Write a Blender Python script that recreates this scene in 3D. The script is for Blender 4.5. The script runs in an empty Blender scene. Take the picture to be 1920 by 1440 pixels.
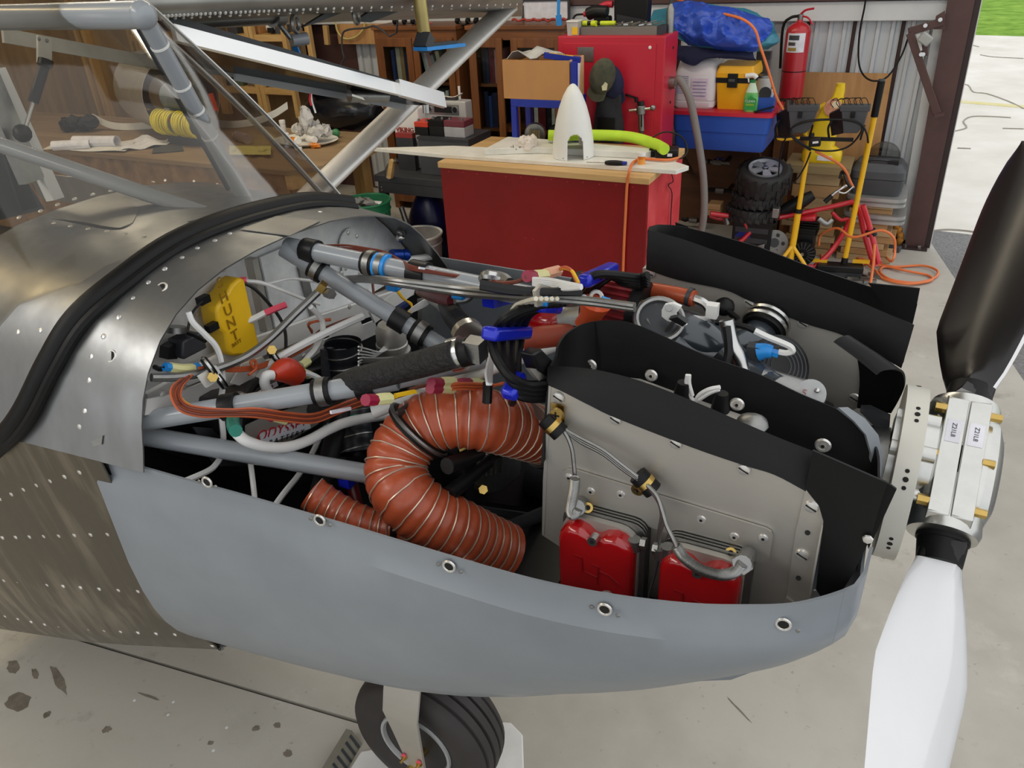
import bpy, math, random
from math import sin, cos, pi, radians, sqrt, atan2
from mathutils import Vector, Matrix, Euler, noise
random.seed(7)
scene = bpy.context.scene
COL = scene.collection
V = Vector

# ---------------------------------------------------------------- camera
CAM = V((-0.0750, -1.0299, 2.0))
CR = V((0.89467417, 0.44409581, -0.04834284))
CU = V((-0.18508231, 0.46699204, 0.86467507))
CF = V((-0.4065743, 0.76465505, -0.5))
cd = bpy.data.cameras.new('camera'); cam = bpy.data.objects.new('camera', cd); COL.objects.link(cam)
cd.sensor_fit = 'HORIZONTAL'; cd.sensor_width = 36.0; cd.lens = 27.0; cd.clip_start = 0.02; cd.clip_end = 200
m = Matrix.Identity(4)
for i in range(3):
    m[i][0] = CR[i]; m[i][1] = CU[i]; m[i][2] = -CF[i]; m[i][3] = CAM[i]
cam.matrix_world = m
scene.camera = cam
scene.view_settings.view_transform = 'Standard'; scene.view_settings.look = 'None'
scene.view_settings.gamma = 1.0; scene.view_settings.use_curve_mapping = False
scene.view_settings.exposure = 0.22

# ---------------------------------------------------------------- sky (bright overcast) and hangar lamps, the last one an added fill
w = bpy.data.worlds.new('sky'); scene.world = w; w.use_nodes = True
nt = w.node_tree; nt.nodes.clear()
wo = nt.nodes.new('ShaderNodeOutputWorld'); bg = nt.nodes.new('ShaderNodeBackground')
tc = nt.nodes.new('ShaderNodeTexCoord'); sx = nt.nodes.new('ShaderNodeSeparateXYZ'); rp = nt.nodes.new('ShaderNodeValToRGB')
nt.links.new(tc.outputs['Generated'], sx.inputs[0]); nt.links.new(sx.outputs['Z'], rp.inputs[0])
rp.color_ramp.elements[0].position = 0.0; rp.color_ramp.elements[0].color = (0.82, 0.85, 0.88, 1)
rp.color_ramp.elements[1].position = 0.7; rp.color_ramp.elements[1].color = (1.0, 1.0, 1.0, 1)
nt.links.new(rp.outputs[0], bg.inputs['Color']); bg.inputs['Strength'].default_value = 1.0
nt.links.new(bg.outputs[0], wo.inputs[0])

def area(name, loc, target, sx_, sy_, power, col=(1, 1, 1)):
    l = bpy.data.lights.new(name, 'AREA'); l.shape = 'RECTANGLE'; l.size = sx_; l.size_y = sy_
    l.energy = power; l.color = col
    o = bpy.data.objects.new(name, l); COL.objects.link(o); o.location = loc
    d = (V(target) - V(loc)).normalized(); o.rotation_euler = d.to_track_quat('-Z', 'Y').to_euler()
    return o
area('hangar_lamp_or_fill', (-2.2, 2.4, 3.7), (-2.2, 2.4, 0), 2.4, 0.2, 24, (1.0, 0.88, 0.68))
area('hangar_lamp_or_fill', (-5.0, 2.2, 3.7), (-5.0, 2.2, 0), 2.4, 0.2, 35, (1.0, 0.88, 0.68))
area('hangar_lamp_or_fill', (-4.2, -0.7, 3.7), (-4.0, -0.6, 0), 1.2, 0.3, 18, (1.0, 0.78, 0.42))
area('hangar_lamp_or_fill', (-2.6, -2.6, 3.8), (-0.8, -0.5, 1.2), 2.8, 0.9, 50, (1.0, 0.97, 0.92))  # added fill light, brightens the engine bay

# ---------------------------------------------------------------- picture-plane rays cut by planes of the place
def ray(x, y): return CF + CR * ((x - 960) / 1440) + CU * ((720 - y) / 1440)
def PX(x, y, v): d = ray(x, y); return CAM + d * ((v - CAM.x) / d.x)
def PY(x, y, v): d = ray(x, y); return CAM + d * ((v - CAM.y) / d.y)
def PZ(x, y, v): d = ray(x, y); return CAM + d * ((v - CAM.z) / d.z)
def PD(x, y, v): return CAM + ray(x, y) * v

# ---------------------------------------------------------------- materials
def lin(c):
    if isinstance(c, str): c = tuple(int(c[i:i + 2], 16) for i in (1, 3, 5))
    return tuple(((v / 255) / 12.92 if v / 255 <= .04045 else ((v / 255 + .055) / 1.055) ** 2.4) for v in c)
MATS = {}
def pm(name, col, rough=.5, metal=0., var=.12, scale=18, bump=0., bscale=None, stretch=(1, 1, 1), coat=0., rvar=0., spec=.5, col2=None, detail=4, aniso=0.):
    if name in MATS: return MATS[name]
    M = bpy.data.materials.new(name); M.use_nodes = True; t = M.node_tree; N = t.nodes; L = t.links
    b = N['Principled BSDF']
    c = lin(col)
    tc = N.new('ShaderNodeTexCoord'); mp = N.new('ShaderNodeMapping'); mp.inputs['Scale'].default_value = stretch
    L.new(tc.outputs['Object'], mp.inputs[0])
    no = N.new('ShaderNodeTexNoise'); no.inputs['Scale'].default_value = scale; no.inputs['Detail'].default_value = detail
    no.inputs['Roughness'].default_value = .6
    L.new(mp.outputs[0], no.inputs['Vector'])
    r = N.new('ShaderNodeValToRGB'); r.color_ramp.elements[0].position = .3; r.color_ramp.elements[1].position = .7
    c2 = lin(col2) if col2 else tuple(min(1, v * (1 + var)) for v in c)
    r.color_ramp.elements[0].color = (*[v * (1 - var) for v in c], 1); r.color_ramp.elements[1].color = (*c2, 1)
    L.new(no.outputs['Fac'], r.inputs[0]); L.new(r.outputs[0], b.inputs['Base Color'])
    b.inputs['Roughness'].default_value = rough; b.inputs['Metallic'].default_value = metal
    b.inputs['Specular IOR Level'].default_value = spec
    if coat: b.inputs['Coat Weight'].default_value = coat; b.inputs['Coat Roughness'].default_value = .08
    if aniso: b.inputs['Anisotropic'].default_value = aniso
    if rvar:
        mr = N.new('ShaderNodeMapRange'); mr.inputs['To Min'].default_value = max(0.02, rough - rvar); mr.inputs['To Max'].default_value = min(1, rough + rvar)
        L.new(no.outputs['Fac'], mr.inputs['Value']); L.new(mr.outputs[0], b.inputs['Roughness'])
    if bump:
        n2 = N.new('ShaderNodeTexNoise'); n2.inputs['Scale'].default_value = bscale or scale * 4; n2.inputs['Detail'].default_value = 3
        L.new(mp.outputs[0], n2.inputs['Vector'])
        bp = N.new('ShaderNodeBump'); bp.inputs['Strength'].default_value = bump; bp.inputs['Distance'].default_value = .01
        L.new(n2.outputs['Fac'], bp.inputs['Height']); L.new(bp.outputs[0], b.inputs['Normal'])
    MATS[name] = M
    return M
def wood(name, c1, c2, axis='X', scale=7, rough=.55, coat=0):
    if name in MATS: return MATS[name]
    st = {'X': (.12, 1, 1), 'Y': (1, .12, 1), 'Z': (1, 1, .12)}[axis]
    M = pm(name, c1, rough, 0, .15, scale * 3, .12, scale * 9, st, coat, col2=c2, detail=8)
    return M
def sheet_metal(name, col, rough, streak=(6, 6, 1), sscale=3, lo=.75, hi=1.15, p0=.35, p1=.75):
    """worn bare sheet metal: cloudy base, scuffs and hand-rubbed streaks that change colour and gloss"""
    M = bpy.data.materials.new(name); M.use_nodes = True; t = M.node_tree; N = t.nodes; L = t.links
    b = N['Principled BSDF']; b.inputs['Metallic'].default_value = 1; c = lin(col)
    tc = N.new('ShaderNodeTexCoord')
    def noise(sc, st, det=4, rot=(0, 0, 0)):
        mp = N.new('ShaderNodeMapping'); mp.inputs['Scale'].default_value = st; mp.inputs['Rotation'].default_value = rot
        L.new(tc.outputs['Object'], mp.inputs[0]); n = N.new('ShaderNodeTexNoise'); n.inputs['Scale'].default_value = sc; n.inputs['Detail'].default_value = det
        L.new(mp.outputs[0], n.inputs['Vector']); return n
    a = noise(4, (1, 1, 1), 6); s = noise(sscale, streak, 3, (0, radians(28), 0)); f = noise(60, (1, 1, 1), 2)
    r1 = N.new('ShaderNodeValToRGB'); r1.color_ramp.elements[0].position = p0; r1.color_ramp.elements[1].position = p1
    r1.color_ramp.elements[0].color = (*[v * lo for v in c], 1); r1.color_ramp.elements[1].color = (*[min(1, v * hi) for v in c], 1)
    mx = N.new('ShaderNodeMath'); mx.operation = 'MULTIPLY_ADD'; mx.inputs[1].default_value = .55
    L.new(s.outputs['Fac'], mx.inputs[0])
    m2 = N.new('ShaderNodeMath'); m2.operation = 'MULTIPLY'; m2.inputs[1].default_value = .45
    L.new(a.outputs['Fac'], m2.inputs[0]); L.new(m2.outputs[0], mx.inputs[2])
    L.new(mx.outputs[0], r1.inputs[0]); L.new(r1.outputs[0], b.inputs['Base Color'])
    mr = N.new('ShaderNodeMapRange'); mr.inputs['From Min'].default_value = .3; mr.inputs['From Max'].default_value = .7
    mr.inputs['To Min'].default_value = rough + .12; mr.inputs['To Max'].default_value = max(.05, rough - .1)
    L.new(mx.outputs[0], mr.inputs['Value']); L.new(mr.outputs[0], b.inputs['Roughness'])
    bp = N.new('ShaderNodeBump'); bp.inputs['Strength'].default_value = .05; bp.inputs['Distance'].default_value = .004
    L.new(f.outputs['Fac'], bp.inputs['Height']); L.new(bp.outputs[0], b.inputs['Normal'])
    MATS[name] = M; return M
def metallic(name, v): MATS[name].node_tree.nodes['Principled BSDF'].inputs['Metallic'].default_value = v
def clear(name, tint=(255, 255, 255), rough=.03, alpha=.15):
    M = bpy.data.materials.new(name); M.use_nodes = True; t = M.node_tree; N = t.nodes; L = t.links
    N.remove(N['Principled BSDF']); out = N['Material Output']
    tr = N.new('ShaderNodeBsdfTransparent'); tr.inputs[0].default_value = (*lin(tint), 1)
    gl = N.new('ShaderNodeBsdfGlossy'); gl.inputs['Roughness'].default_value = rough
    fr = N.new('ShaderNodeFresnel'); fr.inputs[0].default_value = 1.3
    ml = N.new('ShaderNodeMath'); ml.operation = 'MULTIPLY_ADD'; ml.inputs[1].default_value = .5; ml.inputs[2].default_value = alpha * .1
    no = N.new('ShaderNodeTexNoise'); no.inputs['Scale'].default_value = 14; tc = N.new('ShaderNodeTexCoord'); L.new(tc.outputs['Object'], no.inputs['Vector'])
    mr = N.new('ShaderNodeMapRange'); mr.inputs['To Min'].default_value = rough; mr.inputs['To Max'].default_value = rough + .03; L.new(no.outputs['Fac'], mr.inputs['Value']); L.new(mr.outputs[0], gl.inputs['Roughness'])
    L.new(fr.outputs[0], ml.inputs[0]); mx = N.new('ShaderNodeMixShader')
    L.new(ml.outputs[0], mx.inputs[0]); L.new(tr.outputs[0], mx.inputs[1]); L.new(gl.outputs[0], mx.inputs[2]); L.new(mx.outputs[0], out.inputs[0])
    MATS[name] = M; return M

# ---------------------------------------------------------------- mesh collector
ORG = {}
def crom(pts, k):
    pts = [V(p) for p in pts]; n = len(pts)
    if n < 3 or k < 2: return pts
    out = []
    for i in range(n - 1):
        p0 = pts[i - 1] if i else pts[0] * 2 - pts[1]; p1 = pts[i]; p2 = pts[i + 1]; p3 = pts[i + 2] if i + 2 < n else p2 * 2 - p1
        for j in range(k):
            t = j / k
            out.append(.5 * (2 * p1 + (p2 - p0) * t + (2 * p0 - 5 * p1 + 4 * p2 - p3) * t * t + (3 * p1 - p0 - 3 * p2 + p3) * t ** 3))
    out.append(pts[-1]); return out
class MB:
    def __init__(s): s.v = []; s.f = []
    def add(s, vs, fs):
        o = len(s.v); s.v += [V(v) for v in vs]; s.f += [tuple(i + o for i in f) for f in fs]; return s
    def box(s, x0, x1, y0, y1, z0, z1):
        return s.add([(x0, y0, z0), (x1, y0, z0), (x1, y1, z0), (x0, y1, z0), (x0, y0, z1), (x1, y0, z1), (x1, y1, z1), (x0, y1, z1)],
                     [(0, 3, 2, 1), (4, 5, 6, 7), (0, 1, 5, 4), (1, 2, 6, 5), (2, 3, 7, 6), (3, 0, 4, 7)])
    def obox(s, c, a, b, d):
        c, a, b, d = V(c), V(a), V(b), V(d)
        if a.cross(b).dot(d) < 0: a = -a
        return s.add([c - a - b - d, c + a - b - d, c + a + b - d, c - a + b - d, c - a - b + d, c + a - b + d, c + a + b + d, c - a + b + d],
                     [(0, 3, 2, 1), (4, 5, 6, 7), (0, 1, 5, 4), (1, 2, 6, 5), (2, 3, 7, 6), (3, 0, 4, 7)])
    def bar(s, p, q, w, h, up=(0, 0, 1)):
        p, q = V(p), V(q); d = q - p; u = V(up); a = d.cross(u)
        if a.length < 1e-6: a = d.cross(V((1, 0, 0)))
        a.normalize(); b = a.cross(d).normalized()
        return s.obox((p + q) / 2, d / 2, a * w / 2, b * h / 2)
    def loft(s, rings, closed=True, cap=True):
        o = len(s.v); n = len(rings[0]); k = len(rings)
        for r in rings: s.v += [V(p) for p in r]
        for i in range(k - 1):
            for j in range(n if closed else n - 1):
                a = o + i * n + j; b = o + i * n + (j + 1) % n
                s.f.append((a, b, b + n, a + n))
        if cap and closed:
            s.f.append(tuple(o + j for j in reversed(range(n)))); s.f.append(tuple(o + (k - 1) * n + j for j in range(n)))
        return s
    def tube(s, pts, r, n=8, sm=4, closed=False, cap=True, ridge=None):
        P = crom(pts, sm); k = len(P)
        if callable(r): R = [r(i / (k - 1)) for i in range(k)]
        else: R = [r] * k
        T = [(P[min(i + 1, k - 1)] - P[max(i - 1, 0)]).normalized() for i in range(k)]
        a = T[0].orthogonal().normalized(); rings = []
        for i in range(k):
            a = (a - T[i] * a.dot(T[i])); a = a.normalized() if a.length > 1e-6 else T[i].orthogonal().normalized(); b = T[i].cross(a)
            rings.append([P[i] + (a * cos(2 * pi * j / n) + b * sin(2 * pi * j / n)) * R[i] for j in range(n)])
        return s.loft(rings, True, cap)
    def cyl(s, p, q, r, r2=None, n=14):
        p, q = V(p), V(q); d = (q - p).normalized(); a = d.orthogonal().normalized(); b = d.cross(a); r2 = r if r2 is None else r2
        return s.loft([[c + (a * cos(2 * pi * j / n) + b * sin(2 * pi * j / n)) * rr for j in range(n)] for c, rr in ((p, r), (q, r2))])
    def lathe(s, prof, o, ax=(0, 0, 1), n=24, cap=True):
        d = V(ax).normalized(); a = d.orthogonal().normalized(); b = d.cross(a); o = V(o)
        return s.loft([[o + d * h + (a * cos(2 * pi * j / n) + b * sin(2 * pi * j / n)) * max(r, 1e-4) for j in range(n)] for r, h in prof], True, cap)
    def ring(s, c, ax, R, r, n=20, m=8):
        d = V(ax).normalized(); a = d.orthogonal().normalized(); b = d.cross(a); c = V(c); o = len(s.v)
        for i in range(n):
            e = a * cos(2 * pi * i / n) + b * sin(2 * pi * i / n)
            s.v += [c + e * (R + r * cos(2 * pi * j / m)) + d * r * sin(2 * pi * j / m) for j in range(m)]
        for i in range(n):
            for j in range(m):
                s.f.append((o + i * m + j, o + ((i + 1) % n) * m + j, o + ((i + 1) % n) * m + (j + 1) % m, o + i * m + (j + 1) % m))
        return s
    def prism(s, poly, d):
        n = len(poly); d = V(d); P = [V(p) for p in poly]
        nn = V((0, 0, 0))
        for i in range(n): nn += P[i].cross(P[(i + 1) % n])
        if nn.dot(d) > 0: P.reverse()
        o = len(s.v); s.v += P + [p + d for p in P]
        s.f.append(tuple(range(o, o + n))); s.f.append(tuple(o + n + i for i in reversed(range(n))))
        for i in range(n): s.f.append((o + i, o + n + i, o + n + (i + 1) % n, o + (i + 1) % n))
        return s
    def sphere(s, c, r, n=12, m=7):
        if not isinstance(r, (tuple, list)): r = (r, r, r)
        c = V(c)
        return s.loft([[c + V((r[0] * sin(t) * cos(2 * pi * j / n), r[1] * sin(t) * sin(2 * pi * j / n), -r[2] * cos(t))) for j in range(n)]
                       for t in [max(.02, min(pi - .02, pi * i / m)) for i in range(m + 1)]])
    def sheet(s, rows, th=.002):
        """curved thin sheet through rows of points, with a real thickness"""
        k = len(rows); n = len(rows[0]); G = [[V(p) for p in r] for r in rows]
        N = [[None] * n for _ in range(k)]
        for i in range(k):
            for j in range(n):
                du = G[i][min(j + 1, n - 1)] - G[i][max(j - 1, 0)]; dv = G[min(i + 1, k - 1)][j] - G[max(i - 1, 0)][j]
                q = du.cross(dv); N[i][j] = q.normalized() if q.length > 1e-9 else V((0, 0, 1))
        o = len(s.v)
        for sg in (.5, -.5):
            for i in range(k): s.v += [G[i][j] + N[i][j] * th * sg for j in range(n)]
        K = k * n
        for i in range(k - 1):
            for j in range(n - 1):
                a = o + i * n + j
                s.f.append((a, a + 1, a + n + 1, a + n)); s.f.append((a + K, a + K + n, a + K + n + 1, a + K + 1))
        for j in range(n - 1):
            for i, fl in ((0, 0), (k - 1, 1)):
                a = o + i * n + j; q = (a, a + K, a + K + 1, a + 1); s.f.append(q if not fl else q[::-1])
        for i in range(k - 1):
            for j, fl in ((0, 1), (n - 1, 0)):
                a = o + i * n + j; q = (a, a + K, a + K + n, a + n); s.f.append(q if not fl else q[::-1])
        return s
    def dome(s, c, nrm, r, h=.45, n=7):
        d = V(nrm).normalized(); return s.lathe([(r, 0), (r * .85, r * h * .7), (r * .35, r * h)], c, d, n)
    def jitter(s, a):
        s.v = [v + V((random.uniform(-a, a), random.uniform(-a, a), random.uniform(-a, a))) for v in s.v]; return s
    def xf(s, M): s.v = [M @ v for v in s.v]; return s
    def obj(s, name, mat, parent=None, smooth=38, bevel=0., seg=2, label=None, cat=None, group=None, kind=None, origin=None):
        me = bpy.data.meshes.new(name)
        if parent is not None: og = ORG[parent.name]
        elif origin is not None: og = V(origin)
        else:
            xs = [v.x for v in s.v]; ys = [v.y for v in s.v]; zs = [v.z for v in s.v]
            og = V(((min(xs) + max(xs)) / 2, (min(ys) + max(ys)) / 2, min(zs)))
        me.from_pydata([tuple(v - og) for v in s.v], [], s.f); me.update()
        mats = mat if isinstance(mat, list) else [mat]
        for q in mats: me.materials.append(q)
        if smooth:
            me.polygons.foreach_set('use_smooth', [True] * len(me.polygons)); me.set_sharp_from_angle(angle=radians(smooth))
        o = bpy.data.objects.new(name, me); COL.objects.link(o)
        ORG[o.name] = og
        if parent is not None: o.parent = parent
        else: o.location = og
        if bevel:
            bm = o.modifiers.new('bevel', 'BEVEL'); bm.width = bevel; bm.segments = seg; bm.limit_method = 'ANGLE'; bm.angle_limit = radians(35); bm.harden_normals = False
        return tag(o, label, cat, group, kind)
def tag(o, label=None, cat=None, group=None, kind=None):
    if label: o['label'] = label
    if cat: o['category'] = cat
    if group: o['group'] = group
    if kind: o['kind'] = kind
    return o
def thing(name, label, cat, loc, group=None):
    o = bpy.data.objects.new(name, None); COL.objects.link(o); o.location = loc; o.empty_display_size = .1
    ORG[o.name] = V(loc); return tag(o, label, cat, group)
def struct(mb, name, mat, **k): return mb.obj(name, mat, kind='structure', **k)
def text(name, body, size, M, mat, parent, ext=.0004, align='CENTER', label=None):
    cu = bpy.data.curves.new(name, 'FONT'); cu.body = body; cu.size = size; cu.extrude = ext; cu.align_x = align; cu.align_y = 'CENTER'; cu.resolution_u = 3
    t = bpy.data.objects.new(name, cu); COL.objects.link(t)
    me = bpy.data.meshes.new_from_object(t.evaluated_get(bpy.context.evaluated_depsgraph_get()))
    bpy.data.objects.remove(t); bpy.data.curves.remove(cu)
    me.transform(M); og = ORG[parent.name]; me.transform(Matrix.Translation(-og)); me.materials.clear(); me.materials.append(mat)
    o = bpy.data.objects.new(name, me); COL.objects.link(o); o.parent = parent; ORG[o.name] = og
    return tag(o, label)
def basis(o, xd, yd):
    """matrix that puts a local xy plane at o with x along xd and y near yd"""
    x = V(xd).normalized(); z = x.cross(V(yd)).normalized(); y = z.cross(x); M = Matrix.Identity(4)
    for i in range(3): M[i][0] = x[i]; M[i][1] = y[i]; M[i][2] = z[i]; M[i][3] = o[i]
    return M
# ================================================================ materials of the place
def concrete():
    M = pm('slab_concrete', (176, 172, 162), .72, 0, .1, 2.2, .06, 40, detail=9, col2=(192, 189, 180)); t = M.node_tree; N = t.nodes; L = t.links; b = N['Principled BSDF']
    src = b.inputs['Base Color'].links[0].from_socket
    tc = N.new('ShaderNodeTexCoord')
    def layer(src, sc, lo, hi, col, fac, det=6):
        n = N.new('ShaderNodeTexNoise'); n.inputs['Scale'].default_value = sc; n.inputs['Detail'].default_value = det; n.inputs['Roughness'].default_value = .65
        L.new(tc.outputs['Object'], n.inputs['Vector']); r = N.new('ShaderNodeMapRange'); r.inputs['From Min'].default_value = lo; r.inputs['From Max'].default_value = hi; r.inputs['To Max'].default_value = fac
        L.new(n.outputs['Fac'], r.inputs['Value']); x = N.new('ShaderNodeMix'); x.data_type = 'RGBA'; L.new(r.outputs[0], x.inputs[0]); L.new(src, x.inputs[6]); x.inputs[7].default_value = (*lin(col), 1); return x.outputs[2]
    src = layer(src, 1.1, .55, .75, (150, 140, 122), .55); src = layer(src, 5, .62, .72, (128, 120, 108), .5); src = layer(src, 28, .66, .74, (120, 112, 100), .45, 3); src = layer(src, 3.3, .6, .8, (222, 220, 212), .5)
    L.new(src, b.inputs['Base Color']); return M
m_conc = concrete()
m_apron = pm('apron_concrete', (222, 218, 206), .85, 0, .08, 1.3, .1, 30, detail=9, col2=(236, 234, 226))
m_asph = pm('asphalt', (112, 112, 112), .9, 0, .2, 60, .4, 120, col2=(140, 140, 140))
m_grass = pm('grass', (104, 152, 44), .95, 0, .25, 3, .5, 60, detail=9, col2=(150, 188, 78), spec=.1)
m_white = pm('white_painted_steel', (214, 216, 216), .45, 0, .05, 5)
m_panel = pm('galvanised_wall_sheet', (206, 210, 214), .42, .12, .1, 6, .05, 50, (1, 1, .2))
m_brown = pm('brown_painted_steel', (84, 58, 54), .5, 0, .12, 8, .04)
m_dkbrown = pm('dark_brown_steel', (50, 36, 34), .5, 0, .12, 8)
m_ply = wood('plywood', (186, 134, 82), (206, 160, 104), 'Z', 5, .5)
m_plyd = wood('dark_plywood', (128, 82, 48), (156, 106, 66), 'X', 4, .55)
m_plyt = wood('tan_plywood', (150, 122, 88), (172, 144, 106), 'Z', 3, .6)
m_stud = wood('pine_stud', (196, 154, 92), (216, 178, 118), 'Z', 8, .55)
m_studx = wood('pine_board', (196, 154, 92), (216, 178, 118), 'X', 8, .55)
m_black = pm('black_rubber', (13, 13, 14), .5, 0, .2, 12, .05, spec=.28)
m_blackp = pm('black_plastic', (20, 20, 22), .4, 0, .2, 12, spec=.35)
m_steel = pm('bright_steel', (200, 200, 198), .25, 1, .08, 20)
m_dark = pm('dark_steel', (62, 64, 68), .5, .3, .15, 14)
m_ceil = pm('roof_sheet', (190, 190, 186), .6, 0, .06, 4)

# ================================================================ setting
E0, E1 = PZ(1745, 455, 0), PZ(1910, 700, 0)
ed = (E1 - E0); ed.z = 0
A = E0 - ed * .12; B = E0 + ed * 5.0
# floor in two pours with a recessed joint between them
J0, J1 = PZ(135, 1195, 0), PZ(660, 1350, 0); jd = (J1 - J0).normalized(); jn = V((-jd.y, jd.x, 0))
def onj(x, off): q = J0 + jd * ((x - J0.x) / jd.x); return q + jn * off
tj = -(E0 - J0).dot(jn) / ed.dot(jn); EJ = E0 + ed * tj
def flat(ps, z): return [V((p.x, p.y, z)) for p in ps]
fl = struct(MB().prism(flat([onj(-9, .006), EJ + jn * .006, E0, A, V((-9, 5.4, 0))], -.12), (0, 0, .12)), 'floor', m_conc, smooth=0)
MB().prism(flat([onj(-9, -.006), V((-9, -7, 0)), E0 + ed * 6, EJ - jn * .006], -.12), (0, 0, .12)).obj('slab', m_conc, fl, smooth=0)
f = MB(); f.obox(onj(-4, 0) + V((0, 0, -.03)), jd * 7, jn * .006, V((0, 0, .012))); f.obj('joint_filler', pm('joint_filler', (52, 44, 38), .9), fl, smooth=0)
# flat marks on the slab: thin flakes of peeled sealer and dried oil
m_oilm = pm('dried_oil', (112, 105, 94), .6, 0, .15, 30, col2=(136, 128, 116)); random.seed(4)
for px, py, rx, ry, rot in ((34, 1316, .045, .035, .3), (88, 1340, .012, .012, 0), (24, 1250, .035, .018, -.4), (110, 1274, .075, .014, -.35), (66, 1264, .03, .008, -.4), (395, 1393, .010, .008, 0), (520, 1360, .012, .01, 0), (540, 1412, .014, .012, 0), (280, 1306, .045, .004, .1), (200, 1368, .014, .012, .3), (480, 1366, .012, .010, .4), (1385, 1330, .05, .003, -.6), (1410, 1145, .03, .003, -.5)):
    c = PZ(px, py, 0); P = []
    for i in range(18):
        a = 2 * pi * i / 18; k = random.uniform(.75, 1.15); x_, y_ = rx * cos(a) * k, ry * sin(a) * k; P.append(c + V((x_ * cos(rot) - y_ * sin(rot), x_ * sin(rot) + y_ * cos(rot), .0002)))
    MB().prism(P, (0, 0, .0006)).obj('floor_mark', m_oilm, fl, smooth=0)
for px, py in ((315, 1340), (425, 1364), (400, 1407), (325, 1316), (252, 1313)):
    c = PZ(px, py, 0); MB().lathe([(.005, 0), (.004, .001)], c, n=7).obj('paint_drop', m_white, fl)
# ground outside
a0, a1 = PZ(1735, 430, -.03), PZ(1885, 447, -.03); ad = (a1 - a0).normalized()
g0, g1 = PZ(1816, 65, -.03), PZ(1919, 68, -.03); gd = (g1 - g0).normalized()
f = MB(); P = [a0 - ad * 6, a0 + ad * 14, V((16, -8, -.03)), V((1.6, -8, -.03)), E0 + ed * 2 + V((-.3, 0, -.03)), V((-.1, 5, -.03))]
struct(f.prism([V((p.x, p.y, -.1)) for p in P], (0, 0, .07)), 'ground_asphalt', m_asph, smooth=0)
f = MB(); P = [a0 - ad * 6, a0 + ad * 14, g0 + gd * 40, g0 - gd * 25]
ap = struct(f.prism([V((p.x, p.y, -.1)) for p in P], (0, 0, .068)), 'ground_apron', m_apron, smooth=0)
f = MB(); P = [g0 - gd * 25, g0 + gd * 40, g0 + gd * 40 + V((30, 60, 0)), g0 - gd * 25 + V((0, 70, 0))]
f.prism([V((p.x, p.y, -.1)) for p in P], (0, 0, .075)); f.obj('grass_field', m_grass, smooth=0, kind='stuff', label='mown green grass beyond the pale apron', cat='grass')
# yellow taxi line and tarred cracks as thin raised strips in the apron
f = MB(); q0, q1 = PZ(1795, 190, -.03), PZ(1919, 200, -.03); f.bar(q0 - (q1 - q0) * 1.5 + V((0, 0, -.001)), q1 + (q1 - q0) * 2 + V((0, 0, -.001)), .16, .006)
f.obj('painted_line', pm('worn_yellow_paint', (226, 212, 128), .8, 0, .1, 4, col2=(226, 222, 190)), ap, smooth=0)
m_tar = pm('crack_filler', (158, 152, 142), .9)
for pts in (((1795, 158), (1815, 160), (1825, 173), (1850, 176), (1890, 190), (1919, 204)), ((1787, 247), (1812, 240), (1806, 228), (1822, 219), (1860, 219), (1895, 221)), ((1812, 82), (1835, 88)), ((1838, 103), (1862, 107), (1919, 110)),
            ((1880, 241), (1919, 242)), ((1740, 434), (1780, 431), (1830, 436), (1850, 445)), ((1795, 278), (1820, 279))):
    MB().tube([PZ(x, y, -.03) for x, y in pts], .010, 5, 3).obj('crack', m_tar, ap)
# back wall: ribbed sheets with brown seams between
wall = struct(MB().box(-9, .06, 4.93, 5.0, 0, 3.6), 'wall_back', m_brown, smooth=0)
x = .02; k = 0
while x > -4.4:
    w_ = .262; r = MB(); prof = []
    for i in range(3):
        c = x - w_ * (i + .5) / 3
        prof += [(c + .04, 4.92), (c + .016, 4.92), (c + .009, 4.895), (c - .009, 4.895), (c - .016, 4.92)]
    prof = [(x, 4.905), (x - .006, 4.92)] + prof + [(x - w_ + .006, 4.92), (x - w_, 4.905)]
    r.sheet([[V((a, b, .02)) for a, b in prof], [V((a, b, 1.45)) for a, b in prof]], .003)
    r.obj('wall_panel', m_panel, wall, smooth=20); x -= .29
struct(MB().box(-9, 0, 4.83, 4.93, 1.44, 1.556), 'trim_1', m_white, smooth=0, bevel=.006)
struct(MB().box(-9, .05, 4.80, 4.93, 1.562, 1.75), 'trim_2', m_brown, smooth=0)
wl = struct(MB().box(-8.1, -8, -7, 4.9, 0, 3.9), 'wall_left', m_plyt, smooth=0)
struct(MB().box(-8.1, -.4, -6, 5, 3.9, 3.98), 'ceiling', m_ceil, smooth=0)
# steel door column at the opening
f = MB(); q = [PY(1697, 457, 4.78), PY(1733, 462, 4.78), PY(1820, 40, 4.78), PY(1770, 40, 4.78)]
u = (q[2] - q[1]) * 1.4; v = (q[3] - q[0]) * 1.4; q = [V((q[0].x, 4.78, 0)), V((q[1].x, 4.78, 0)), q[1] + u, q[0] + v]
f.prism(q, (0, .012, 0)); col = struct(f, 'trim_3', m_brown, smooth=0)
f = MB(); f.prism([p + V((0, .012, 0)) for p in (q[0] * .45 + q[1] * .55, q[0] * .4 + q[1] * .6, q[3] * .4 + q[2] * .6, q[3] * .45 + q[2] * .55)], (0, .15, 0)); f.prism([p + V((0, .16, 0)) for p in q], (0, .012, 0)); f.obj('web', m_dkbrown, col, smooth=0)
f = MB(); f.prism([q[1] + V((0, .02, 0)), q[1] + V((.035, .02, 0)), q[2] + V((.035, .02, 0)), q[2] + V((0, .02, 0))], (0, .1, 0)); f.obj('door_seal', m_dkbrown, col, smooth=0)
f = MB(); f.prism([q[1] + V((.035, .02, 0)), q[1] + V((.04, .02, 0)), q[2] + V((.04, .02, 0)), q[2] + V((.035, .02, 0))], (0, .1, 0)); f.obj('edge_strip', m_white, col, smooth=0)
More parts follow.
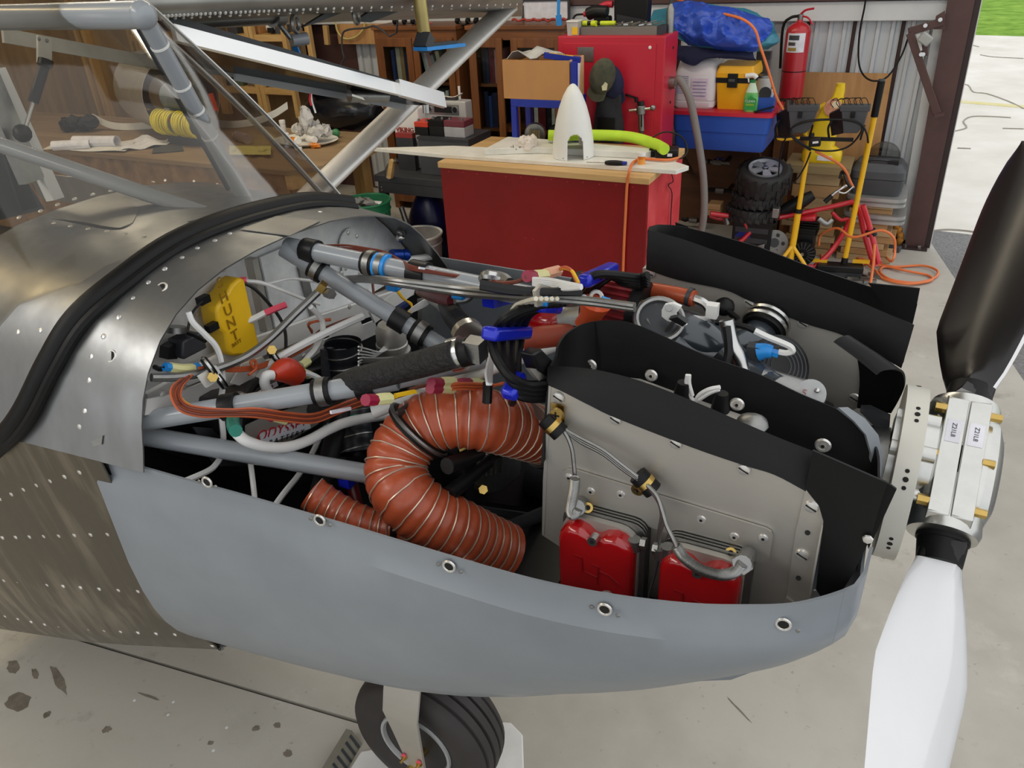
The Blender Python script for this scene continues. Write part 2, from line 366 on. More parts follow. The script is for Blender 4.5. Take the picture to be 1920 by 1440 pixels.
f = MB(); f.box(q[0].x - .03, q[1].x + .02, 4.72, 4.97, 0, .012); f.obj('base_plate', m_dkbrown, col, smooth=0)
for dx in (.0, .09): MB().cyl((q[0].x + dx, 4.75, .012), (q[0].x + dx, 4.75, .03), .012, n=6).obj('anchor_bolt', m_steel, col)
struct(MB().prism([PY(1682, 445, 4.9), PY(1700, 445, 4.9), PY(1770, 40, 4.9), PY(1752, 40, 4.9)], (0, -.06, 0)), 'trim_4', m_white, smooth=0)
# gold foam bulging out beside the column foot
f = MB()
for i in range(9): f.sphere(PY(1687 + random.uniform(-6, 6), 372 + i * 10, 4.80), (.025, .02, .03), 8, 5)
f.jitter(.005).obj('expanding_foam', pm('gold_foam', (186, 124, 44), .8, 0, .3, 40, .3), smooth=60, label='gold expanding foam bulging beside the foot of the brown column', cat='foam', kind='stuff')
# door latch linkage
t = thing('door_latch', 'brown steel door latch linkage hanging on the column', 'latch', PY(1760, 217, 4.7))
f = MB(); f.bar(PY(1706, 62, 4.7), PY(1757, 214, 4.7), .045, .02, (0, 1, 0)); f.obj('arm', m_brown, t, bevel=.003)
f = MB(); f.bar(PY(1703, 60, 4.72), PY(1768, 40, 4.72), .045, .03, (0, 1, 0)); f.obj('top_arm', m_brown, t, bevel=.003)
f = MB(); f.prism([PY(1755, 30, 4.72), PY(1772, 20, 4.72), PY(1772, 55, 4.72), PY(1750, 55, 4.72)], (0, .012, 0)); f.obj('bracket', m_brown, t)
f = MB(); f.bar(PY(1752, 217, 4.69), PY(1770, 214, 4.69), .02, .02); f.obj('foot_pin', m_brown, t)
f = MB(); f.bar(PY(1726, 66, 4.68), PY(1744, 80, 4.68), .06, .05, (0, 1, 0)); f.obj('weight', pm('grey_block', (170, 172, 168), .6), t, bevel=.008)
f = MB(); f.bar(PY(1722, 64, 4.70), PY(1726, 95, 4.70), .02, .01, (0, 1, 0)); f.obj('strap', m_white, t)
f = MB(); f.bar(PY(1733, 82, 4.72), PY(1733, 105, 4.72), .035, .02, (0, 1, 0)); f.obj('stop', m_brown, t)
for px, py in ((1735, 48), (1763, 37), (1727, 102), (1731, 102)): MB().cyl(PY(px, py, 4.70), PY(px, py, 4.68), .012).obj('bolt', m_steel, t)
# hanging black cable on the wall
MB().tube([PY(x, y, 4.79) for x, y in ((1625, -60), (1623, 0), (1612, 60), (1610, 115), (1620, 142), (1640, 152), (1665, 143), (1690, 105), (1703, 70))], .006, 6).obj('wall_cable', m_blackp, smooth=60, label='thin black cable looping down the white ribbed wall', cat='cable')
# ================================================================ the aeroplane: one thing
m_skin = sheet_metal('bare_aluminium_skin', (158, 159, 159), .38, lo=.72, hi=1.15)
m_skin3 = sheet_metal('bare_aluminium_side', (134, 129, 121), .36, (9, 9, 1), 3.5, .8, 1.6, .5, .68)
m_skin2 = sheet_metal('bare_aluminium_lip', (164, 163, 160), .46, (3, 3, 1), 2)
m_walu = pm('pale_aluminium', (232, 230, 226), .35, .35, .06, 12, .02, 60)
m_alu = sheet_metal('brushed_aluminium', (196, 192, 184), .5, (1, 1, 5), 4, .88, 1.08)
metallic('brushed_aluminium', .72); metallic('bare_aluminium_skin', .9)
m_strut = pm('strut_aluminium', (212, 209, 204), .42, .55, .05, 30, 0, stretch=(1, 1, .1), aniso=.5)
m_zinc = pm('galvanised_sheet', (224, 227, 228), .42, .15, .1, 26, .03, 60, col2=(240, 242, 242))
m_grey = pm('grey_primer', (124, 130, 136), .42, 0, .05, 3, .02, 30, coat=.12, col2=(138, 144, 150))
m_tube = pm('grey_tube_paint', (150, 155, 160), .3, 0, .05, 6, coat=.3)
m_whitep = pm('white_paint', (230, 230, 226), .35, 0, .04, 8)
m_rivet = pm('rivet_aluminium', (224, 222, 218), .32, .7, .05, 30)
m_hole = pm('dark_hole', (14, 14, 14), .8)
m_red = pm('glossy_red_enamel', (160, 10, 16), .18, 0, .1, 10, coat=.8)
m_scat = pm('orange_silicone_duct', (170, 76, 44), .38, 0, .12, 22, .08, 90, coat=.1)
m_wire = pm('duct_wire', (214, 196, 176), .35, .6, .1, 30)
m_brass = pm('gold_passivated_steel', (196, 166, 96), .3, 1, .15, 30)
m_wht = pm('white_wire', (228, 228, 226), .4, 0, .03, 20)
m_blu = pm('blue_anodised', (24, 40, 190), .3, .2, .1, 20, coat=.4)
m_lblu = pm('light_blue_plastic', (36, 140, 220), .4, 0, .1, 20)
m_yel = pm('yellow_plastic', (238, 190, 30), .42, 0, .06, 14)
m_wireo = pm('orange_wire', (190, 92, 52), .45, 0, .15, 20)
m_wirebr = pm('brown_wire', (112, 52, 36), .45, 0, .15, 20)
m_conn = pm('clear_yellow_connector', (224, 220, 160), .35, 0, .06, 20)
m_mag = pm('magenta_sleeve', (150, 24, 60), .4, 0, .1, 20)
m_pink = pm('pink_heat_shrink', (236, 88, 110), .45)
m_oil = pm('charcoal_painted_casting', (66, 72, 78), .22, .3, .08, 8, coat=.6)
m_cast = pm('cast_aluminium', (150, 150, 148), .42, 1, .1, 40, .05)
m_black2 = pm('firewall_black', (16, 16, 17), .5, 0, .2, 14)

plane = thing('airplane', 'unfinished bare aluminium light airplane with its engine uncowled and grey lower nose cowling', 'airplane', (-.95, 0, 0))
def part(mb, name, mat, parent=plane, **k): return mb.obj(name, mat, parent, **k)
LIPY = [(-.464, 1.345), (-.454, 1.375), (-.443, 1.413), (-.428, 1.45), (-.407, 1.483), (-.373, 1.519), (-.334, 1.545), (-.286, 1.564), (-.227, 1.576), (-.154, 1.581),
        (-.069, 1.58), (.038, 1.57), (.12, 1.554), (.166, 1.541), (.235, 1.516), (.285, 1.485), (.325, 1.45), (.381, 1.387), (.425, 1.33), (.44, 1.30)]
def upper(X):
    k = -1.0 - X; sc = 1 + .16 * min(k, .46); dz = .016 * min(1, k / .12) + .03 * max(0, min(k, .5) - .12)
    return [V((X, y * sc, z + dz * max(0, min(1, (z - 1.345) / .2)))) for y, z in LIPY]
def wf(X): return .464 * (1 + .16 * min(max(0, -1.0 - X), .46))
def bf(X): return .805 + (X + 1.1) * .34
def lower(X, n=1):
    w, zb = wf(X), bf(X); h = [(0, zb), (.22, zb + .004), (w - .115, zb + .02), (w - .08, zb + .04), (w - .062, zb + .085), (w - .04, zb + .2), (w - .02, zb + .37), (w - .004, 1.30), (w, 1.346)]
    st = [V((X, -y, z)) for y, z in reversed(h)]; po = [V((X, y, z)) for y, z in h[1:]]
    po[-1].z = 1.29; po[-2].z = 1.25
    return st + po
xs = [-1.0, -1.03, -1.06, -1.09, -1.12, -1.16, -1.2, -1.26, -1.32, -1.4, -1.47]
skin = part(MB().sheet([upper(x) for x in xs], .0025), 'fuselage_top_skin', m_skin)
xs = [-1.085, -1.2, -1.35, -1.5, -1.7, -1.95, -2.3, -2.6]
side = part(MB().sheet([lower(x) for x in xs], .0025), 'fuselage_side_skin', m_skin3)
# cockpit side above the waist, aft of the glareshield
for sg in (-1, 1):
    part(MB().sheet([[V((x, sg * (wf(x) - .0), 1.34)), V((x, sg * (wf(x) - .012), 1.43))] for x in (-1.46, -1.8, -2.6)], .003), 'door_sill', m_skin)
part(MB().prism([V((-1.095, p.y * .985, p.z + .004)) for p in lower(-1.095)], (.006, 0, 0)), 'firewall_lower', m_black2)
pr = [V((-1.095, p.y * .985, p.z)) for p in upper(-1.09)]; pr = [p for p in pr if p.z > 1.3]
fw = part(MB().prism(pr, (.006, 0, 0)), 'firewall', m_zinc)
# glareshield edge, instrument panel and seats inside
part(MB().prism([V((-1.475, p.y * .99, p.z - .004)) for p in upper(-1.47) if p.z > 1.36], (-.004, 0, 0)), 'instrument_panel', pm('panel_grey', (88, 92, 96), .5, 0, .06, 6))
def skin_d(p):
    """signed height of a point above the skin"""
    X = max(-1.47, min(-1.0, p.x))
    if p.z < 1.345:
        L_ = lower(min(p.x, -1.085)); H_ = L_[:9]
        for a, b in zip(H_, H_[1:]):
            if b.z <= p.z <= a.z: n = V((0, -(a.z - b.z), -abs(b.y - a.y))).normalized(); return (p - V((p.x, a.y, a.z))).dot(n)
        return -(p.z - H_[-1].z) if p.y > -.3 else abs(p.y) - wf(p.x)
    u = upper(X)
    for a, b in zip(u, u[1:]):
        if a.y <= p.y <= b.y:
            n = V((0, -(b.z - a.z), b.y - a.y)).normalized(); return (p - V((p.x, a.y, a.z))).dot(n)
    return abs(p.y) - wf(X)
def at_skin(x, y):
    """where a sight line meets the skin"""
    pv = None
    for i in range(120):
        p = PX(x, y, -.99 - i * .009); d = skin_d(p)
        if pv and pv[0] > 0 >= d: t = pv[0] / (pv[0] - d); return pv[1].lerp(p, t)
        pv = (d, p)
    return PX(x, y, -1.2)
def skin_n(p):
    if p.z < 1.345:
        H_ = lower(min(p.x, -1.085))[:9]
        for a, b in zip(H_, H_[1:]):
            if b.z <= p.z <= a.z: return V((0, -(a.z - b.z), -abs(b.y - a.y))).normalized()
    if p.z < 1.4: return V((.05, -1, .12)).normalized()
    return V((0.03, p.y * 2.2 if p.z > 1.5 else -1.2, 1)).normalized()
# rivets in rows
riv = MB()
def rivline(pts, step=None, n=None, r=.005):
    Q = crom([at_skin(*p) for p in pts], 10); L = sum((b - a).length for a, b in zip(Q, Q[1:])); n = n or max(2, int(L / step)); d = 0; k = 0
    for a, b in zip(Q, Q[1:]):
        l = (b - a).length
        while k <= n and k * L / n <= d + l + 1e-9:
            p = a + (b - a) * max(0, min(1, (k * L / n - d) / max(l, 1e-9))); riv.dome(p, skin_n(p), r, .5, 7); k += 1
        d += l
for row, n in ((((0, 935), (60, 912), (150, 885)), 6), (((5, 1008), (110, 1004), (235, 1000)), 8), (((8, 1088), (120, 1099), (220, 1106), (297, 1110)), 9), (((10, 1155), (95, 1172), (230, 1184), (365, 1191)), 12),
               (((199, 920), (237, 1000), (275, 1072), (322, 1148), (350, 1178), (398, 1210)), 8),
               (((168, 713), (175, 660), (212, 610), (236, 577), (260, 549), (298, 513), (336, 488), (376, 463), (403, 452), (428, 440), (460, 428)), 11), (((36, 408), (73, 397), (108, 384), (145, 372), (178, 364), (240, 352)), 6), (((101, 420), (134, 426), (167, 431), (200, 435), (234, 440), (270, 446), (305, 452)), 6),
               (((260, 346), (330, 337), (400, 345), (425, 351), (490, 369), (530, 380)), 7), (((35, 623), (77, 620), (120, 617)), 2), (((160, 770), (150, 800)), 1), (((600, 398), (640, 402), (680, 408), (730, 415)), 4)):
    rivline(row, n=n)
part(riv, 'rivets', m_rivet, kind='stuff', label='bright dome rivets along the skin seams')
def camloc(px, py, parent=skin, fn=at_skin, nrm=None):
    p = fn(px, py); q = nrm or skin_n(p)
    a = q.orthogonal().normalized()
    part(MB().ring(p, q, .0085, .002, 16, 6), 'fastener_receptacle', m_rivet, parent)
    part(MB().cyl(p - q * .001, p + q * .0012, .0075, n=12), 'receptacle_hole', m_hole, parent)
camloc(303, 540); camloc(209, 668)
# black rubber strip over the windscreen foot
sp = [(0, 826, -1.33), (30, 800, -1.30), (60, 760, -1.27), (100, 680, -1.22), (150, 600, -1.18), (230, 530, -1.15), (330, 460, -1.13), (440, 415, -1.12), (545, 388, -1.14), (600, 383, -1.17), (655, 388, -1.2)]
sq = [(lambda p: p + skin_n(p) * .006)(at_skin(x, y)) for x, y, X in sp]; sq.insert(0, sq[0] * 2 - sq[1])
part(MB().tube(sq, .0185, 10, 6), 'windscreen_weatherstrip', m_black); 
part(MB().tube([p + V((.020, -.006, -.004)) for p in sq], .0085, 8, 6), 'weatherstrip_lip', m_black)
# NACA-like flush access cover and doubler plates on the top skin
def patch(px, name, mat, off=.002, parent=skin, th=.0015):
    cx = sum(p[0] for p in px) / len(px); cy = sum(p[1] for p in px) / len(px); rows = []
    q = []
    for i in range(len(px)):
        a, b = px[i], px[(i + 1) % len(px)]
        for k in range(4): q.append((a[0] + (b[0] - a[0]) * k / 4, a[1] + (b[1] - a[1]) * k / 4))
    q.append(q[0])
    for sc in (.02, .35, .7, 1):
        r = []
        for x, y in q: p = at_skin(cx + (x - cx) * sc, cy + (y - cy) * sc); r.append(p + skin_n(p) * off)
        rows.append(r)
    part(MB().sheet(rows, th), name, mat, parent)
_cov = [(96, 411), (130, 416), (165, 422), (195, 428), (225, 430), (246, 424)]
part(MB().tube([(lambda p: p + skin_n(p) * .001)(at_skin(*q)) for q in _cov], lambda t: .0006 + .003 * sin(pi * t), 6, 6), 'cover_gap', m_hole)
patch([(98, 406), (115, 398), (180, 380), (230, 372), (262, 395), (250, 420), (225, 430), (190, 425), (130, 415)], 'access_cover', m_skin2)
patch([(452, 433), (520, 408), (600, 418), (545, 445)], 'doubler_plate', m_skin2, .003)
patch([(352, 417), (375, 412), (400, 418), (380, 421)], 'tube_slot', m_hole, .001)
patch([(175, 826), (196, 815), (194, 832), (180, 835)], 'hinge_tab', m_skin2, .003)

# ---- lower cowling
CW = [(-1.115, .468, .80, .5), (-.95, .462, .785, .6), (-.8, .455, .765, .72), (-.65, .45, .77, .82), (-.5, .447, .82, .92), (-.38, .442, .90, .98), (-.285, .428, .965, 1), (-.2, .406, 1.04, 1), (-.14, .382, 1.09, 1), (-.1, .362, 1.125, 1), (-.07, .338, 1.15, 1), (-.05, .318, 1.17, 1)]
def cowlring(X, w, zb, pw):
    half = [(w - .010, 1.345), (w - .009, 1.312), (w + .002, 1.298)]
    for i in range(1, 15):
        a = i / 14 * pi / 2
        half.append(((w + .004) * cos(a) ** pw if i < 14 else 0, 1.298 - (1.298 - zb) * sin(a) ** pw))
    st = [V((X, -y, z)) for y, z in half]; po = [V((X, y, z)) for y, z in reversed(half[:-1])]
    return st + po
CWf = crom([V((c[0], c[1], c[2])) for c in CW], 4); CWp = [CW[i][3] + (CW[min(i + 1, len(CW) - 1)][3] - CW[i][3]) * k / 4 for i in range(len(CW) - 1) for k in range(4)] + [CW[-1][3]]
rings = [cowlring(c.x, c.y, c.z, p) for c, p in zip(CWf, CWp)]
part(MB().sheet(rings, .004), 'lower_cowling', m_grey)
fr = []
for sc, X in ((1, -.05), (.95, -.038), (.86, -.03), (.7, -.027)):
    fr.append([V((X, p.y * sc, 1.335 + (p.z - 1.335) * sc)) for p in rings[-1]])
part(MB().sheet(fr, .004), 'cowling_nose_lip', m_grey)
cf = bpy.data.objects['lower_cowling']
for px, py in ((392, 901), (603, 972), (845, 1058), (1136, 1138), (1470, 1166), (190, 846)):
    X = -.69
    y = -.452
    for _ in range(4):
        p = PY(px, py, y); ww = [b[1] + (a[1] - b[1]) * (p.x - b[0]) / (a[0] - b[0]) for a, b in zip(CW, CW[1:]) if min(a[0], b[0]) <= p.x <= max(a[0], b[0])]; y = -(ww[0] if ww else .45) + .007
    p.y -= .004; n_ = V((.1, -1, .05)).normalized()
    part(MB().ring(p, n_, .0075, .0018, 16, 6), 'fastener_receptacle', m_rivet, cf); part(MB().cyl(p + n_ * .0005, p - n_ * .002, .0065, n=12), 'receptacle_hole', m_hole, cf)
    for s_ in (-1, 1): part(MB().dome(p + V((s_ * .016, 0, -.003)), n_, .003), 'countersunk_rivet', m_cast, cf)
for px, py in ((258, 992), (329, 1119), (417, 1210)):
    p = PX(px, py, -1.085); n_ = V((0, -1, .2)).normalized(); p += V((0, -.006, 0))
    part(MB().cyl(p - n_ * .004, p + n_ * .002, .007, n=14), 'cowl_screw', m_cast, cf); part(MB().ring(p + n_ * .002, n_, .004, .001, 12, 5), 'screw_recess', m_hole, cf)
# chin outlet scoop below
f = MB(); S = []
for X, zt, zb_, h in ((-.42, 1.0, .915, .13), (-.34, 1.0, .915, .17), (-.24, 1.05, .945, .2), (-.17, 1.1, .985, .2), (-.13, 1.12, 1.02, .19)):
    S.append([V((X, -h, zt)), V((X, -h * .96, zb_ + .02)), V((X, -h * .8, zb_)), V((X, h * .8, zb_)), V((X, h * .96, zb_ + .02)), V((X, h, zt))])
part(f.sheet(S, .004), 'chin_scoop', m_grey)

# ---- nose wheel and fork
wc = V((-.93, .005, .217)); WR = .205
wheel = part(MB().lathe([(.100, -.062), (.118, -.070), (.150, -.078), (.178, -.075), (.193, -.062), (.199, -.048), (.194, -.044), (.194, -.041), (.2015, -.038), (.2035, -.019), (.1965, -.016), (.1965, -.013), (.205, -.010), (.205, .010), (.1965, .013), (.1965, .016), (.2035, .019), (.2015, .038), (.194, .041), (.194, .044), (.199, .048), (.193, .062), (.178, .075), (.150, .078), (.118, .070), (.1, .062)], wc, (0, 1, 0), 56), 'nose_tire', pm('tire_rubber', (48, 44, 43), .62, 0, .12, 14, .05))
rim = part(MB().lathe([(.0, -.02), (.03, -.02), (.032, -.045), (.045, -.045), (.05, -.026), (.082, -.026), (.088, -.05), (.098, -.056), (.106, -.066), (.104, -.072), (.097, -.072), (.093, -.06), (.093, .06), (.104, .07), (.1, .05), (0, .05)], wc, (0, 1, 0), 40), 'wheel_rim', pm('wheel_silver', (176, 178, 178), .45, .3, .06, 12), wheel)
for i in range(6):
    a = i * pi / 3 + .3; p = wc + V((cos(a) * .066, -.0265, sin(a) * .066)); part(MB().cyl(p, p + V((0, .001, 0)), .013, n=14).cyl(p + V((0, -.0015, 0)), p + V((0, .0, 0)), .0125, n=14), 'lightening_hole', m_hole if i % 2 else MATS['wheel_silver'], wheel)
part(MB().cyl(wc + V((.052, -.03, .015)), wc + V((.047, -.05, -.003)), .008, .010), 'valve_cap', m_yel, wheel)
# raised lettering on the sidewall: size mark only
FX = V((.032, 0, 0)); fork = MB()
ft = [(-1.005, .50), (-.88, .50), (-.875, .40), (-.885, .195), (-.905, .185), (-.945, .185), (-.962, .20), (-.985, .33), (-1.005, .40)]
def fy(z): return -.112 + .035 * max(0, (z - .40) / .1)
rows = [[V((-1.0, fy(.62), .62)), V((-.9, fy(.62), .62))], [V((-1.0, fy(.45), .45)), V((-.9, fy(.45), .45))], [V((-.998, fy(.40), .40)), V((-.9, fy(.40), .40))], [V((-.978, -.112, .33)), V((-.9, -.112, .33))], [V((-.958, -.112, .25)), V((-.9, -.112, .25))], [V((-.945, -.112, .19)), V((-.9, -.112, .175))]]
rows = [[p + FX for p in r] for r in rows]
fk = part(MB().sheet(rows, .007), 'nose_fork', m_alu)
part(MB().sheet([[V((p.x, -p.y, p.z)) for p in r] for r in rows], .007), 'nose_fork', m_alu)
part(MB().box(-1.0, -.9, -.075, .075, .61, .625).cyl((-.95, 0, .62), (-.95, 0, .85), .03), 'nose_leg', m_tube)
ax = part(MB().cyl((-.905, -.115, .205), (-.905, -.135, .205), .017, n=6).cyl((-.905, -.135, .205), (-.905, -.155, .205), .012, n=8).cyl((-.905, .115, .205), (-.905, -.155, .205), .009).cyl((-.905, -.15, .205), (-.905, -.175, .205), .011), 'axle', m_brass)
for dx in (-.022, .022):
    part(MB().cyl((-.90 + dx, -.115, .250), (-.90 + dx, -.123, .250), .008, n=6).cyl((-.90 + dx, -.123, .250), (-.90 + dx, -.135, .250), .004), 'fork_bolt', m_brass, fk)
    part(MB().cyl((-.90 + dx, -.1185, .258), (-.90 + dx, -.1225, .258), .006), 'torque_paint', m_pink, fk)

# white chock board under the wheel
MB().prism([PZ(x, y, .012) for x, y in ((650, 1450), (676, 1408), (900, 1372), (944, 1353), (958, 1354), (980, 1377), (984, 1490), (690, 1560))], (0, 0, -.012)).obj('wheel_dolly', pm('dirty_white_board', (226, 226, 224), .6, 0, .06, 14), bevel=.004, label='white wheel board on the floor under the nose tire', cat='wheel board')
c = PZ(636, 1428, .0); t = thing('wheel_chock', 'grey ridged rubber wheel chock behind the nose tire', 'chock', c); f = MB(); d1 = (PZ(668, 1396, 0) - PZ(636, 1450, 0)).normalized(); d2 = d1.cross(V((0, 0, 1)))
f.prism([c - d1 * .07 - d2 * .02, c - d1 * .07 + d2 * .035, c - d1 * .07 + d2 * .01 + V((0, 0, .05)), c - d1 * .07 - d2 * .01 + V((0, 0, .05))], d1 * .14).obj('wedge', pm('grey_rubber', (128, 124, 112), .7, 0, .1, 20), t, smooth=0)
for k in range(6): q = c - d1 * (.06 - k * .023) ; MB().bar(q + d2 * .034 + V((0, 0, .004)), q + d2 * .012 + V((0, 0, .048)), .007, .004).obj('ridge', m_dark, t, smooth=0)
# ---- cabin frame tubes
TOP = (.026,)
def tb(a, b, r, name='frame_tube', mat=None, n=14): return part(MB().cyl(a, b, r, n=n), name, mat or m_tube)
pt = PY(268, 28, -.10); pb = PX(470, 392, -1.26)
tb(pt, pb + (pb - pt) * .02, .0145)
tb(PY(-60, 34, -.10), pt, .021, 'cabin_top_tube')
part(MB().sphere(pt, .022, 12, 8), 'tube_joint', m_tube)
a_, b_ = PX(-40, 258, -1.62), PX(422, 413, -1.2); tb(a_, b_, .0145)
# sealant-taped inner strip along the pillar
pt2, pb2 = PY(262, 50, -.06), PX(430, 352, -1.30); part(MB().bar(pt2, pb2, .006, .018), 'window_channel', m_dark)
for t_ in (.12, .3, .42, .55): 
    q = pt + (pb - pt) * t_; part(MB().cyl(q, q + (pb - pt).normalized() * .004, .0155, n=14), 'clear_tape_edge', m_whitep)
# windscreen (clear acrylic, bowed) and its bright front edge
m_acr = clear('clear_acrylic', (236, 234, 230), .03, .25)
gl = []
base = [PX(655, 386, -1.22), PX(600, 382, -1.18), PX(520, 392, -1.14), PX(440, 416, -1.13), PX(350, 452, -1.14), PX(250, 515, -1.16), PX(150, 600, -1.19), PX(60, 750, -1.27), PX(-60, 870, -1.36)]
top = [PX(262, -8, -1.42), PX(255, -6, -1.40), PX(240, -6, -1.38), PX(200, -4, -1.36), PX(140, -4, -1.36), PX(60, -4, -1.38), PX(-60, -4, -1.40), PX(-200, 10, -1.45), PX(-340, 40, -1.5)]
n_ = 8
for i in range(n_ + 1):
    t_ = i / n_; bow = .012 * sin(pi * t_)
    gl.append([b.lerp(c, t_) + V((.6, .45, .25)).normalized() * bow * (1 + 3 * min(k, 5) / 5) for k, (b, c) in enumerate(zip(base, top))])
part(MB().sheet(gl, .003), 'windscreen', m_acr)
part(MB().tube([r[0] for r in gl], .0035, 6, 2), 'windscreen_edge', m_steel)
part(MB().tube([r[0] + V((-.03, -.02, .0)) for r in gl], .006, 6, 2), 'windscreen_channel', m_steel)

# ---- port wing overhead, strut, brackets
rows = [[PX(x, y, X) for x, y in ((255, y0), (420, y0 + (y1 - y0) * .35), (640, y0 + (y1 - y0) * .7), (980, y1))] for y0, y1, X in ((-120, -120, -2.0), (-60, -70, -1.62), (-20, -36, -1.5), (10, -12, -1.47), (30, 7, -1.5), (38, 14, -1.56), (50, 24, -1.75), (62, 30, -1.95))]
rows = [list(c) for c in zip(*[crom(c, 4) for c in zip(*rows)])]
def wl_(s): return rows[16][0].lerp(rows[16][-1], s)
wing = part(MB().sheet(rows, .003), 'wing', m_skin2)
f = MB()
WR_ = crom([rows[16][i] for i in range(4)], 20); WR2 = crom([rows[19][i] for i in range(4)], 20)
for k in range(0, 61):
    f.dome(WR_[k] + V((.003, 0, -.002)), V((1, -.2, -.3)), .0045, .6)
    if k % 2: f.dome(WR2[k] + V((.002, 0, -.002)), V((1, -.2, -.5)), .004, .6)
part(f, 'rivets', m_rivet, kind='stuff')
sa, sb_ = PX(600, 350, -1.72), PX(950, 14, -1.62)
sd = (sb_ - sa).normalized(); sa = sa - sd * .4; n1 = V((1, 0, 0)); n1 = (n1 - sd * n1.dot(sd)).normalized(); n2 = sd.cross(n1)
f = MB(); f.loft([[c + n1 * cos(2 * pi * j / 24) * .052 + n2 * sin(2 * pi * j / 24) * .024 for j in range(24)] for c in (sa, sb_)])
strut = part(f, 'wing_strut', m_strut)
for t_ in (.07, .1): q = sb_.lerp(sa, t_); part(MB().dome(q + n2 * .02 + n1 * .01, n2, .004), 'strut_rivet', m_rivet, strut)
part(MB().bar(sb_ - sd * .02, sb_ + sd * .07, .05, .012), 'strut_fitting', m_cast, strut)
# flap brackets and torque tube under the wing
tb(PX(250, 42, -1.72), PX(520, 28, -1.66), .022, 'flap_torque_tube', m_skin2)
part(MB().cyl(PX(508, 29, -1.66), PX(524, 28, -1.66), .03), 'tube_collar', m_cast)
tb(PX(515, 35, -1.66), PX(545, 72, -1.64), .007, 'pushrod', m_cast)
tb(PX(546, 76, -1.64), PX(576, 72, -1.62), .016, 'aileron_stub', m_tube)
f = MB(); f.bar(PX(553, 88, -1.64), PX(562, 110, -1.64), .02, .004); part(f, 'blue_tape', m_lblu)
for q in (((595, 40), (640, 22), (660, 10), (615, 18), (560, 52)), ((690, 42), (745, 20), (735, 8), (690, 20), (660, 40))):
    part(MB().prism([PX(x, y, -1.6) for x, y in q], (.012, 0, 0)), 'slat_bracket', m_dark)
for px, py in ((554, 45), (668, 30)): part(MB().ring(PX(px, py, -1.58), (1, .3, 0), .02, .006, 12, 6), 'hinge_eye', m_cast)
f = MB(); f.bar(PX(658, 8, -1.7), PX(664, 28, -1.7), .03, .004); part(f, 'blue_tape', m_lblu)
# yellowed drain tube with blue tray
ytube = part(MB().cyl(PX(783, -30, -1.45), PX(798, 84, -1.45), .020), 'pitot_mast', pm('yellowed_metal', (196, 178, 118), .35, .8, .15, 12))
part(MB().bar(PX(790, 72, -1.44), PX(800, 86, -1.44), .045, .045), 'mast_foot', m_dark, ytube)
part(MB().bar(PX(788, 92, -1.44), PX(860, 84, -1.44), .05, .010), 'pitot_bracket', m_lblu, ytube)
part(MB().bar(PX(794, 86, -1.44), PX(850, 80, -1.44), .03, .012), 'pitot_tube', m_dark, ytube)

# ---- port door swung up, frame post and gas strut
m_wrail = pm('white_gloss_rail', (250, 250, 248), .28, .75, .02, 6)
d0, d1 = PX(326, 62, -1.52), PX(826, 188, -1.52)
door = MB(); dv = (d1 - d0).normalized()
f = MB(); f.bar(d0, d1, .012, .036, (-.3, 0, 1)); dr = part(f, 'door_lower_rail', m_wrail)
e0 = PX(620, 148, -1.50); 
part(MB().bar(d0.lerp(d1, .76) + V((.01, 0, .004)), d1 + V((.012, 0, 0)), .014, .05, (-.3, 0, 1)), 'rail_sleeve', m_wrail, dr)
part(MB().bar(d0 + V((-.03, 0, .03)), d1 + V((-.03, -.03, .022)), .02, .02), 'door_edge_trim', m_dark, dr)
back = [PX(440, 138, -1.75), PX(760, 196, -1.62)]
part(MB().bar(back[0], back[1], .01, .035), 'door_stringer', m_tube, dr)
part(MB().prism([d0 + V((0, 0, -.02)), d1 + V((0, 0, -.02)), back[1], back[0] + (back[0] - back[1]) * .4], (0, 0, .003)), 'door_window', clear('smoked_acrylic', (150, 150, 150), .05, .2), dr)
for a in ((PX(375, 115, -1.9), PX(390, 80, -1.9)), (PX(390, 80, -1.9), PX(430, 98, -1.85)), (PX(380, 130, -1.9), PX(500, 140, -1.85)), (PX(430, 100, -1.85), PX(490, 135, -1.85))): part(MB().bar(a[0], a[1], .012, .02), 'door_brace', m_tube, dr)
l = PX(655, 180, -1.6); part(MB().cyl(l, l + V((.05, .12, -.02)), .018), 'door_latch_body', m_cast, dr); part(MB().bar(PX(655, 178, -1.58), PX(680, 186, -1.58), .02, .006), 'latch_lever', m_steel, dr)
part(MB().cyl(PX(798, 196, -1.52), PX(799, 212, -1.52), .011), 'door_pin', m_steel, dr)
rl = part(MB().bar(PX(5, 66, -1.75), PX(300, 120, -1.75), .008, .028), 'far_roof_rail', pm('dull_white', (188, 184, 172), .5))
part(MB().bar(PX(286, 117, -1.75), PX(505, 144, -1.80), .008, .024), 'far_roof_rail', m_tube)
part(MB().prism([PX(68, 66, -1.7), PX(94, 72, -1.7), PX(94, 122, -1.7), PX(88, 124, -1.7), PX(72, 121, -1.7), PX(68, 116, -1.7)], (.006, 0, 0)), 'strut_bracket', pm('dull_white', (188, 184, 172), .5))
gs = part(MB().cyl(PX(85, 118, -1.68), PX(62, 192, -1.68), .010), 'gas_strut', m_blackp); part(MB().cyl(PX(62, 192, -1.68), PX(46, 246, -1.68), .004), 'strut_rod', m_steel, gs)
part(MB().cyl(PX(86, 112, -1.67), PX(84, 124, -1.67), .014), 'strut_end', m_blackp, gs); part(MB().sphere(PX(42, 250, -1.67), .018, 10, 6), 'strut_end', m_blackp, gs)
for px, py in ((73, 73), (88, 76)): part(MB().dome(PX(px, py, -1.693), V((1, 0, 0)), .004), 'bracket_rivet', m_cast)
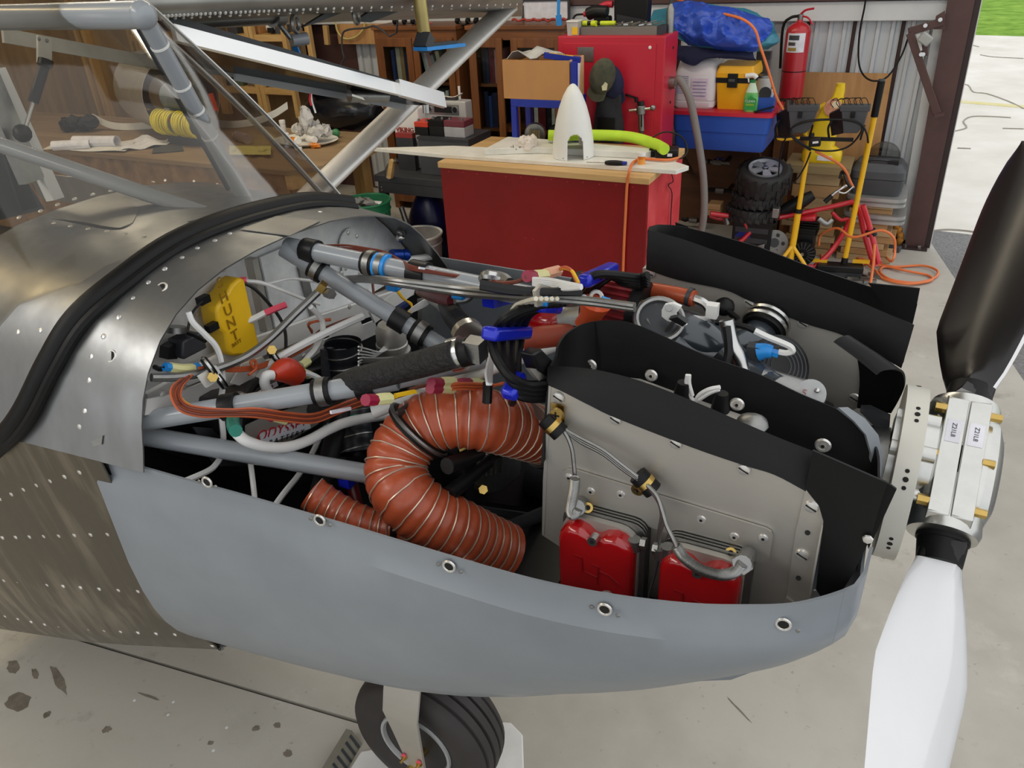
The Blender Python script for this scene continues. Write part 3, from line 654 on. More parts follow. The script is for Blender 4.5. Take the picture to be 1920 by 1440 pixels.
part(MB().bar(PX(-8, 130, -1.75), PX(104, 374, -1.70), .025, .03), 'door_post', m_whitep)
part(MB().bar(PX(-30, 135, -1.72), PX(60, 340, -1.70), .05, .02), 'door_post_channel', m_cast)
part(MB().prism([PX(-30, 250, -1.8), PX(20, 290, -1.8), PX(84, 392, -1.8), PX(-30, 420, -1.8)], (-.02, 0, 0)), 'cabin_side_panel', pm('panel_grey', (88, 92, 96), .5))
part(MB().prism([PX(2, 290, -1.78), PX(22, 285, -1.78), PX(66, 388, -1.78), PX(36, 396, -1.78)], (.01, 0, 0)), 'belt_cover', m_dark)

# ---- propeller, hub and spinner backplate
part(MB().lathe([(.118, -.028), (.125, -.028), (.125, .0), (.122, .0), (.119, -.002), (.119, -.026)], V((.012, 0, 1.314)), (1, 0, 0), 64), 'spinner_ring', pm('ivory_paint', (206, 204, 194), .4, 0, .03, 6))
bp_ = part(MB().cyl((-.012, 0, 1.314), (-.008, 0, 1.314), .119, n=64), 'spinner_backplate', m_dark)
sr = bpy.data.objects['spinner_ring']
for th in (-2.62, -1.87, -1.05, -.3, .5, 1.2, 2.0, 2.8):
    for k, (da, r_) in enumerate(((-.09, .0028), (0, .0036), (.09, .0028))):
        a = th + da; n_ = V((0, sin(a), cos(a))); p = V((-.001, 0, 1.314)) + n_ * .125
        part(MB().cyl(p - n_ * .001, p + n_ * .0006, r_, n=10), 'nutplate_hole', m_hole, sr)
hubm = pm('machined_aluminium', (206, 206, 202), .28, 1, .05, 40, .02, 200)
hc = PY(1788, 880, 0); bu = (PX(1915, 283, .095) - hc).normalized(); bl = (PX(1700, 1440, .062) - hc).normalized()
bax = (bu - bl).normalized(); fx = (V((1, 0, 0)) - bax * bax.x).normalized(); tx = bax.cross(fx)
def hp(a, b, c): return hc + bax * a + fx * b + tx * c
hub = MB()
def hs(b0, b1, tr=1.0):
    r = []
    for b in (b0, b1): r.append([hp(a, b, c) for a, c in ((-.095, -.034), (-.085, -.047), (.085, -.047), (.095, -.034), (.095, .034), (.085, .047), (-.085, .047), (-.095, .034))])
    return r
hb = part(MB().loft(hs(-.027, -.0006)), 'hub_half', hubm, bevel=.0015)
h2 = part(MB().loft(hs(.0006, .027)), 'hub_half', hubm, bevel=.0015)
f = MB()
for b0, b1, s0, s1 in ((.026, .033, 1, .97), (.033, .044, .97, .86), (.044, .052, .86, .6)):
    f.loft([[hp(a * s, b, c * s) for a, c in [(.092 * cos(2 * pi * j / 28), .046 * sin(2 * pi * j / 28)) for j in range(28)]] for b, s in ((b0, s0), (b1, s1))])
part(f, 'hub_front_shell', hubm, h2)
f = MB()
for b0, b1, s0, s1 in ((-.026, -.034, 1, .95), (-.034, -.044, .95, .75), ):
    f.loft([[hp(a * s, b, c * s) for a, c in [(.09 * cos(2 * pi * j / 28), .046 * sin(2 * pi * j / 28)) for j in range(28)]] for b, s in ((b0, s0), (b1, s1))])
part(f, 'hub_rear_shell', hubm, hb)
part(MB().cyl(hc - fx * .03, hc - fx * .085, .06, n=40), 'prop_extension', hubm)
for sg in (1, -1): part(MB().lathe([(.0, .02), (.040, .02), (.044, .06), (.046, .09), (.043, .099), (.034, .1)], hc, bax * sg, 32), 'hub_barrel', hubm, hb)
for j in range(6):
    a = j * pi / 3 + .3; o_ = (bax * cos(a) + tx * sin(a)) * .06; part(MB().cyl(hc - fx * .03 + o_, hc - fx * .085 + o_, .011), 'drive_lug', hubm)
for a in (-.07, 0, .07):
    for c in (-.037, .037):
        part(MB().cyl(hp(a, .026, c * (1.1 if a else 1.15)), hp(a, .041, c * (1.1 if a else 1.15)), .0062, n=6), 'hub_bolt', m_brass, h2); part(MB().cyl(hp(a, -.04, c * 1.1), hp(a, -.026, c * 1.1), .0075, n=6), 'hub_bolt', m_brass, hb)
m_lab = pm('white_sticker', (232, 232, 240), .5)
for b in (-.0135, .0135):
    part(MB().obox(hp(.035, b, -.0474), bax * .017, fx * .009, tx * .0005), 'sticker', m_lab, hb if b < 0 else h2)
    text('sticker_text', 'Z21L8' if b < 0 else 'Z21L8', .008, basis(hp(.036, b, -.0482), -bax, fx), m_dark, hb if b < 0 else h2, .0002)
for d, sg in ((bu, 1), (bl, -1)): part(MB().cyl(hc + d * .085, hc + d * .105, .033, n=24).cyl(hc + d * .105, hc + d * .135, .031, .028, n=24), 'blade_root', m_black)
def blade(d, L, sg):
    t = d.cross(V((1, 0, 0))).normalized() * sg; fx_ = t.cross(d).normalized(); fx_ = fx_ if fx_.x > 0 else -fx_
    rows = []; N = 22
    # chord direction at pitch angle beta: leading edge forward
    for i in range(N + 1):
        u = i / N; r = .108 + (L - .108) * u
        ch = .056 + .092 * min(1, max(0, (u - .03) / .25)) ** .8 if u < .3 else .148 - .045 * (u - .3) / .7
        if u > .72: ch *= sqrt(max(.004, 1 - ((u - .72) / .28) ** 2.2))
        th = max(.002, .046 * (1 - u / .12) if u < .06 else .022 * (1 - u * .8)); be = radians(62 - 32 * u) 
        e = (t * cos(be) * 1 + fx_ * sin(be)); nn = (fx_ * cos(be) - t * sin(be)); off = .5
        R = []
        for k in range(18):
            a = 2 * pi * k / 18; xx = cos(a); yy = sin(a); R.append(hc + d * r + e * ch * ((xx + 1) / 2 - off) + nn * th * yy * (.5 + .5 * (1 - abs(xx)) ) * (.8 if xx < 0 else 1))
        rows.append(R)
    return rows
def make_blade(d, L, sg):
    R = blade(d, L, sg); f = MB().loft(R); b_ = f.obj('propeller_blade', [m_pw, m_pb], plane)
    n = 18; nr = len(R) - 1
    for i, p in enumerate(b_.data.polygons):
        if i < n * nr:
            j = i % n; p.material_index = 1 if (9 <= j < 17 or i // n < 1) else 0     # aft face black, leading edge and front white
    return b_
m_pw = pm('white_gloss_paint', (232, 232, 234), .12, 0, .03, 6, coat=.7); m_pb = pm('black_satin_paint', (20, 17, 18), .3, 0, .2, 6)
make_blade(bu, .64, -1); make_blade(bl, .72, -1)
# ================================================================ engine bay
def WX(name, mat, r, X0, X1, pts, n=7, sm=5, parent=plane, **k):
    m_ = len(pts) - 1; return part(MB().tube([PX(x, y, X0 + (X1 - X0) * i / m_) for i, (x, y) in enumerate(pts)], r, n, sm), name, mat, parent, **k)
def WY(name, mat, r, Y0, Y1, pts, n=7, sm=5, parent=plane, **k):
    m_ = len(pts) - 1; return part(MB().tube([PY(x, y, Y0 + (Y1 - Y0) * i / m_) for i, (x, y) in enumerate(pts)], r, n, sm), name, mat, parent, **k)
def QX(pts, X, d, name, mat, parent=plane, **k): return part(MB().prism([PX(x, y, X) for x, y in pts], (d, 0, 0)), name, mat, parent, **k)
def QY(pts, Y, d, name, mat, parent=plane, **k): return part(MB().prism([PY(x, y, Y) for x, y in pts], (0, d, 0)), name, mat, parent, **k)
# ---- firewall face
QX([(473, 488), (483, 483), (512, 620), (502, 624)], -1.07, -.02, 'firewall_stiffener', m_alu)
QX([(485, 482), (560, 450), (600, 600), (516, 622)], -1.082, .004, 'firewall_doubler', m_zinc, fw)
QX([(560, 500), (572, 495), (602, 610), (590, 615)], -1.072, -.016, 'firewall_stiffener', m_cast)
for px, py, r_ in ((655, 458, 24), (660, 500, 24)):
    c = PX(px, py, -1.084); pl = part(MB().cyl(c, c + V((.003, 0, 0)), .034, n=28), 'round_doubler', m_zinc, fw)
    for j in range(5): a = j * 2 * pi / 5 + .4; q = c + V((.003, cos(a) * .026, sin(a) * .026)); part(MB().dome(q, V((1, 0, 0)), .0055), 'firewall_rivet', m_rivet, pl)
f = MB()
for px, py in ((512, 484), (552, 502), (523, 513), (529, 540), (570, 558), (561, 532), (478, 628), (500, 627), (420, 505), (443, 538), (370, 590), (728, 470), (640, 512), (600, 590), (688, 545), (700, 560), (630, 600), (585, 620)): f.dome(PX(px, py, -1.083), V((1, 0, 0)), .005)
part(f, 'rivets', m_rivet, fw, kind='stuff')
QX([(434, 520), (456, 532), (452, 552), (444, 555), (436, 548)], -1.083, .003, 'small_doubler', m_zinc, fw)
# shelf rails across the firewall
r1 = QX([(272, 752), (272, 738), (455, 640), (600, 590), (776, 534), (772, 552), (700, 590), (600, 622)], -1.06, .006, 'firewall_rail', m_walu)
part(MB().prism([PX(x, y, -1.06) for x, y in ((272, 738), (455, 640), (600, 590), (776, 534))] + [PX(776, 534, -1.06) + V((-.03, 0, .0)), PX(272, 738, -1.06) + V((-.03, 0, 0))], (0, 0, .003)), 'rail_flange', m_walu, r1)
r2 = QX([(268, 778), (272, 748), (330, 735), (440, 692), (520, 668), (650, 620), (700, 600), (705, 625), (640, 655), (510, 705), (400, 740), (330, 765)], -1.02, .004, 'shelf_rail', m_walu)
QX([(430, 718), (445, 722), (505, 690), (490, 668), (452, 682)], -1.0, .004, 'rail_gusset', m_walu)
f = MB()
for px, py in ((305, 738), (345, 725), (480, 688), (560, 655), (608, 626), (640, 612), (570, 668), (630, 632), (670, 612), (690, 560), (655, 575)): f.dome(PX(px, py, -1.014), V((1, 0, 0)), .0055)
part(f, 'rivets', m_rivet, r2, kind='stuff')
QX([(612, 645), (620, 622), (672, 598), (680, 620), (676, 632), (622, 660)], -.98, .004, 'duct_bracket', m_walu)
# black sheet put in as the shade of the tray under the rails
QX([(282, 790), (520, 700), (620, 640), (640, 870), (540, 920), (300, 845)], -1.05, -.02, 'tray_shade_sheet', m_black2)
# ---- yellow shunt housing
sh = QX([(386, 552), (397, 541), (404, 528), (419, 515), (428, 518), (457, 640), (452, 652), (436, 659), (403, 661), (396, 654), (391, 620), (382, 612), (378, 604), (373, 575), (376, 569)], -1.072, .038, 'shunt_housing', m_yel, bevel=.005)
d_ = (PX(446, 640, -1.03) - PX(411, 527, -1.03)).normalized(); rx = V((0, 1, 0)); rx = (rx - d_ * rx.dot(d_)).normalized()
for ch, (px, py) in zip('SHUNT', ((413, 531), (420, 558), (428, 582), (434, 606), (441, 629))): text('raised_letter', ch, .026, basis(PX(px, py, -1.0325), rx, -d_), pm('dark_yellow', (150, 112, 10), .5), sh, .0006)
text('raised_letter', 'BATT', .009, basis(PX(444, 643, -1.0325), rx, -d_), MATS['dark_yellow'], sh, .0005)
for px, py in ((381, 562), (397, 613)): part(MB().obox(PX(px, py, -1.04), (.006, 0, 0), (0, .01, 0), (0, 0, .006)), 'terminal', m_blackp, sh)
rly = QX([(313, 634), (347, 617), (353, 625), (360, 646), (316, 668), (312, 660)], -1.07, .035, 'relay_box', m_dark, bevel=.003)
QX([(300, 648), (313, 640), (316, 669), (298, 670)], -1.07, .02, 'relay_foot', m_blackp)
part(MB().dome(PX(337, 640, -1.034), V((1, 0, 0)), .003), 'relay_screw', m_hole, rly)
part(MB().cyl(PX(330, 623, -1.06), PX(330, 612, -1.06), .016), 'relay_stud', m_cast, rly)
# ---- battery with bracket and label
bat = QX([(360, 742), (385, 728), (440, 715), (520, 690), (590, 668), (618, 712), (626, 780), (520, 850), (450, 848), (372, 800)], -1.03, .06, 'battery', pm('battery_black', (26, 24, 25), .45, 0, .2, 20), bevel=.004)
for k in range(5): WX('battery_rib', m_blackp, .004, -.965, -.965, [(468 + k * 5, 742 + k * 6), (575 + k * 5, 694 + k * 6)], parent=bat)
q = QX([(480, 736), (518, 715), (521, 723), (483, 744)], -.962, .001, 'battery_sticker', m_lab, bat)
for k in range(9): WX('barcode_bar', m_hole, .0006, -.9605, -.9605, [(485 + k * 1.7 + (k > 4) * 12, 735.5 - k * .9 - (k > 4) * 6.6), (486 + k * 1.7 + (k > 4) * 12, 739.5 - k * .9 - (k > 4) * 6.6)], n=4, parent=bat)
br = QX([(455, 802), (462, 796), (497, 780), (570, 757), (592, 772), (597, 787), (594, 794), (510, 845), (498, 846), (456, 830)], -.955, .004, 'battery_bracket', m_alu)
lb = QX([(486, 813), (579, 784), (582, 803), (495, 834), (489, 830)], -.948, .0008, 'battery_label', m_lab, br)
lx = (PX(577, 790, -.947) - PX(489, 818, -.947)).normalized(); M = basis(PX(531, 805, -.9462), lx, V((.2, -.1, 1)))
text('label_text', 'ODYSSEY', .0295, M, pm('print_red', (206, 40, 50), .5), br, .0003)
M = basis(PX(538, 820, -.9462), lx, V((.2, -.1, 1))); text('label_text', 'B A T T E R Y', .0150, M, m_hole, br, .0003)
QX([(524, 752), (578, 730), (580, 742), (560, 748), (560, 760), (540, 765)], -.95, .003, 'battery_clip', m_alu, bat)
WX('battery_hold_rod', m_blackp, .006, -.95, -.95, [(452, 752), (453, 830)]); part(MB().sphere(PX(450, 750, -.95), .014, 10, 6), 'terminal_bolt', m_cast, bat)
QX([(456, 843), (470, 838), (475, 872), (400, 874), (360, 800), (440, 805)], -1.0, .003, 'tray_floor_plate', m_dark)
# ---- battery cables
boot = part(MB().tube([PX(512, 703, -.93), PX(525, 697, -.93), PX(540, 695, -.93), PX(556, 706, -.93)], lambda t: .010 + .012 * sin(pi * min(1, t * .75)), 12, 4), 'red_terminal_boot', pm('red_rubber', (196, 56, 32), .35, 0, .06, 8, coat=.2))
part(MB().cyl(PX(552, 690, -.93), PX(562, 686, -.92), .008), 'terminal_lug', m_steel, boot)
WX('white_cable', m_wht, .0085, -.93, -.95, [(512, 703), (500, 705), (496, 718), (503, 733), (516, 745), (528, 752)], 10)
WX('white_cable', m_wht, .0085, -.9, -.8, [(438, 783), (438, 800), (447, 815), (465, 828), (500, 838), (540, 838), (580, 825), (615, 806), (650, 792), (700, 782), (745, 777)], 10)
for a in (((437, 782), (437, 796), (442, 808)), ((612, 806), (628, 800), (640, 795)), ((652, 791), (660, 788), (668, 786))): WX('green_sleeve', pm('green_heat_shrink', (38, 128, 110), .4), .0095, -.895, -.85, a, 10)
WX('white_cable', m_wht, .005, -.95, -.93, [(563, 688), (575, 672), (590, 655), (603, 630), (605, 605), (595, 588), (582, 575)])
WX('white_cable', m_wht, .005, -.93, -.9, [(568, 698), (590, 705), (605, 715), (616, 730), (622, 740)])
for a in (((564, 686), (578, 676)), ((566, 697), (580, 703))): WX('cable_terminal', m_conn, .008, -.945, -.945, a)
WX('white_cable', m_wht, .0048, -1.0, -.95, [(353, 585), (362, 605), (385, 628), (405, 650), (415, 680), (418, 720), (414, 760), (419, 820), (416, 850), (405, 870), (388, 884), (340, 905)])
WX('white_cable', m_wht, .005, -.95, -.85, [(622, 790), (615, 800), (600, 820), (585, 850), (560, 890), (528, 930), (490, 985)])
WX('white_cable', m_wht, .0045, -.95, -.88, [(465, 838), (470, 870), (475, 910), (480, 960)])
WX('white_cable', m_wht, .007, -.99, -.9, [(485, 711), (510, 680), (560, 650), (620, 620), (680, 593)])
WX('black_sleeve', m_blackp, .007, -.99, -.96, [(484, 712), (470, 730), (458, 748)])
WX('white_cable', m_wht, .0035, -1.05, -1.0, [(460, 527), (490, 530), (530, 545), (575, 563), (600, 570)])
WX('white_cable', m_wht, .003, -1.05, -.98, [(464, 526), (500, 532), (540, 523), (570, 525), (600, 530), (650, 545), (690, 570), (720, 590), (760, 600)])
WX('white_cable', m_wht, .0055, -1.05, -1.02, [(447, 606), (470, 600), (498, 586)]); WX('pink_sleeve', m_pink, .006, -1.02, -1.0, [(497, 587), (515, 579), (536, 571)])
WX('pink_sleeve', m_pink, .005, -1.06, -1.04, [(427, 530), (445, 526), (462, 524)])
WX('black_wire', m_blackp, .003, -1.05, -.98, [(445, 527), (475, 540), (505, 570), (527, 600), (535, 625), (536, 655)])
WX('black_wire', m_blackp, .003, -1.04, -1.0, [(352, 625), (365, 630), (375, 635), (385, 640)]); WX('black_wire', m_blackp, .002, -1.02, -1.02, [(380, 565), (365, 580), (357, 595), (352, 620)])
WX('black_wire', m_blackp, .004, -1.03, -1.0, [(290, 688), (300, 692), (312, 688)])
WX('wire_connector', m_conn, .008, -1.0, -1.0, [(318, 689), (340, 692), (362, 691)]); WX('crimp', m_lblu, .007, -1.0, -1.0, [(309, 688), (318, 689)]); WX('crimp', m_lblu, .007, -1.0, -1.0, [(362, 690), (372, 688)])
# ---- control sheath on the firewall (spiral steel)
WX('control_sheath', m_cast, .0065, -1.0, -.93, [(284, 708), (330, 707), (380, 699), (430, 683), (470, 663), (510, 632), (550, 592), (596, 548)], 9)
for px, py in ((392, 688), (515, 672), (412, 712)): 
    part(MB().ring(PX(px, py, -.97), V((.3, .6, .2)), .012, .006, 14, 6), 'cushion_clamp', m_black); part(MB().ring(PX(px, py, -.965), V((.3, .6, .2)), .0165, .0022, 14, 6), 'clamp_band', m_steel)
part(MB().obox(PX(395, 706, -.965), (.002, 0, 0), (0, .018, 0), (0, -.004, .012)), 'clamp_tab', m_whitep); part(MB().cyl(PX(398, 707, -.962), PX(399, 707, -.95), .008, n=6), 'tab_bolt', m_brass); part(MB().cyl(PX(508, 656, -.962), PX(510, 656, -.95), .008, n=6), 'tab_bolt', m_brass)
# ---- orange and brown wire looms
for k in range(4): WX('orange_wire', m_wireo, .0022, -.985, -.97, [(372, 690 + k), (400, 688 + k * 2), (440, 690 + k * 2), (480, 686 + k * 2), (505, 678 + k * 2)])
WX('orange_wire', m_wireo, .0025, -.965, -.965, [(476, 690), (470, 680), (478, 676), (480, 690), (474, 697), (466, 703)])
for k in range(4): WX('orange_wire', m_wireo if k % 2 else m_wirebr, .0024, -.985, -.93, [(530, 668 + k * 3), (580, 640 + k * 3), (600, 620 + k * 2), (640, 602 + k * 3), (670, 592 + k * 2)])
for k in range(3): WX('orange_wire', m_wireo, .0022, -.985, -.94, [(585, 620 + k * 2), (578, 610 - k), (590, 603), (620, 598 + k)])
for k in range(5): WX('brown_wire', m_wirebr if k % 2 else m_wireo, .0019, -.95 + .004 * (k % 2), -.78, [(360 - k * 5, 703 + k * 2), (343 - k * 5, 722 + k), (338 - k * 4, 742 + k), (350 - k * 3, 758 + k * 3), (382 - k, 765 + k * 4), (430, 768 + k * 3), (480, 766 + k * 4), (540, 774 + k * 4), (590, 776 + k * 4), (640, 757 + k * 4), (700, 736 + k * 4)])
WX('brown_wire', m_wirebr, .0024, -.95, -.9, [(338, 712), (325, 730), (327, 748), (335, 758)]); WX('yellow_wire', m_yel, .0032, -.925, -.92, [(336, 745), (345, 755), (360, 763), (375, 766)])
QX([(482, 774), (512, 777), (511, 782), (481, 778)], -.87, .003, 'yellow_marker', m_yel)
for a, m_ in ((((492, 776), (500, 780), (510, 785)), m_mag), (((510, 783), (522, 786), (535, 790)), m_conn)): WX('crimp_connector', m_, .006, -.86, -.86, a)
# ---- engine mount tubes
def T(p, q, r, name='engine_mount_tube', mat=m_tube, n=14): return part(MB().cyl(p, q, r, n=n), name, mat)
n0 = PX(540, 462, -1.03)
t1 = T(n0, PX(995, 556, -.55), .0165); t2 = T(PX(532, 466, -1.03), PX(852, 664, -.72), .0155); t3 = T(PX(262, 790, -1.04), PX(745, 712, -.68), .0155); t4 = T(PX(262, 816, -1.06), PX(712, 892, -.72), .0155)
T(PX(745, 712, -.68), PX(905, 676, -.6), .0135); T(PX(700, 772, -.75), PX(1045, 645, -.50), .011, 'white_tube', m_whitep); T(PX(812, 560, -.85), PX(880, 612, -.7), .013); T(PX(880, 610, -.7), PX(925, 660, -.62), .013)
T(PX(708, 890, -.72), PX(800, 900, -.66), .0135); T(PX(905, 1010, -.62), PX(1020, 962, -.52), .012, mat=m_dark); T(PX(650, 680, -.95), PX(905, 668, -.6), .007, 'steel_rod', m_cast)
QX([(764, 752), (770, 748), (776, 762), (768, 770), (748, 768), (748, 760)], -.70, .004, 'mount_tab', m_cast); part(MB().cyl(PX(760, 764, -.69), PX(761, 764, -.68), .007, n=6), 'tab_bolt', m_brass)
def clampon(p0, p1, t, r, w=.016, mat=m_black, name='cushion_clamp', parent=None, band=True):
    c = p0.lerp(p1, t); d = (p1 - p0).normalized(); part(MB().cyl(c - d * w, c + d * w, r + .005, n=16), name, mat, parent or plane)
    if band: part(MB().cyl(c - d * w * .5, c + d * w * .5, r + .0062, n=16), 'clamp_band', m_cast, parent or plane)
A1, B1 = n0, PX(995, 556, -.55); A2, B2 = PX(532, 466, -1.03), PX(852, 664, -.72); A3, B3 = PX(262, 790, -1.04), PX(745, 712, -.68)
clampon(A1, B1, .11, .0165, .014, m_blackp, 'tie_wrap', t1, False); clampon(A1, B1, .38, .0165, .012, parent=t1); clampon(A1, B1, .43, .0165, .012, m_lblu, 'blue_clamp', t1); clampon(A1, B1, .58, .0165, .016, m_blackp, 'tie_wrap', t1, False)
clampon(A2, B2, .2, .0155, .012, parent=t2); clampon(A2, B2, .68, .0155, .014, m_blackp, 'tie_wrap', t2, False); clampon(A2, B2, .8, .0155, .015, parent=t2)
clampon(A3, B3, .72, .0155, .013, parent=t3); clampon(A3, B3, .36, .0155, .012, m_blackp, 'tie_wrap', t3, False); clampon(A3, B3, .88, .0155, .013, m_blackp, 'tie_wrap', t3, False)
part(MB().bar(PX(598, 545, -.93), PX(608, 532, -.92), .016, .012), 'clamp_lug', m_brass, t2); part(MB().cyl(PX(612, 548, -.92), PX(622, 552, -.90), .009, n=6), 'clamp_nut', m_cast, t2)
part(MB().bar(PX(608, 468, -.97), PX(622, 466, -.96), .014, .008), 'yellow_tag', m_yel, t1)
for k in range(4): WX('brown_wire', m_wirebr, .002, -.97, -.6, [(612, 460 + k * 4), (650, 460 + k * 5), (690, 466 + k * 2), (720, 472 + k * 3), (755, 490 + k * 3), (775, 500 + k * 2), (830, 512 + k), (900, 522 + k), (960, 528)])
WX('brown_wire', m_wirebr, .0025, -.95, -.9, [(655, 480), (680, 500), (695, 515), (700, 545), (703, 575)])
QX([(785, 500), (815, 505), (814, 509), (784, 504)], -.72, .003, 'wire_label', m_lab)
WX('red_wire', pm('red_wire', (190, 50, 60), .4), .0028, -.9, -.82, [(728, 492), (745, 500), (765, 500)])
for a, m_ in ((((682, 478), (690, 482), (697, 484)), m_mag), (((696, 487), (705, 488), (712, 492)), m_conn), (((697, 475), (705, 477), (712, 480)), m_conn)): WX('crimp_connector', m_, .008, -.9, -.9, a)
WX('white_cable', m_wht, .0035, -.95, -.75, [(615, 533), (650, 536), (690, 560), (740, 595), (760, 610), (780, 630), (820, 645), (845, 658)])
# far firewall fittings
part(MB().cyl(PX(735, 478, -1.06), PX(752, 478, -1.05), .013), 'blue_fitting', pm('blue_fitting', (20, 60, 150), .3, .5)); part(MB().sphere(PX(760, 478, -1.05), .014, 10, 6), 'blue_fitting', MATS['blue_fitting'])
WX('white_tube', m_whitep, .008, -1.05, -1.03, [(762, 487), (790, 484), (817, 479)]); part(MB().sphere(PX(751, 446, -1.05), .011, 9, 6), 'lip_fastener', m_steel); part(MB().cyl(PX(755, 440, -1.05), PX(752, 430, -1.05), .01), 'lip_fastener', m_steel)
# ---- control cables to the throttle body
for k in range(2): WX('control_cable', m_cast, .0055, -.95, -.46, [(640 , 523 + k * 2), (690, 521 + k * 4), (740, 526 + k * 5), (860, 540 + k * 9), (940, 549 + k * 7), (1002, 554 + k * 6)], 9)
for px, py, X in ((738, 527, -.83), (862, 541, -.68)): part(MB().obox(PX(px, py, X), (.012, 0, 0), (0, .012, 0), (0, 0, .016)), 'cable_separator', m_lblu, bevel=.004)
for k in range(2): WX('control_rod', m_cast, .004, -.46, -.33, [(1005, 553 + k * 8), (1100, 561 + k * 7), (1190, 573 + k * 6)], 8); WX('cable_boot', m_lblu, .009, -.45, -.44, [(1010, 552 + k * 8), (1020, 553 + k * 8), (1028, 555 + k * 7)], 10)
WX('cable_boot', m_lblu, .007, -.38, -.37, [(1126, 564), (1134, 567), (1142, 569)], 10)
br_ = QX([(998, 545), (1010, 532), (1022, 535), (1105, 556), (1108, 563), (1060, 558), (1012, 548), (1012, 572), (1002, 575)], -.44, .004, 'cable_bracket', m_alu)
for px, py in ((1034, 540), (1065, 547), (1095, 556)): part(MB().dome(PX(px, py, -.435), V((.2, -.3, 1)), .004), 'bracket_rivet', m_rivet, br_)
# ---- black braided hose and fittings
hz = WX('braided_hose', pm('braided_black_hose', (26, 26, 27), .7, 0, .5, 90, .6, 160), .019, -.88, -.55, [(596, 770), (622, 738), (660, 716), (710, 703), (780, 685), (855, 664)], 12)
c0, c1 = PX(850, 666, -.56), PX(905, 652, -.52); clampon(c0, c1, .15, .018, .008, m_steel, 'hose_clamp', hz, False); part(MB().cyl(c0.lerp(c1, .3), c0.lerp(c1, .6), .019), 'hose_end', m_black, hz); part(MB().obox(c0.lerp(c1, .75), (.012, 0, 0), (0, .012, 0), (0, 0, .014)), 'hose_elbow', m_cast, hz)
WX('coolant_hose', m_black, .018, -.75, -.58, [(840, 570), (850, 592), (870, 615), (888, 640)], 12); clampon(PX(868, 612, -.6), PX(886, 640, -.57), .5, .018, .006, m_steel, 'hose_clamp', None, False)
# ---- cold air ducts with silver wire, black
def duct(name, P, r, mat, wmat, pitch, wr=.0016, parent=plane, n=22, ridge=.06):
    Q = crom(P, 12); L = [0]
    for a, b in zip(Q, Q[1:]): L.append(L[-1] + (b - a).length)
    tot = L[-1]; N = int(tot / pitch) * 6; R = []; k = 0
    def at(s):
        s = max(0, min(tot - 1e-6, s)); i = 0
        while L[i + 1] < s: i += 1
        return Q[i].lerp(Q[i + 1], (s - L[i]) / max(1e-9, L[i + 1] - L[i]))
    P2 = [at(tot * i / N) for i in range(N + 1)]; f = MB(); T_ = [(P2[min(i + 1, N)] - P2[max(0, i - 1)]).normalized() for i in range(N + 1)]
    a = T_[0].orthogonal().normalized(); rings = []; hel = []
    for i in range(N + 1):
        a = (a - T_[i] * a.dot(T_[i])).normalized(); b = T_[i].cross(a); rr = r * (1 - ridge * (.5 - .5 * cos(2 * pi * i / 6)))
        rings.append([P2[i] + (a * cos(2 * pi * j / n) + b * sin(2 * pi * j / n)) * rr for j in range(n)])
        for h in range(4):
            t = i + h / 4
            if t <= N: ph = 2 * pi * t / 6; hel.append(P2[i] + T_[i] * (tot / N * h / 4) + (a * cos(ph) + b * sin(ph)) * (r * (1 - ridge * .2)))
    o = part(MB().loft(rings, True, False), name, mat, parent, smooth=70)
    # the wire is wound once per pitch
    part(MB().tube(hel, wr, 4, 1), 'spiral_wire', wmat, o); return o
main = duct('orange_scat_duct', [PX(x, y, X) for x, y, X in ((1026, 820, -.52), (980, 806, -.535), (920, 790, -.56), (860, 782, -.60), (812, 790, -.635), (775, 815, -.66), (750, 850, -.67), (743, 890, -.665), (760, 930, -.64), (800, 965, -.61), (850, 990, -.58), (900, 1015, -.555), (945, 1035, -.53))], .0475, m_scat, m_wire, .0175, .0012)
duct('orange_scat_duct', [PX(x, y, X) for x, y, X in ((585, 925, -.80), (620, 950, -.77), (665, 975, -.73), (715, 990, -.69), (760, 995, -.65), (800, 985, -.61))], .028, m_scat, m_wire, .017, .0011)
c = PX(785, 800, -.65); part(MB().cyl(PX(765, 782, -.66), PX(768, 786, -.66), .01), 'strap_head', m_black, main)
part(MB().ring(PX(784, 808, -.652), (PX(812, 790, -.635) - PX(755, 850, -.67)), .0485, .0075, 30, 8), 'duct_strap', m_black, main); part(MB().ring(PX(786, 806, -.649), (PX(812, 790, -.635) - PX(755, 850, -.67)), .0545, .003, 30, 6), 'strap_band', m_cast, main)
dsp = PX(1018, 822, -.52); part(MB().cyl(dsp, PX(1032, 826, -.512), .0485, n=28), 'duct_hose_clamp', m_steel, main)
f = MB(); dd = (PX(1032, 826, -.512) - dsp).normalized(); aa = dd.orthogonal().normalized(); bb = dd.cross(aa)
for j in range(40): e_ = aa * cos(2 * pi * j / 40) + bb * sin(2 * pi * j / 40); f.obox(dsp.lerp(PX(1032, 826, -.512), .5) + e_ * .0487, dd * .006, e_.cross(dd) * .0014, e_ * .0006)
part(f, 'clamp_slots', m_hole, main, kind='stuff')
part(MB().ring(PX(762, 990, -.65), V((1, -.1, .1)), .029, .006, 24, 6), 'duct_strap', m_black)
blk = duct('black_intake_duct', [PX(x, y, X) for x, y, X in ((642, 642, -.93), (648, 690, -.93), (655, 740, -.92), (662, 800, -.90), (668, 850, -.88))], .034, pm('black_duct', (22, 24, 30), .4, 0, .15, 20), m_cast, .022, .0016, ridge=.03)
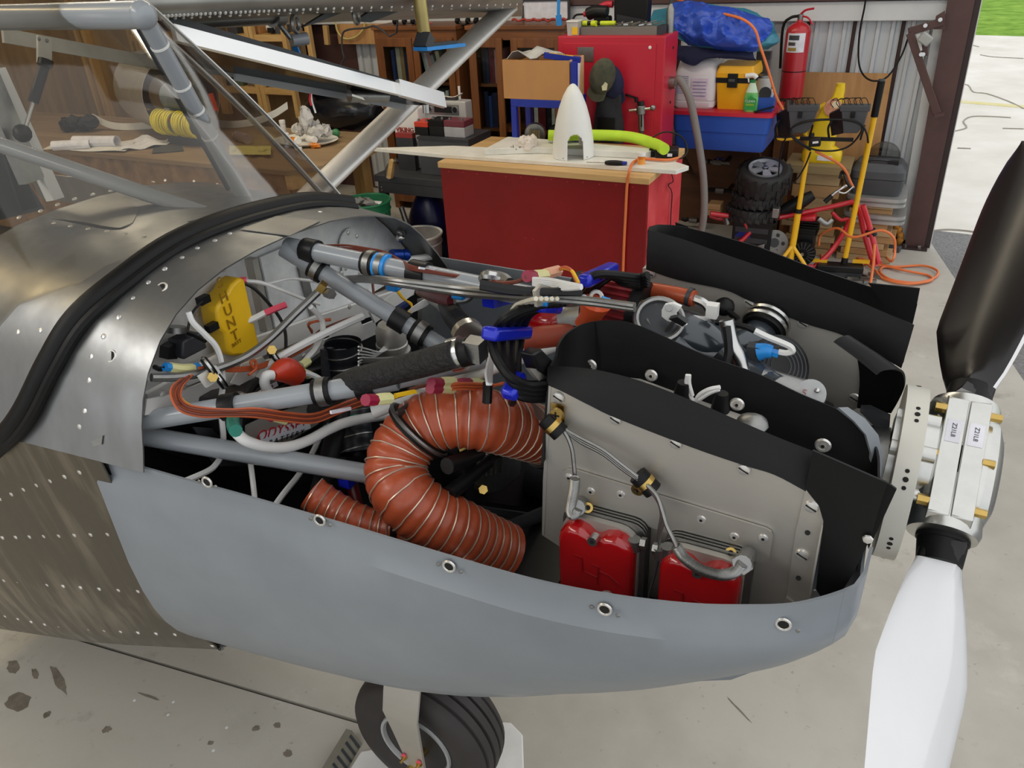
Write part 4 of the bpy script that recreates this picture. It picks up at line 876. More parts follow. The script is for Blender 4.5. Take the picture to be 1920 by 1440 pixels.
# ---- fuel filter canister, tanks behind
can = part(MB().lathe([(.0, 0), (.028, 0), (.030, .004), (.030, .06), (.032, .062), (.032, .07), (.030, .072), (.030, .10), (.024, .112), (0, .114)], PX(740, 700, -.93), (.05, .0, 1), 24), 'fuel_filter', m_alu)
part(MB().lathe([(.034, 0), (.0345, .001), (.0345, .009), (.034, .01)], PX(739, 663, -.93), (.05, 0, 1), 24), 'filter_band', m_steel, can)
QX([(690, 660), (745, 640), (800, 700), (800, 770), (700, 770)], -.97, .02, 'oil_tank', m_cast, bevel=.006); QX([(755, 690), (790, 665), (800, 740), (765, 760)], -.93, .03, 'fuel_pump', m_alu, bevel=.006)
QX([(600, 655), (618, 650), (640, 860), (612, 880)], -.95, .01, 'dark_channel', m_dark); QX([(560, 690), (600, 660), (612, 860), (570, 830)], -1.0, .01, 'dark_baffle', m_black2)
for k in range(6): WX('clear_wire', m_wht, .0016, -.94, -.88, [(742 + k * 3, 610), (735 - k * 2, 645), (715 - k * 4, 660 + k * 3), (690 - k * 3, 655 + k * 5), (672, 650 + k * 7)])
for k in range(5): WX('clear_wire', m_wht, .0016, -.9, -.85, [(756, 595 + k), (772, 578 + k * 2), (800, 560 + k * 3), (815, 555)])
for k in range(2): WX('yellow_wire', m_yel, .0018, -.9, -.88, [(740 + k * 4, 540), (755, 560 - k * 3), (772, 570 + k * 4), (768, 585), (755, 592)])
QX([(720, 588), (760, 563), (764, 568), (724, 594)], -.92, .01, 'blue_bar', pm('dark_blue', (24, 40, 90), .3)); QX([(690, 585), (735, 550), (776, 537), (770, 552), (700, 605)], -.97, .005, 'white_panel', m_walu)
QX([(782, 560), (808, 556), (815, 720), (790, 725)], -.93, .01, 'firewall_side_channel', m_cast)
# ---- brown heat shield and black ignition module
hs_ = QX([(746, 772), (768, 756), (800, 745), (930, 738), (1010, 745), (1010, 950), (960, 948), (880, 936), (830, 928), (748, 880)], -.66, -.004, 'heat_shield', pm('brown_grey_plate', (74, 66, 66), .45, .5, .1, 10))
QX([(806, 934), (1000, 962), (1000, 972), (806, 944)], -.62, .02, 'shield_flange', m_dark)
ig = QX([(836, 850), (850, 840), (940, 838), (952, 850), (950, 885), (915, 912), (890, 918), (860, 905), (836, 930)], -.64, .03, 'ignition_module', m_cast, bevel=.004)
for k in range(9): WX('module_fin', m_cast, .0025, -.606, -.606, [(868 + k * 9, 852), (866 + k * 9, 896 - abs(k - 3) * 2)], n=5, parent=ig)
QX([(826, 845), (852, 840), (845, 935), (832, 928)], -.62, .04, 'module_connector', m_blackp, ig)
for a, k in ((((838, 874), (868, 862), (898, 848)), 0), (((842, 926), (875, 898), (912, 866)), 1)):
    o = WX('plug_boot', m_blackp, .0125, -.585, -.575, a, 10); WX('ignition_lead', m_black, .006, -.575, -.56, [a[2], (a[2][0] + 14, a[2][1] - 10), (a[2][0] + 40, a[2][1] - 22)], parent=o)
for px, py in ((868, 840), (905, 918), (944, 848)): part(MB().cyl(PX(px, py, -.61), PX(px + 1, py, -.598), .008, n=6), 'module_bolt', m_brass, ig)
# exhaust and ducts in the cowling, over a black sheet drawn as its shade
T(PX(640, 770, -.86), PX(590, 960, -.80), .016, 'black_hose', m_black); T(PX(655, 890, -.78), PX(680, 990, -.74), .01, 'red_hose', pm('dark_red_hose', (92, 16, 20), .4)); part(MB().obox(PX(655, 893, -.77), (.01, 0, 0), (0, .016, 0), (0, 0, .012)), 'blue_wrap', m_blu)
part(MB().prism([V((-1.07, -.30, .93)), V((-.5, -.24, .98)), V((-.5, .24, .98)), V((-1.07, .30, .93))], (0, 0, .006)), 'cowl_shade_sheet', m_black2)
MBx = MB(); MBx.tube([V((-.95, .1, 1.0)), V((-.7, .15, 1.02)), V((-.45, .1, 1.04)), V((-.25, .1, 1.08))], .05, 14); part(MBx, 'exhaust_muffler', m_dark)
QX([(790, 1010), (840, 1000), (890, 1040), (880, 1060)], -.6, .01, 'exhaust_wrap', pm('cream_wrap', (150, 142, 122), .8)); QX([(838, 1062), (850, 1050), (890, 1045), (905, 1060), (900, 1075)], -.55, .01, 'white_bracket', m_whitep)
# ================================================================ engine: baffles, cylinders, intake
def hole_bolt(p, n_, r, name, mat, parent, slot=True):
    n_ = V(n_).normalized(); o = part(MB().dome(p, n_, r, .4, 12), name, mat, parent)
    if slot:
        a = n_.cross(V((.5, .2, 1))).normalized(); part(MB().obox(p + n_ * r * .42, a * r * .8, n_.cross(a) * r * .1, n_ * r * .04), 'slot', m_hole, parent)
    return o
NY = V((0, -1, 0))
# starboard outer baffle plate and its rubber seals
Yb = -.27
bp1 = QY([(1029, 720), (1157, 782), (1299, 837), (1452, 888), (1510, 919), (1492, 997), (1474, 1117), (1470, 1160), (1240, 1150), (1016, 1003), (1018, 900)], Yb, .0022, 'starboard_baffle', m_alu)
QY([(1029, 720), (1033, 722), (1020, 1003), (1016, 1003)], Yb - .001, .02, 'baffle_flange', m_alu, bp1)
bp2 = QY([(1510, 919), (1522, 930), (1535, 950), (1543, 979), (1541, 1010), (1514, 1143), (1505, 1142), (1474, 1121), (1492, 997)], Yb - .004, .003, 'baffle_corner_plate', m_alu, bp1)
QY([(1541, 985), (1544, 985), (1516, 1144), (1512, 1144)], Yb - .004, -.018, 'corner_flange', m_alu, bp1)
QY([(1474, 1120), (1503, 1140), (1512, 1143), (1525, 1108), (1530, 1108), (1518, 1150), (1470, 1130)], Yb - .006, .003, 'corner_tab', m_alu, bp1)
dbl = QY([(1053, 891), (1056, 884), (1064, 880), (1078, 881), (1250, 934), (1436, 991), (1446, 997), (1449, 1006), (1442, 1050), (1434, 1056), (1424, 1055), (1250, 1000), (1056, 930)], Yb - .004, .0025, 'baffle_doubler', m_alu, bp1)
for px, py in ((1047, 745), (1154, 786), (1267, 831), (1395, 880)): hole_bolt(PY(px, py, Yb - .001), NY, .0082, 'slotted_screw', m_rivet, bp1)
for px, py in ((1521, 950), (1504, 1040)): hole_bolt(PY(px, py, Yb - .004), NY, .0085, 'slotted_screw', m_rivet, bp1)
for px, py in ((1514, 999), (1497, 1084)): part(MB().cyl(PY(px, py, Yb - .004), PY(px, py, Yb - .006), .003), 'small_hole', m_hole, bp1)
for px, py in ((1067, 895), (1108, 921), (1164, 927), (1315, 974), (1377, 1006), (1431, 1009)):
    p = PY(px, py, Yb - .004); part(MB().dome(p, NY, .0062, .4, 10), 'hex_rivet', m_rivet, dbl); part(MB().cyl(p + NY * .002, p + NY * .0028, .002), 'rivet_hole', m_hole, dbl)
for px, py in ((1104, 950), (1372, 1035)): part(MB().cyl(PY(px, py, Yb - .002), PY(px - 2, py + 2, Yb - .02), .007), 'brass_bush', m_brass, dbl); part(MB().cyl(PY(px - 2, py + 2, Yb - .02), PY(px - 2, py + 2, Yb - .0212), .0035), 'bush_hole', m_hole, dbl)
def rubber(top, bot, name, Y0, Y1, parent, mat=m_black, th=.003, sm=4):
    """rubber strip from its attached lower edge up to its free upper edge"""
    a = crom([PY(x, y, Y1) for x, y in top], sm); b = crom([PY(x, y, Y0) for x, y in bot], sm); n = min(len(a), len(b))
    a = [a[round(i * (len(a) - 1) / (n - 1))] for i in range(n)]; b = [b[round(i * (len(b) - 1) / (n - 1))] for i in range(n)]
    return part(MB().sheet([b, [p.lerp(q, .5) + V((0, -.004, 0)) for p, q in zip(a, b)], a], th), name, mat, parent, smooth=60)
rubber([(1029, 688), (1060, 688), (1120, 694), (1200, 714), (1300, 752), (1390, 791), (1460, 821), (1525, 846)], [(1029, 722), (1060, 737), (1110, 762), (1157, 784), (1299, 839), (1395, 872), (1452, 890), (1511, 921)], 'rubber_seal', Yb - .003, Yb + .02, bp1)
part(MB().prism([PY(x, y, Yb - .012) for x, y in ((1524, 845), (1664, 906), (1655, 932), (1632, 1010), (1600, 1075), (1562, 1136), (1545, 1128), (1530, 1105), (1544, 978), (1535, 948), (1510, 917))], (0, .003, 0)), 'rubber_flap', m_black, bp1)
part(MB().prism([PY(x, y, Yb + .01) for x, y in ((1636, 905), (1668, 908), (1681, 918), (1650, 985), (1628, 1030), (1625, 1010))], (0, .003, 0)), 'rubber_flap', m_black, bp1)
part(MB().dome(PY(1627, 1011, Yb - .016), NY, .006), 'flap_rivet', m_rivet, bp1)
# inner rubber wall of the starboard plenum, looping round at its rear
loop = [(1029, 690, -.25), (1042, 668, -.225), (1046, 648, -.2), (1062, 625, -.165), (1098, 606, -.135), (1150, 601, -.12), (1205, 613, -.115), (1320, 665, -.11), (1420, 700, -.11), (1500, 738, -.11), (1580, 772, -.11), (1622, 805, -.115), (1645, 845, -.13), (1648, 895, -.165)]
tp = crom([PY(*p) for p in loop], 4); rows = [[p + V((0, -.006 * k, -.026 * k)) for p in tp] for k in range(6)]
inn = part(MB().sheet(rows, .003), 'inner_rubber_wall', m_black, smooth=60)
QY([(1115, 602), (1118, 602), (1128, 700), (1124, 700)], -.139, -.002, 'rubber_seam', m_blackp, inn)
for px, py, r_ in ((1107, 685, .0085), (1221, 704, .008), (1382, 758, .0085), (1543, 835, .009)):
    p = PY(px, py, -.142); part(MB().ring(p, NY, r_ * .8, r_ * .35, 16, 6), 'cup_washer', m_rivet, inn); part(MB().dome(p, NY, r_ * .65, .5, 10), 'socket_screw', m_rivet, inn); part(MB().cyl(p + NY * r_ * .3, p + NY * r_ * .36, r_ * .28, n=6), 'hex_socket', m_hole, inn)
part(MB().sheet([[PY(x, y, -.19) for x, y in ((1040, 715), (1120, 720), (1200, 735), (1290, 765), (1420, 810))], [PY(x, y, -.15) for x, y in ((1050, 700), (1130, 705), (1200, 712), (1290, 745), (1420, 790))]], .003), 'plenum_floor', m_alu, inn)
# spark plug boots and their white leads between the seals
for px, py in ((1278, 735), (1350, 755)): part(MB().tube([PY(px, py + 15, -.2), PY(px + 1, py, -.2), PY(px + 4, py - 18, -.2)], lambda t: .012 - .004 * t, 10, 3), 'plug_cap', m_black, inn)
for a in (((1289, 703), (1287, 720), (1292, 740), (1302, 754)), ((1292, 703), (1292, 720), (1298, 742)), ((1350, 726), (1330, 730), (1312, 740), (1303, 754)), ((1348, 730), (1330, 737), (1310, 750))): WY('plug_lead', m_wht, .0028, -.2, -.2, a, parent=inn)
part(MB().sphere(PY(1410, 795, -.2), (.02, .02, .012), 12, 6), 'grey_cap', m_cast, inn)
part(MB().sheet([[PY(x, y, -.12) for x, y in ((1588, 765), (1620, 785), (1645, 815), (1653, 850), (1650, 890), (1630, 935))], [PY(x, y, -.13) for x, y in ((1570, 765), (1600, 790), (1622, 815), (1632, 850), (1630, 890), (1612, 930))]], .004), 'nose_bowl_edge', m_grey)
# port plenum: metal plate, rubber strips, curled front
Yp = .10
pp = QY([(1212, 503), (1271, 522), (1359, 541), (1406, 562), (1506, 603), (1590, 630), (1608, 645), (1626, 690), (1606, 766), (1570, 780), (1400, 760), (1205, 700), (1207, 560)], Yp, .0022, 'port_baffle', m_alu)
for px, py in ((1219, 512), (1405, 568), (1506, 606), (1601, 746)): hole_bolt(PY(px, py, Yp - .001), NY, .0085, 'slotted_screw', m_rivet, pp)
QY([(1205, 503), (1213, 503), (1207, 700), (1200, 700)], Yp - .002, .03, 'baffle_end', m_alu, pp)
rubber([(1216, 431), (1284, 450), (1377, 483), (1484, 519), (1593, 559), (1671, 591), (1714, 609)], [(1212, 505), (1271, 524), (1359, 543), (1406, 564), (1506, 605), (1590, 632), (1690, 690)], 'rubber_seal', Yp - .003, Yp + .01, pp)
part(MB().sheet([[PY(x, y, Y) + V((0, 0, dz)) for x, y, Y in ((1216, 431, .115), (1219, 425, .15), (1235, 421, .21), (1262, 422, .26), (1290, 427, .285), (1350, 442, .30), (1421, 462, .30), (1534, 506, .30), (1640, 540, .30), (1720, 570, .30))] for dz in (0, -.05, -.11)], .003), 'rubber_wall', m_black, pp, smooth=60)
part(MB().prism([PY(x, y, .24) for x, y in ((1628, 531), (1725, 541), (1719, 572), (1712, 600), (1660, 575))], (0, .003, 0)), 'rubber_flap', m_black, pp)
part(MB().prism([PY(x, y, .285) for x, y in ((1266, 417), (1290, 425), (1288, 460), (1270, 455))], (0, .002, 0)), 'rubber_flap', m_black, pp)
R_ = []
for row, Y in ((((1563, 641), (1605, 672), (1643, 703)), .0), (((1572, 634), (1615, 660), (1656, 695)), .005), (((1588, 630), (1640, 662), (1686, 694)), .02), (((1598, 636), (1650, 672), (1696, 706)), .05), (((1606, 660), (1652, 697), (1695, 728)), .075), (((1612, 710), (1652, 735), (1684, 752)), .085), (((1607, 764), (1640, 770), (1671, 774)), .088)): R_.append([PY(x, y, Y) for x, y in row])
R_ = [list(c) for c in zip(*[crom(c, 4) for c in zip(*R_)])]
part(MB().sheet(R_, .003), 'curled_rubber_flap', m_black, pp, smooth=70)
# cylinders with finned heads and red covers
def rocker(cx, name, outline, ylow):
    c3 = [PY(x, y, -.318) for x, y in outline]; x0 = min(p.x for p in c3); x1 = max(p.x for p in c3); zt = max(p.z for p in c3); zb = ylow
    head = MB()
    def rr(x0, x1, z0, z1, r, Y): 
        P = []
        for sx_, sz_, a0 in ((x1 - r, z1 - r, 0), (x0 + r, z1 - r, 90), (x0 + r, z0 + r, 180), (x1 - r, z0 + r, 270)):
            for k in range(5): a = radians(a0 + k * 22.5); P.append(V((sx_ + r * cos(a), Y, sz_ + r * sin(a))))
        return P
    h = part(head.prism(rr(x0 + .004, x1 - .004, zb, zt + .002, .02, -.298), (0, .05, 0)), 'cylinder_head', m_cast)
    for k in range(5): part(MB().prism(rr(x0 - .004, x1 + .008, zb, zt + .006, .02, -.292 + k * .0055), (0, .0028, 0)), 'cooling_fin', m_cast, h)
    part(MB().prism(rr(x0 - .001, x1 + .001, zb, zt + .003, .026, -.302), (0, .009, 0)), 'gasket_flange', m_alu, h)
    # red cover with a dished top edge
    P = rr(x0, x1, zb, zt, .026, -.317); top = [p for p in P]; n = len(P); P2 = []
    for i, p in enumerate(P):
        P2.append(p)
        if i == 4:
            w_ = x1 - x0 - .052
            for t in (.25, .4, .5, .6, .75): P2.append(V((x1 - .026 - w_ * t, -.317, zt - .013 * sin(pi * (t - .1) / .8) ** 2)))
    cen = V(((x0 + x1) / 2, -.317, (zt + zb) / 2)); rings_ = [[cen + (p - cen) * s + V((0, dy, 0)) for p in P2] for s, dy in ((1.0, .018), (1.0, .004), (.975, -.001), (.93, -.005), (.86, -.007))]
    cv = part(MB().loft(rings_), 'rocker_cover', m_red, h, smooth=60)
    p = V((cen.x, -.315, zt - .010)); b_ = part(MB().cyl(p, p + V((0, -.014, .002)), .0065, n=14), 'cover_bolt', m_steel, h); part(MB().cyl(p + V((0, -.014, .002)), p + V((0, -.0146, .002)), .003, n=6), 'hex_socket', m_hole, h)
    # embossed emblem
    m_ = pm('shaded_red', (134, 8, 14), .25, 0, .05, 10, coat=.5); q = cen + V((-.002, -.0075, .012)); u = .028; L = MB()
    for a, b in (((-.9, .75), (-.5, .7)), ((-.5, .7), (-.45, -.1)), ((-.45, -.1), (.3, -.25)), ((.3, -.25), (.36, .45)), ((.36, .45), (0, .5)), ((.3, -.25), (.3, -.65)), ((.4, .2), (.9, .1)), ((.9, .1), (1.4, -.3))):
        L.bar(q + V((a[0] * u, 0, a[1] * u)), q + V((b[0] * u, 0, b[1] * u)), .0018, .0018, (0, 1, 0))
    part(L, 'embossed_emblem', m_, h)
    return h, x0, x1, zt
h1 = rocker(0, 'c', [(1047, 1015), (1187, 1040), (1084, 990), (1171, 1013)], 1.185)
h2_ = rocker(0, 'c', [(1233, 1100), (1388, 1096), (1270, 1053), (1368, 1072)], 1.17)
T(V((-.32, -.30, 1.2)), V((-.2, -.30, 1.18)), .03, 'dark_crankcase', m_black2)
part(MB().dome(PY(1136, 1124, -.40), V((0, -.6, .6)), .011, .6, 12), 'cowl_fastener_stud', m_cast)
# banjo fittings, EGT probes and braided leads
for px, py in ((1190, 1015), (1237, 1030), (1252, 1028)): part(MB().cyl(PY(px, py - 4, -.305), PY(px, py + 14, -.305), .0085, n=12), 'banjo_fitting', m_cast)
for px, py in ((1207, 1018), (1230, 1028)): part(MB().cyl(PY(px - 5, py, -.305), PY(px + 5, py + 2, -.305), .008, n=6), 'hex_union', m_cast)
def probe(pts, Y, tipc):
    o = WY('probe_spring', m_cast, .0062, Y, Y, pts, 9, 6); P = crom([PY(x, y, Y) for x, y in pts], 10); f = MB()
    for a, b in zip(P[::1], P[1::1]): f.ring(a, b - a, .006, .0011, 10, 4)
    part(f, 'spring_coils', m_cast, o); a, b = tipc; part(MB().cyl(PY(*a, Y), PY(*b, Y + .05), .0105, n=12), 'probe_body', m_cast, o); part(MB().cyl(PY(*a, Y + .005), PY(a[0] * .7 + b[0] * .3, a[1] * .7 + b[1] * .3, Y + .02), .0125, n=6), 'probe_nut', m_cast, o); return o
probe([(1078, 898), (1076, 920), (1071, 945), (1070, 958), (1073, 966), (1080, 962), (1084, 953)], -.31, ((1082, 952), (1092, 938)))
probe([(1268, 1025), (1282, 1045), (1305, 1063), (1330, 1074), (1355, 1078), (1378, 1072), (1393, 1056)], -.335, ((1392, 1058), (1402, 1040)))
WY('braided_lead', m_cast, .0028, -.285, -.30, [(1049, 800), (1062, 815), (1072, 840), (1076, 870), (1078, 895)], 6)
for k in range(3): WY('braided_lead', m_cast, .0024, -.285, -.30, [(1058 + k, 804 + k * 2), (1090, 822 + k * 4), (1130, 843 + k * 4), (1165, 870 + k * 4), (1196, 894 + k * 3)], 6)
WY('braided_lead', m_cast, .0028, -.30, -.335, [(1214, 910), (1232, 930), (1242, 958), (1250, 985), (1262, 1010), (1270, 1028)], 6)
for a in (((1214, 912), (1234, 940), (1240, 965), (1236, 990), (1234, 1015)), ((1216, 912), (1240, 945), (1246, 970), (1238, 1000), (1236, 1020))): WY('braided_lead', m_cast, .0022, -.30, -.305, a, 6)
WY('thin_lead', m_dark, .0018, -.305, -.31, [(1236, 1040), (1228, 1075), (1218, 1110), (1214, 1140)], 5)
def pclamp(px, py, Y, d, tab):
    p = PY(px, py, Y); o = part(MB().cyl(p - V(d) * .014, p + V(d) * .014, .0125, n=14), 'cushion_clamp', m_black); part(MB().cyl(p - V(d) * .0035, p + V(d) * .0035, .0132, n=14), 'clamp_band', m_brass, o)
    q = PY(*tab, Y + .004); part(MB().cyl(q, q + NY * .006, .0085, n=14), 'clamp_screw', m_brass, o); part(MB().obox(q + NY * .0065, V((.005, 0, 0)), V((0, .0004, 0)), V((0, 0, .001))).obox(q + NY * .0065, V((.001, 0, 0)), V((0, .0004, 0)), V((0, 0, .005))), 'screw_cross', m_hole, o); return o
pclamp(1210, 905, -.29, V((.75, 0, -.65)).normalized(), (1198, 914)); cl = pclamp(1037, 798, -.285, V((.75, 0, -.65)).normalized(), (1045, 775))
part(MB().obox(PY(1046, 778, -.273), V((.009, 0, 0)), V((0, .001, 0)), V((0, 0, .016))), 'clamp_tab', m_brass, cl)
for k in range(6): WY('braided_lead', m_cast, .0018, -.15, -.28, [(988 + k * 3, 745 + k * 3), (1005, 758 + k * 4), (1020, 772 + k * 4), (1033, 792 + k)], 5)
# blue separators with black ignition leads
def sepa(a, b, X, w_, n=4):
    o = part(MB().bar(PX(*a, X), PX(*b, X), w_, .018), 'lead_separator', m_blu, bevel=.005)
    for t in (.2, .65): part(MB().dome(PX(a[0] + (b[0] - a[0]) * t, a[1] + (b[1] - a[1]) * t, X) + V((0, -.004, w_ * .2)), V((.2, -.5, 1)), .0042), 'separator_screw', m_steel, o)
    return o
sepa((916, 626), (986, 622), -.5, .024); sepa((952, 745), (975, 702), -.47, .022); sepa((1008, 572), (1046, 576), -.46, .018); sepa((1094, 528), (1150, 502), -.44, .02)
for k in range(4):
    WX('ignition_lead', m_black, .0062, -.505, -.44, [(922 + k * 18, 638 - k), (928 + k * 14, 665 + k * 2), (942 + k * 9, 690 + k * 3), (958 + k * 3, 708 + k * 9), (990, 722 + k * 8), (1022, 720 + k * 9)], 8)
    WX('ignition_lead', m_black, .006, -.505, -.44, [(930 + k * 17, 616), (945 + k * 14, 598), (975 + k * 9, 582), (1010 + k * 9, 572), (1038 + k * 8, 566)], 8)
    WX('ignition_lead', m_black, .006, -.46, -.38, [(1085 + k * 8, 548), (1100 + k * 10, 528), (1118 + k * 12, 515), (1150 + k * 4, 515 + k * 4), (1195, 520 + k * 5), (1215, 516 + k * 5)], 8)
WX('ignition_lead', m_black, .006, -.47, -.5, [(968, 730), (962, 745), (960, 755)], 8)
for k in range(4): WX('white_lead', m_wht, .0026, -.55, -.5, [(925 + k * 2, 640), (918 + k * 2, 670), (912 + k * 3, 700), (914 + k * 2, 720)], 5)
for k in range(5): WX('cream_lead', pm('cream_wire', (212, 206, 186), .45), .003, -.52, -.42, [(955 + k * 5, 590 - k), (968 + k * 6, 572), (985 + k * 8, 565), (1005 + k * 10, 560)], 5)
WX('black_sleeve', m_blackp, .007, -.54, -.54, [(914, 718), (914, 735), (913, 755)]); QX([(972, 660), (990, 650), (1030, 690), (1020, 712), (985, 690)], -.46, .02, 'black_connector_block', m_blackp, bevel=.003)
QX([(985, 690), (1000, 690), (1040, 720), (1030, 740), (1005, 715)], -.45, .006, 'grey_bracket', m_alu)
for i, a in enumerate((((700, 755), (730, 748), (770, 735)), ((770, 730), (800, 722), (835, 718)))): WX('brown_wire', m_wirebr, .003, -.7, -.62, a)
for a, m_ in ((((808, 718), (818, 718), (826, 718)), m_mag), (((826, 717), (838, 716), (850, 716)), m_conn), (((806, 729), (816, 729), (824, 729)), m_mag), (((824, 728), (836, 728), (848, 729)), m_conn), (((862, 718), (872, 718), (880, 718)), m_mag), (((880, 718), (890, 718), (902, 719)), m_conn), (((864, 730), (874, 731), (882, 732)), m_mag), (((882, 731), (892, 731), (904, 732)), m_conn), (((685, 750), (695, 750), (703, 750)), m_mag), (((703, 750), (715, 748), (730, 747)), m_conn)): WX('crimp_connector', m_, .0075, -.6, -.6, a, 8)
QX([(738, 738), (776, 730), (778, 736), (740, 744)], -.6, .004, 'yellow_marker', m_yel); QX([(718, 745), (740, 740), (741, 745), (720, 750)], -.61, .004, 'yellow_marker', m_yel)
QX([(618, 770), (655, 762), (656, 768), (619, 776)], -.75, .003, 'wire_label', m_lab)
for k in range(3): WX('orange_wire', m_wireo, .0022, -.6, -.55, [(835, 722 + k * 5), (862, 719 + k * 5), (905, 720 + k * 5), (930, 722), (945, 718)], 5)
# red cone filter, firesleeve hoses, starter parts behind the inner wall
cf0, cf1 = PY(1085, 560, .0), PY(1192, 585, -.0); fl_ = part(MB().cyl(cf0, cf1, .040, .044, n=40), 'cone_filter', pm('dark_red_gauze', (104, 16, 24), .6, 0, .2, 60)); dd = (cf1 - cf0).normalized(); aa = dd.orthogonal().normalized(); bb = dd.cross(aa)
f = MB()
for j in range(26): e_ = aa * cos(2 * pi * j / 26) + bb * sin(2 * pi * j / 26); f.bar(cf0 + e_ * .041, cf1 + e_ * .045, .004, .005, e_)
part(f, 'filter_pleats', pm('red_gauze', (136, 24, 32), .55, 0, .2, 60), fl_, kind='stuff'); part(MB().cyl(cf1 - dd * .004, cf1 + dd * .012, .049, n=32), 'filter_collar', m_black, fl_); part(MB().cyl(cf0 - dd * .008, cf0 + dd * .004, .043, n=32), 'filter_cap', m_black, fl_)
WY('firesleeve_hose', m_scat, .0125, .05, .03, [(1140, 548), (1180, 546), (1220, 545), (1265, 552), (1302, 560)], 12); part(MB().cyl(PY(1290, 556, .032), PY(1297, 558, .031), .0145), 'hose_clip', m_dark)
WY('fuel_pipe', m_steel, .007, .03, .02, [(1302, 560), (1320, 568), (1330, 580), (1335, 595)], 8)
WY('firesleeve_hose', pm('dark_orange_sleeve', (150, 62, 40), .5, 0, .15, 30), .018, -.1, -.06, [(980, 640), (1010, 634), (1045, 630), (1075, 625)], 12)
part(MB().tube([PY(1000, 615, -.04), PY(1030, 605, -.04), PY(1062, 600, -.04)], lambda t: .018 + .01 * sin(pi * t), 14, 5), 'starter_motor', m_red); part(MB().cyl(PY(1060, 603, -.04), PY(1100, 596, -.04), .026), 'starter_ring', m_cast)
o = part(MB().tube([PY(1090, 610, -.08), PY(1105, 595, -.08), PY(1112, 580, -.08), PY(1116, 568, -.08)], lambda t: .012 + .012 * t, 14, 5), 'orange_terminal_boot', pm('orange_rubber', (206, 84, 44), .35, 0, .06, 8, coat=.3)); part(MB().ring(PY(1118, 557, -.08), (0.3, -1, .2), .008, .003, 16, 6), 'ring_terminal', m_whitep, o)
WY('white_lead', m_wht, .004, -.0, .0, [(1148, 545), (1155, 540), (1165, 542), (1180, 548), (1192, 550)]); WY('white_lead', m_wht, .004, -.0, .0, [(1150, 548), (1160, 544), (1172, 548), (1186, 553)])
# throttle body and intake castings
tbd = part(MB().lathe([(.026, -.01), (.034, -.01), (.036, 0), (.032, .008), (.026, .01)], PY(1236, 604, -.045), (.25, -.55, .8), 28, True), 'throttle_body', m_dark)
part(MB().ring(PY(1236, 599, -.052), (.25, -.55, .8), .033, .005, 28, 8), 'throttle_ring', m_cast, tbd); part(MB().bar(PY(1210, 600, -.06), PY(1226, 618, -.06), .006, .006), 'throttle_arm', m_cast, tbd); part(MB().bar(PY(1264, 602, -.06), PY(1246, 628, -.06), .007, .006), 'throttle_arm', m_cast, tbd)
part(MB().cyl(PY(1202, 573, -.03), PY(1232, 577, -.03), .009), 'brass_swivel', m_brass, tbd); part(MB().cyl(PY(1195, 580, -.03), PY(1203, 578, -.03), .012, n=6), 'swivel_nut', m_whitep, tbd); part(MB().cyl(PY(1232, 580, -.03), PY(1242, 582, -.03), .009), 'swivel_end', m_steel, tbd)
tb2 = QY([(1240, 582), (1246, 571), (1262, 568), (1278, 575), (1266, 590), (1288, 610), (1280, 614), (1250, 602), (1240, 594)], -.06, .006, 'sensor_plate', m_whitep, bevel=.001); QY([(1258, 592), (1275, 588), (1292, 600), (1284, 606)], -.062, -.012, 'sensor_cap', m_blackp, tb2)
part(MB().cyl(PY(1254, 578, -.062), PY(1254, 577, -.07), .005), 'sensor_screw', m_cast, tb2)
part(MB().tube([PY(1238, 640, -.01), PY(1262, 632, 0), PY(1300, 638, .0), PY(1335, 655, .0), PY(1350, 668, .0)], lambda t: .046 - .022 * t * t, 18, 5), 'intake_plenum', m_oil)
part(MB().tube([PY(1240, 668, -.03), PY(1300, 690, -.02), PY(1370, 706, -.02), PY(1430, 716, -.02)], lambda t: .05 - .018 * t, 18, 5), 'crankcase', m_oil)
part(MB().tube([PY(1330, 665, .02), PY(1375, 652, .03), PY(1408, 640, .05), PY(1432, 618, .09)], .026, 18, 5), 'intake_runner', m_oil)
part(MB().tube([PY(1355, 660, -.02), PY(1385, 690, -.03), PY(1420, 712, -.04), PY(1452, 735, -.06)], .026, 18, 5), 'intake_runner', m_oil)
c = PY(1434, 612, .085); dr_ = V((.2, .9, .4)); ic = part(MB().cyl(c - dr_ * .01, c + dr_ * .012, .031, n=26), 'intake_coupling', m_black); part(MB().ring(c, dr_, .033, .004, 26, 6), 'coupling_clamp', m_steel, ic); part(MB().ring(c + dr_ * .014, dr_, .031, .004, 26, 6), 'coupling_clamp', m_steel, ic)
WY('chrome_water_tube', m_steel, .0105, -.04, -.06, [(1362, 600), (1367, 625), (1374, 648), (1384, 668), (1390, 690), (1394, 705)], 12); WY('tie_wrapped_lead', m_blackp, .006, -.05, -.07, [(1362, 612), (1365, 635), (1366, 660), (1362, 680)], 8)
al = part(MB().lathe([(0, 0), (.045, 0), (.045, .004), (.042, .006), (.045, .008), (.045, .012), (.042, .014), (.045, .016), (.045, .02), (0, .02)], PY(1450, 690, .0), (.55, -.55, .6), 30), 'alternator_rotor', m_blackp)
for k in range(5): part(MB().ring(PY(1450, 690, .0) + V((.55, -.55, .6)) * .02, V((.55, -.55, .6)), .040 - k * .006, .0014, 32, 5), 'rotor_groove', m_dark, al)
gc = part(MB().tube([PY(1425, 710, -.05), PY(1455, 722, -.05), PY(1490, 734, -.045), PY(1522, 744, -.04)], lambda t: .018 + .004 * t, 16, 5), 'gear_cover', m_cast)
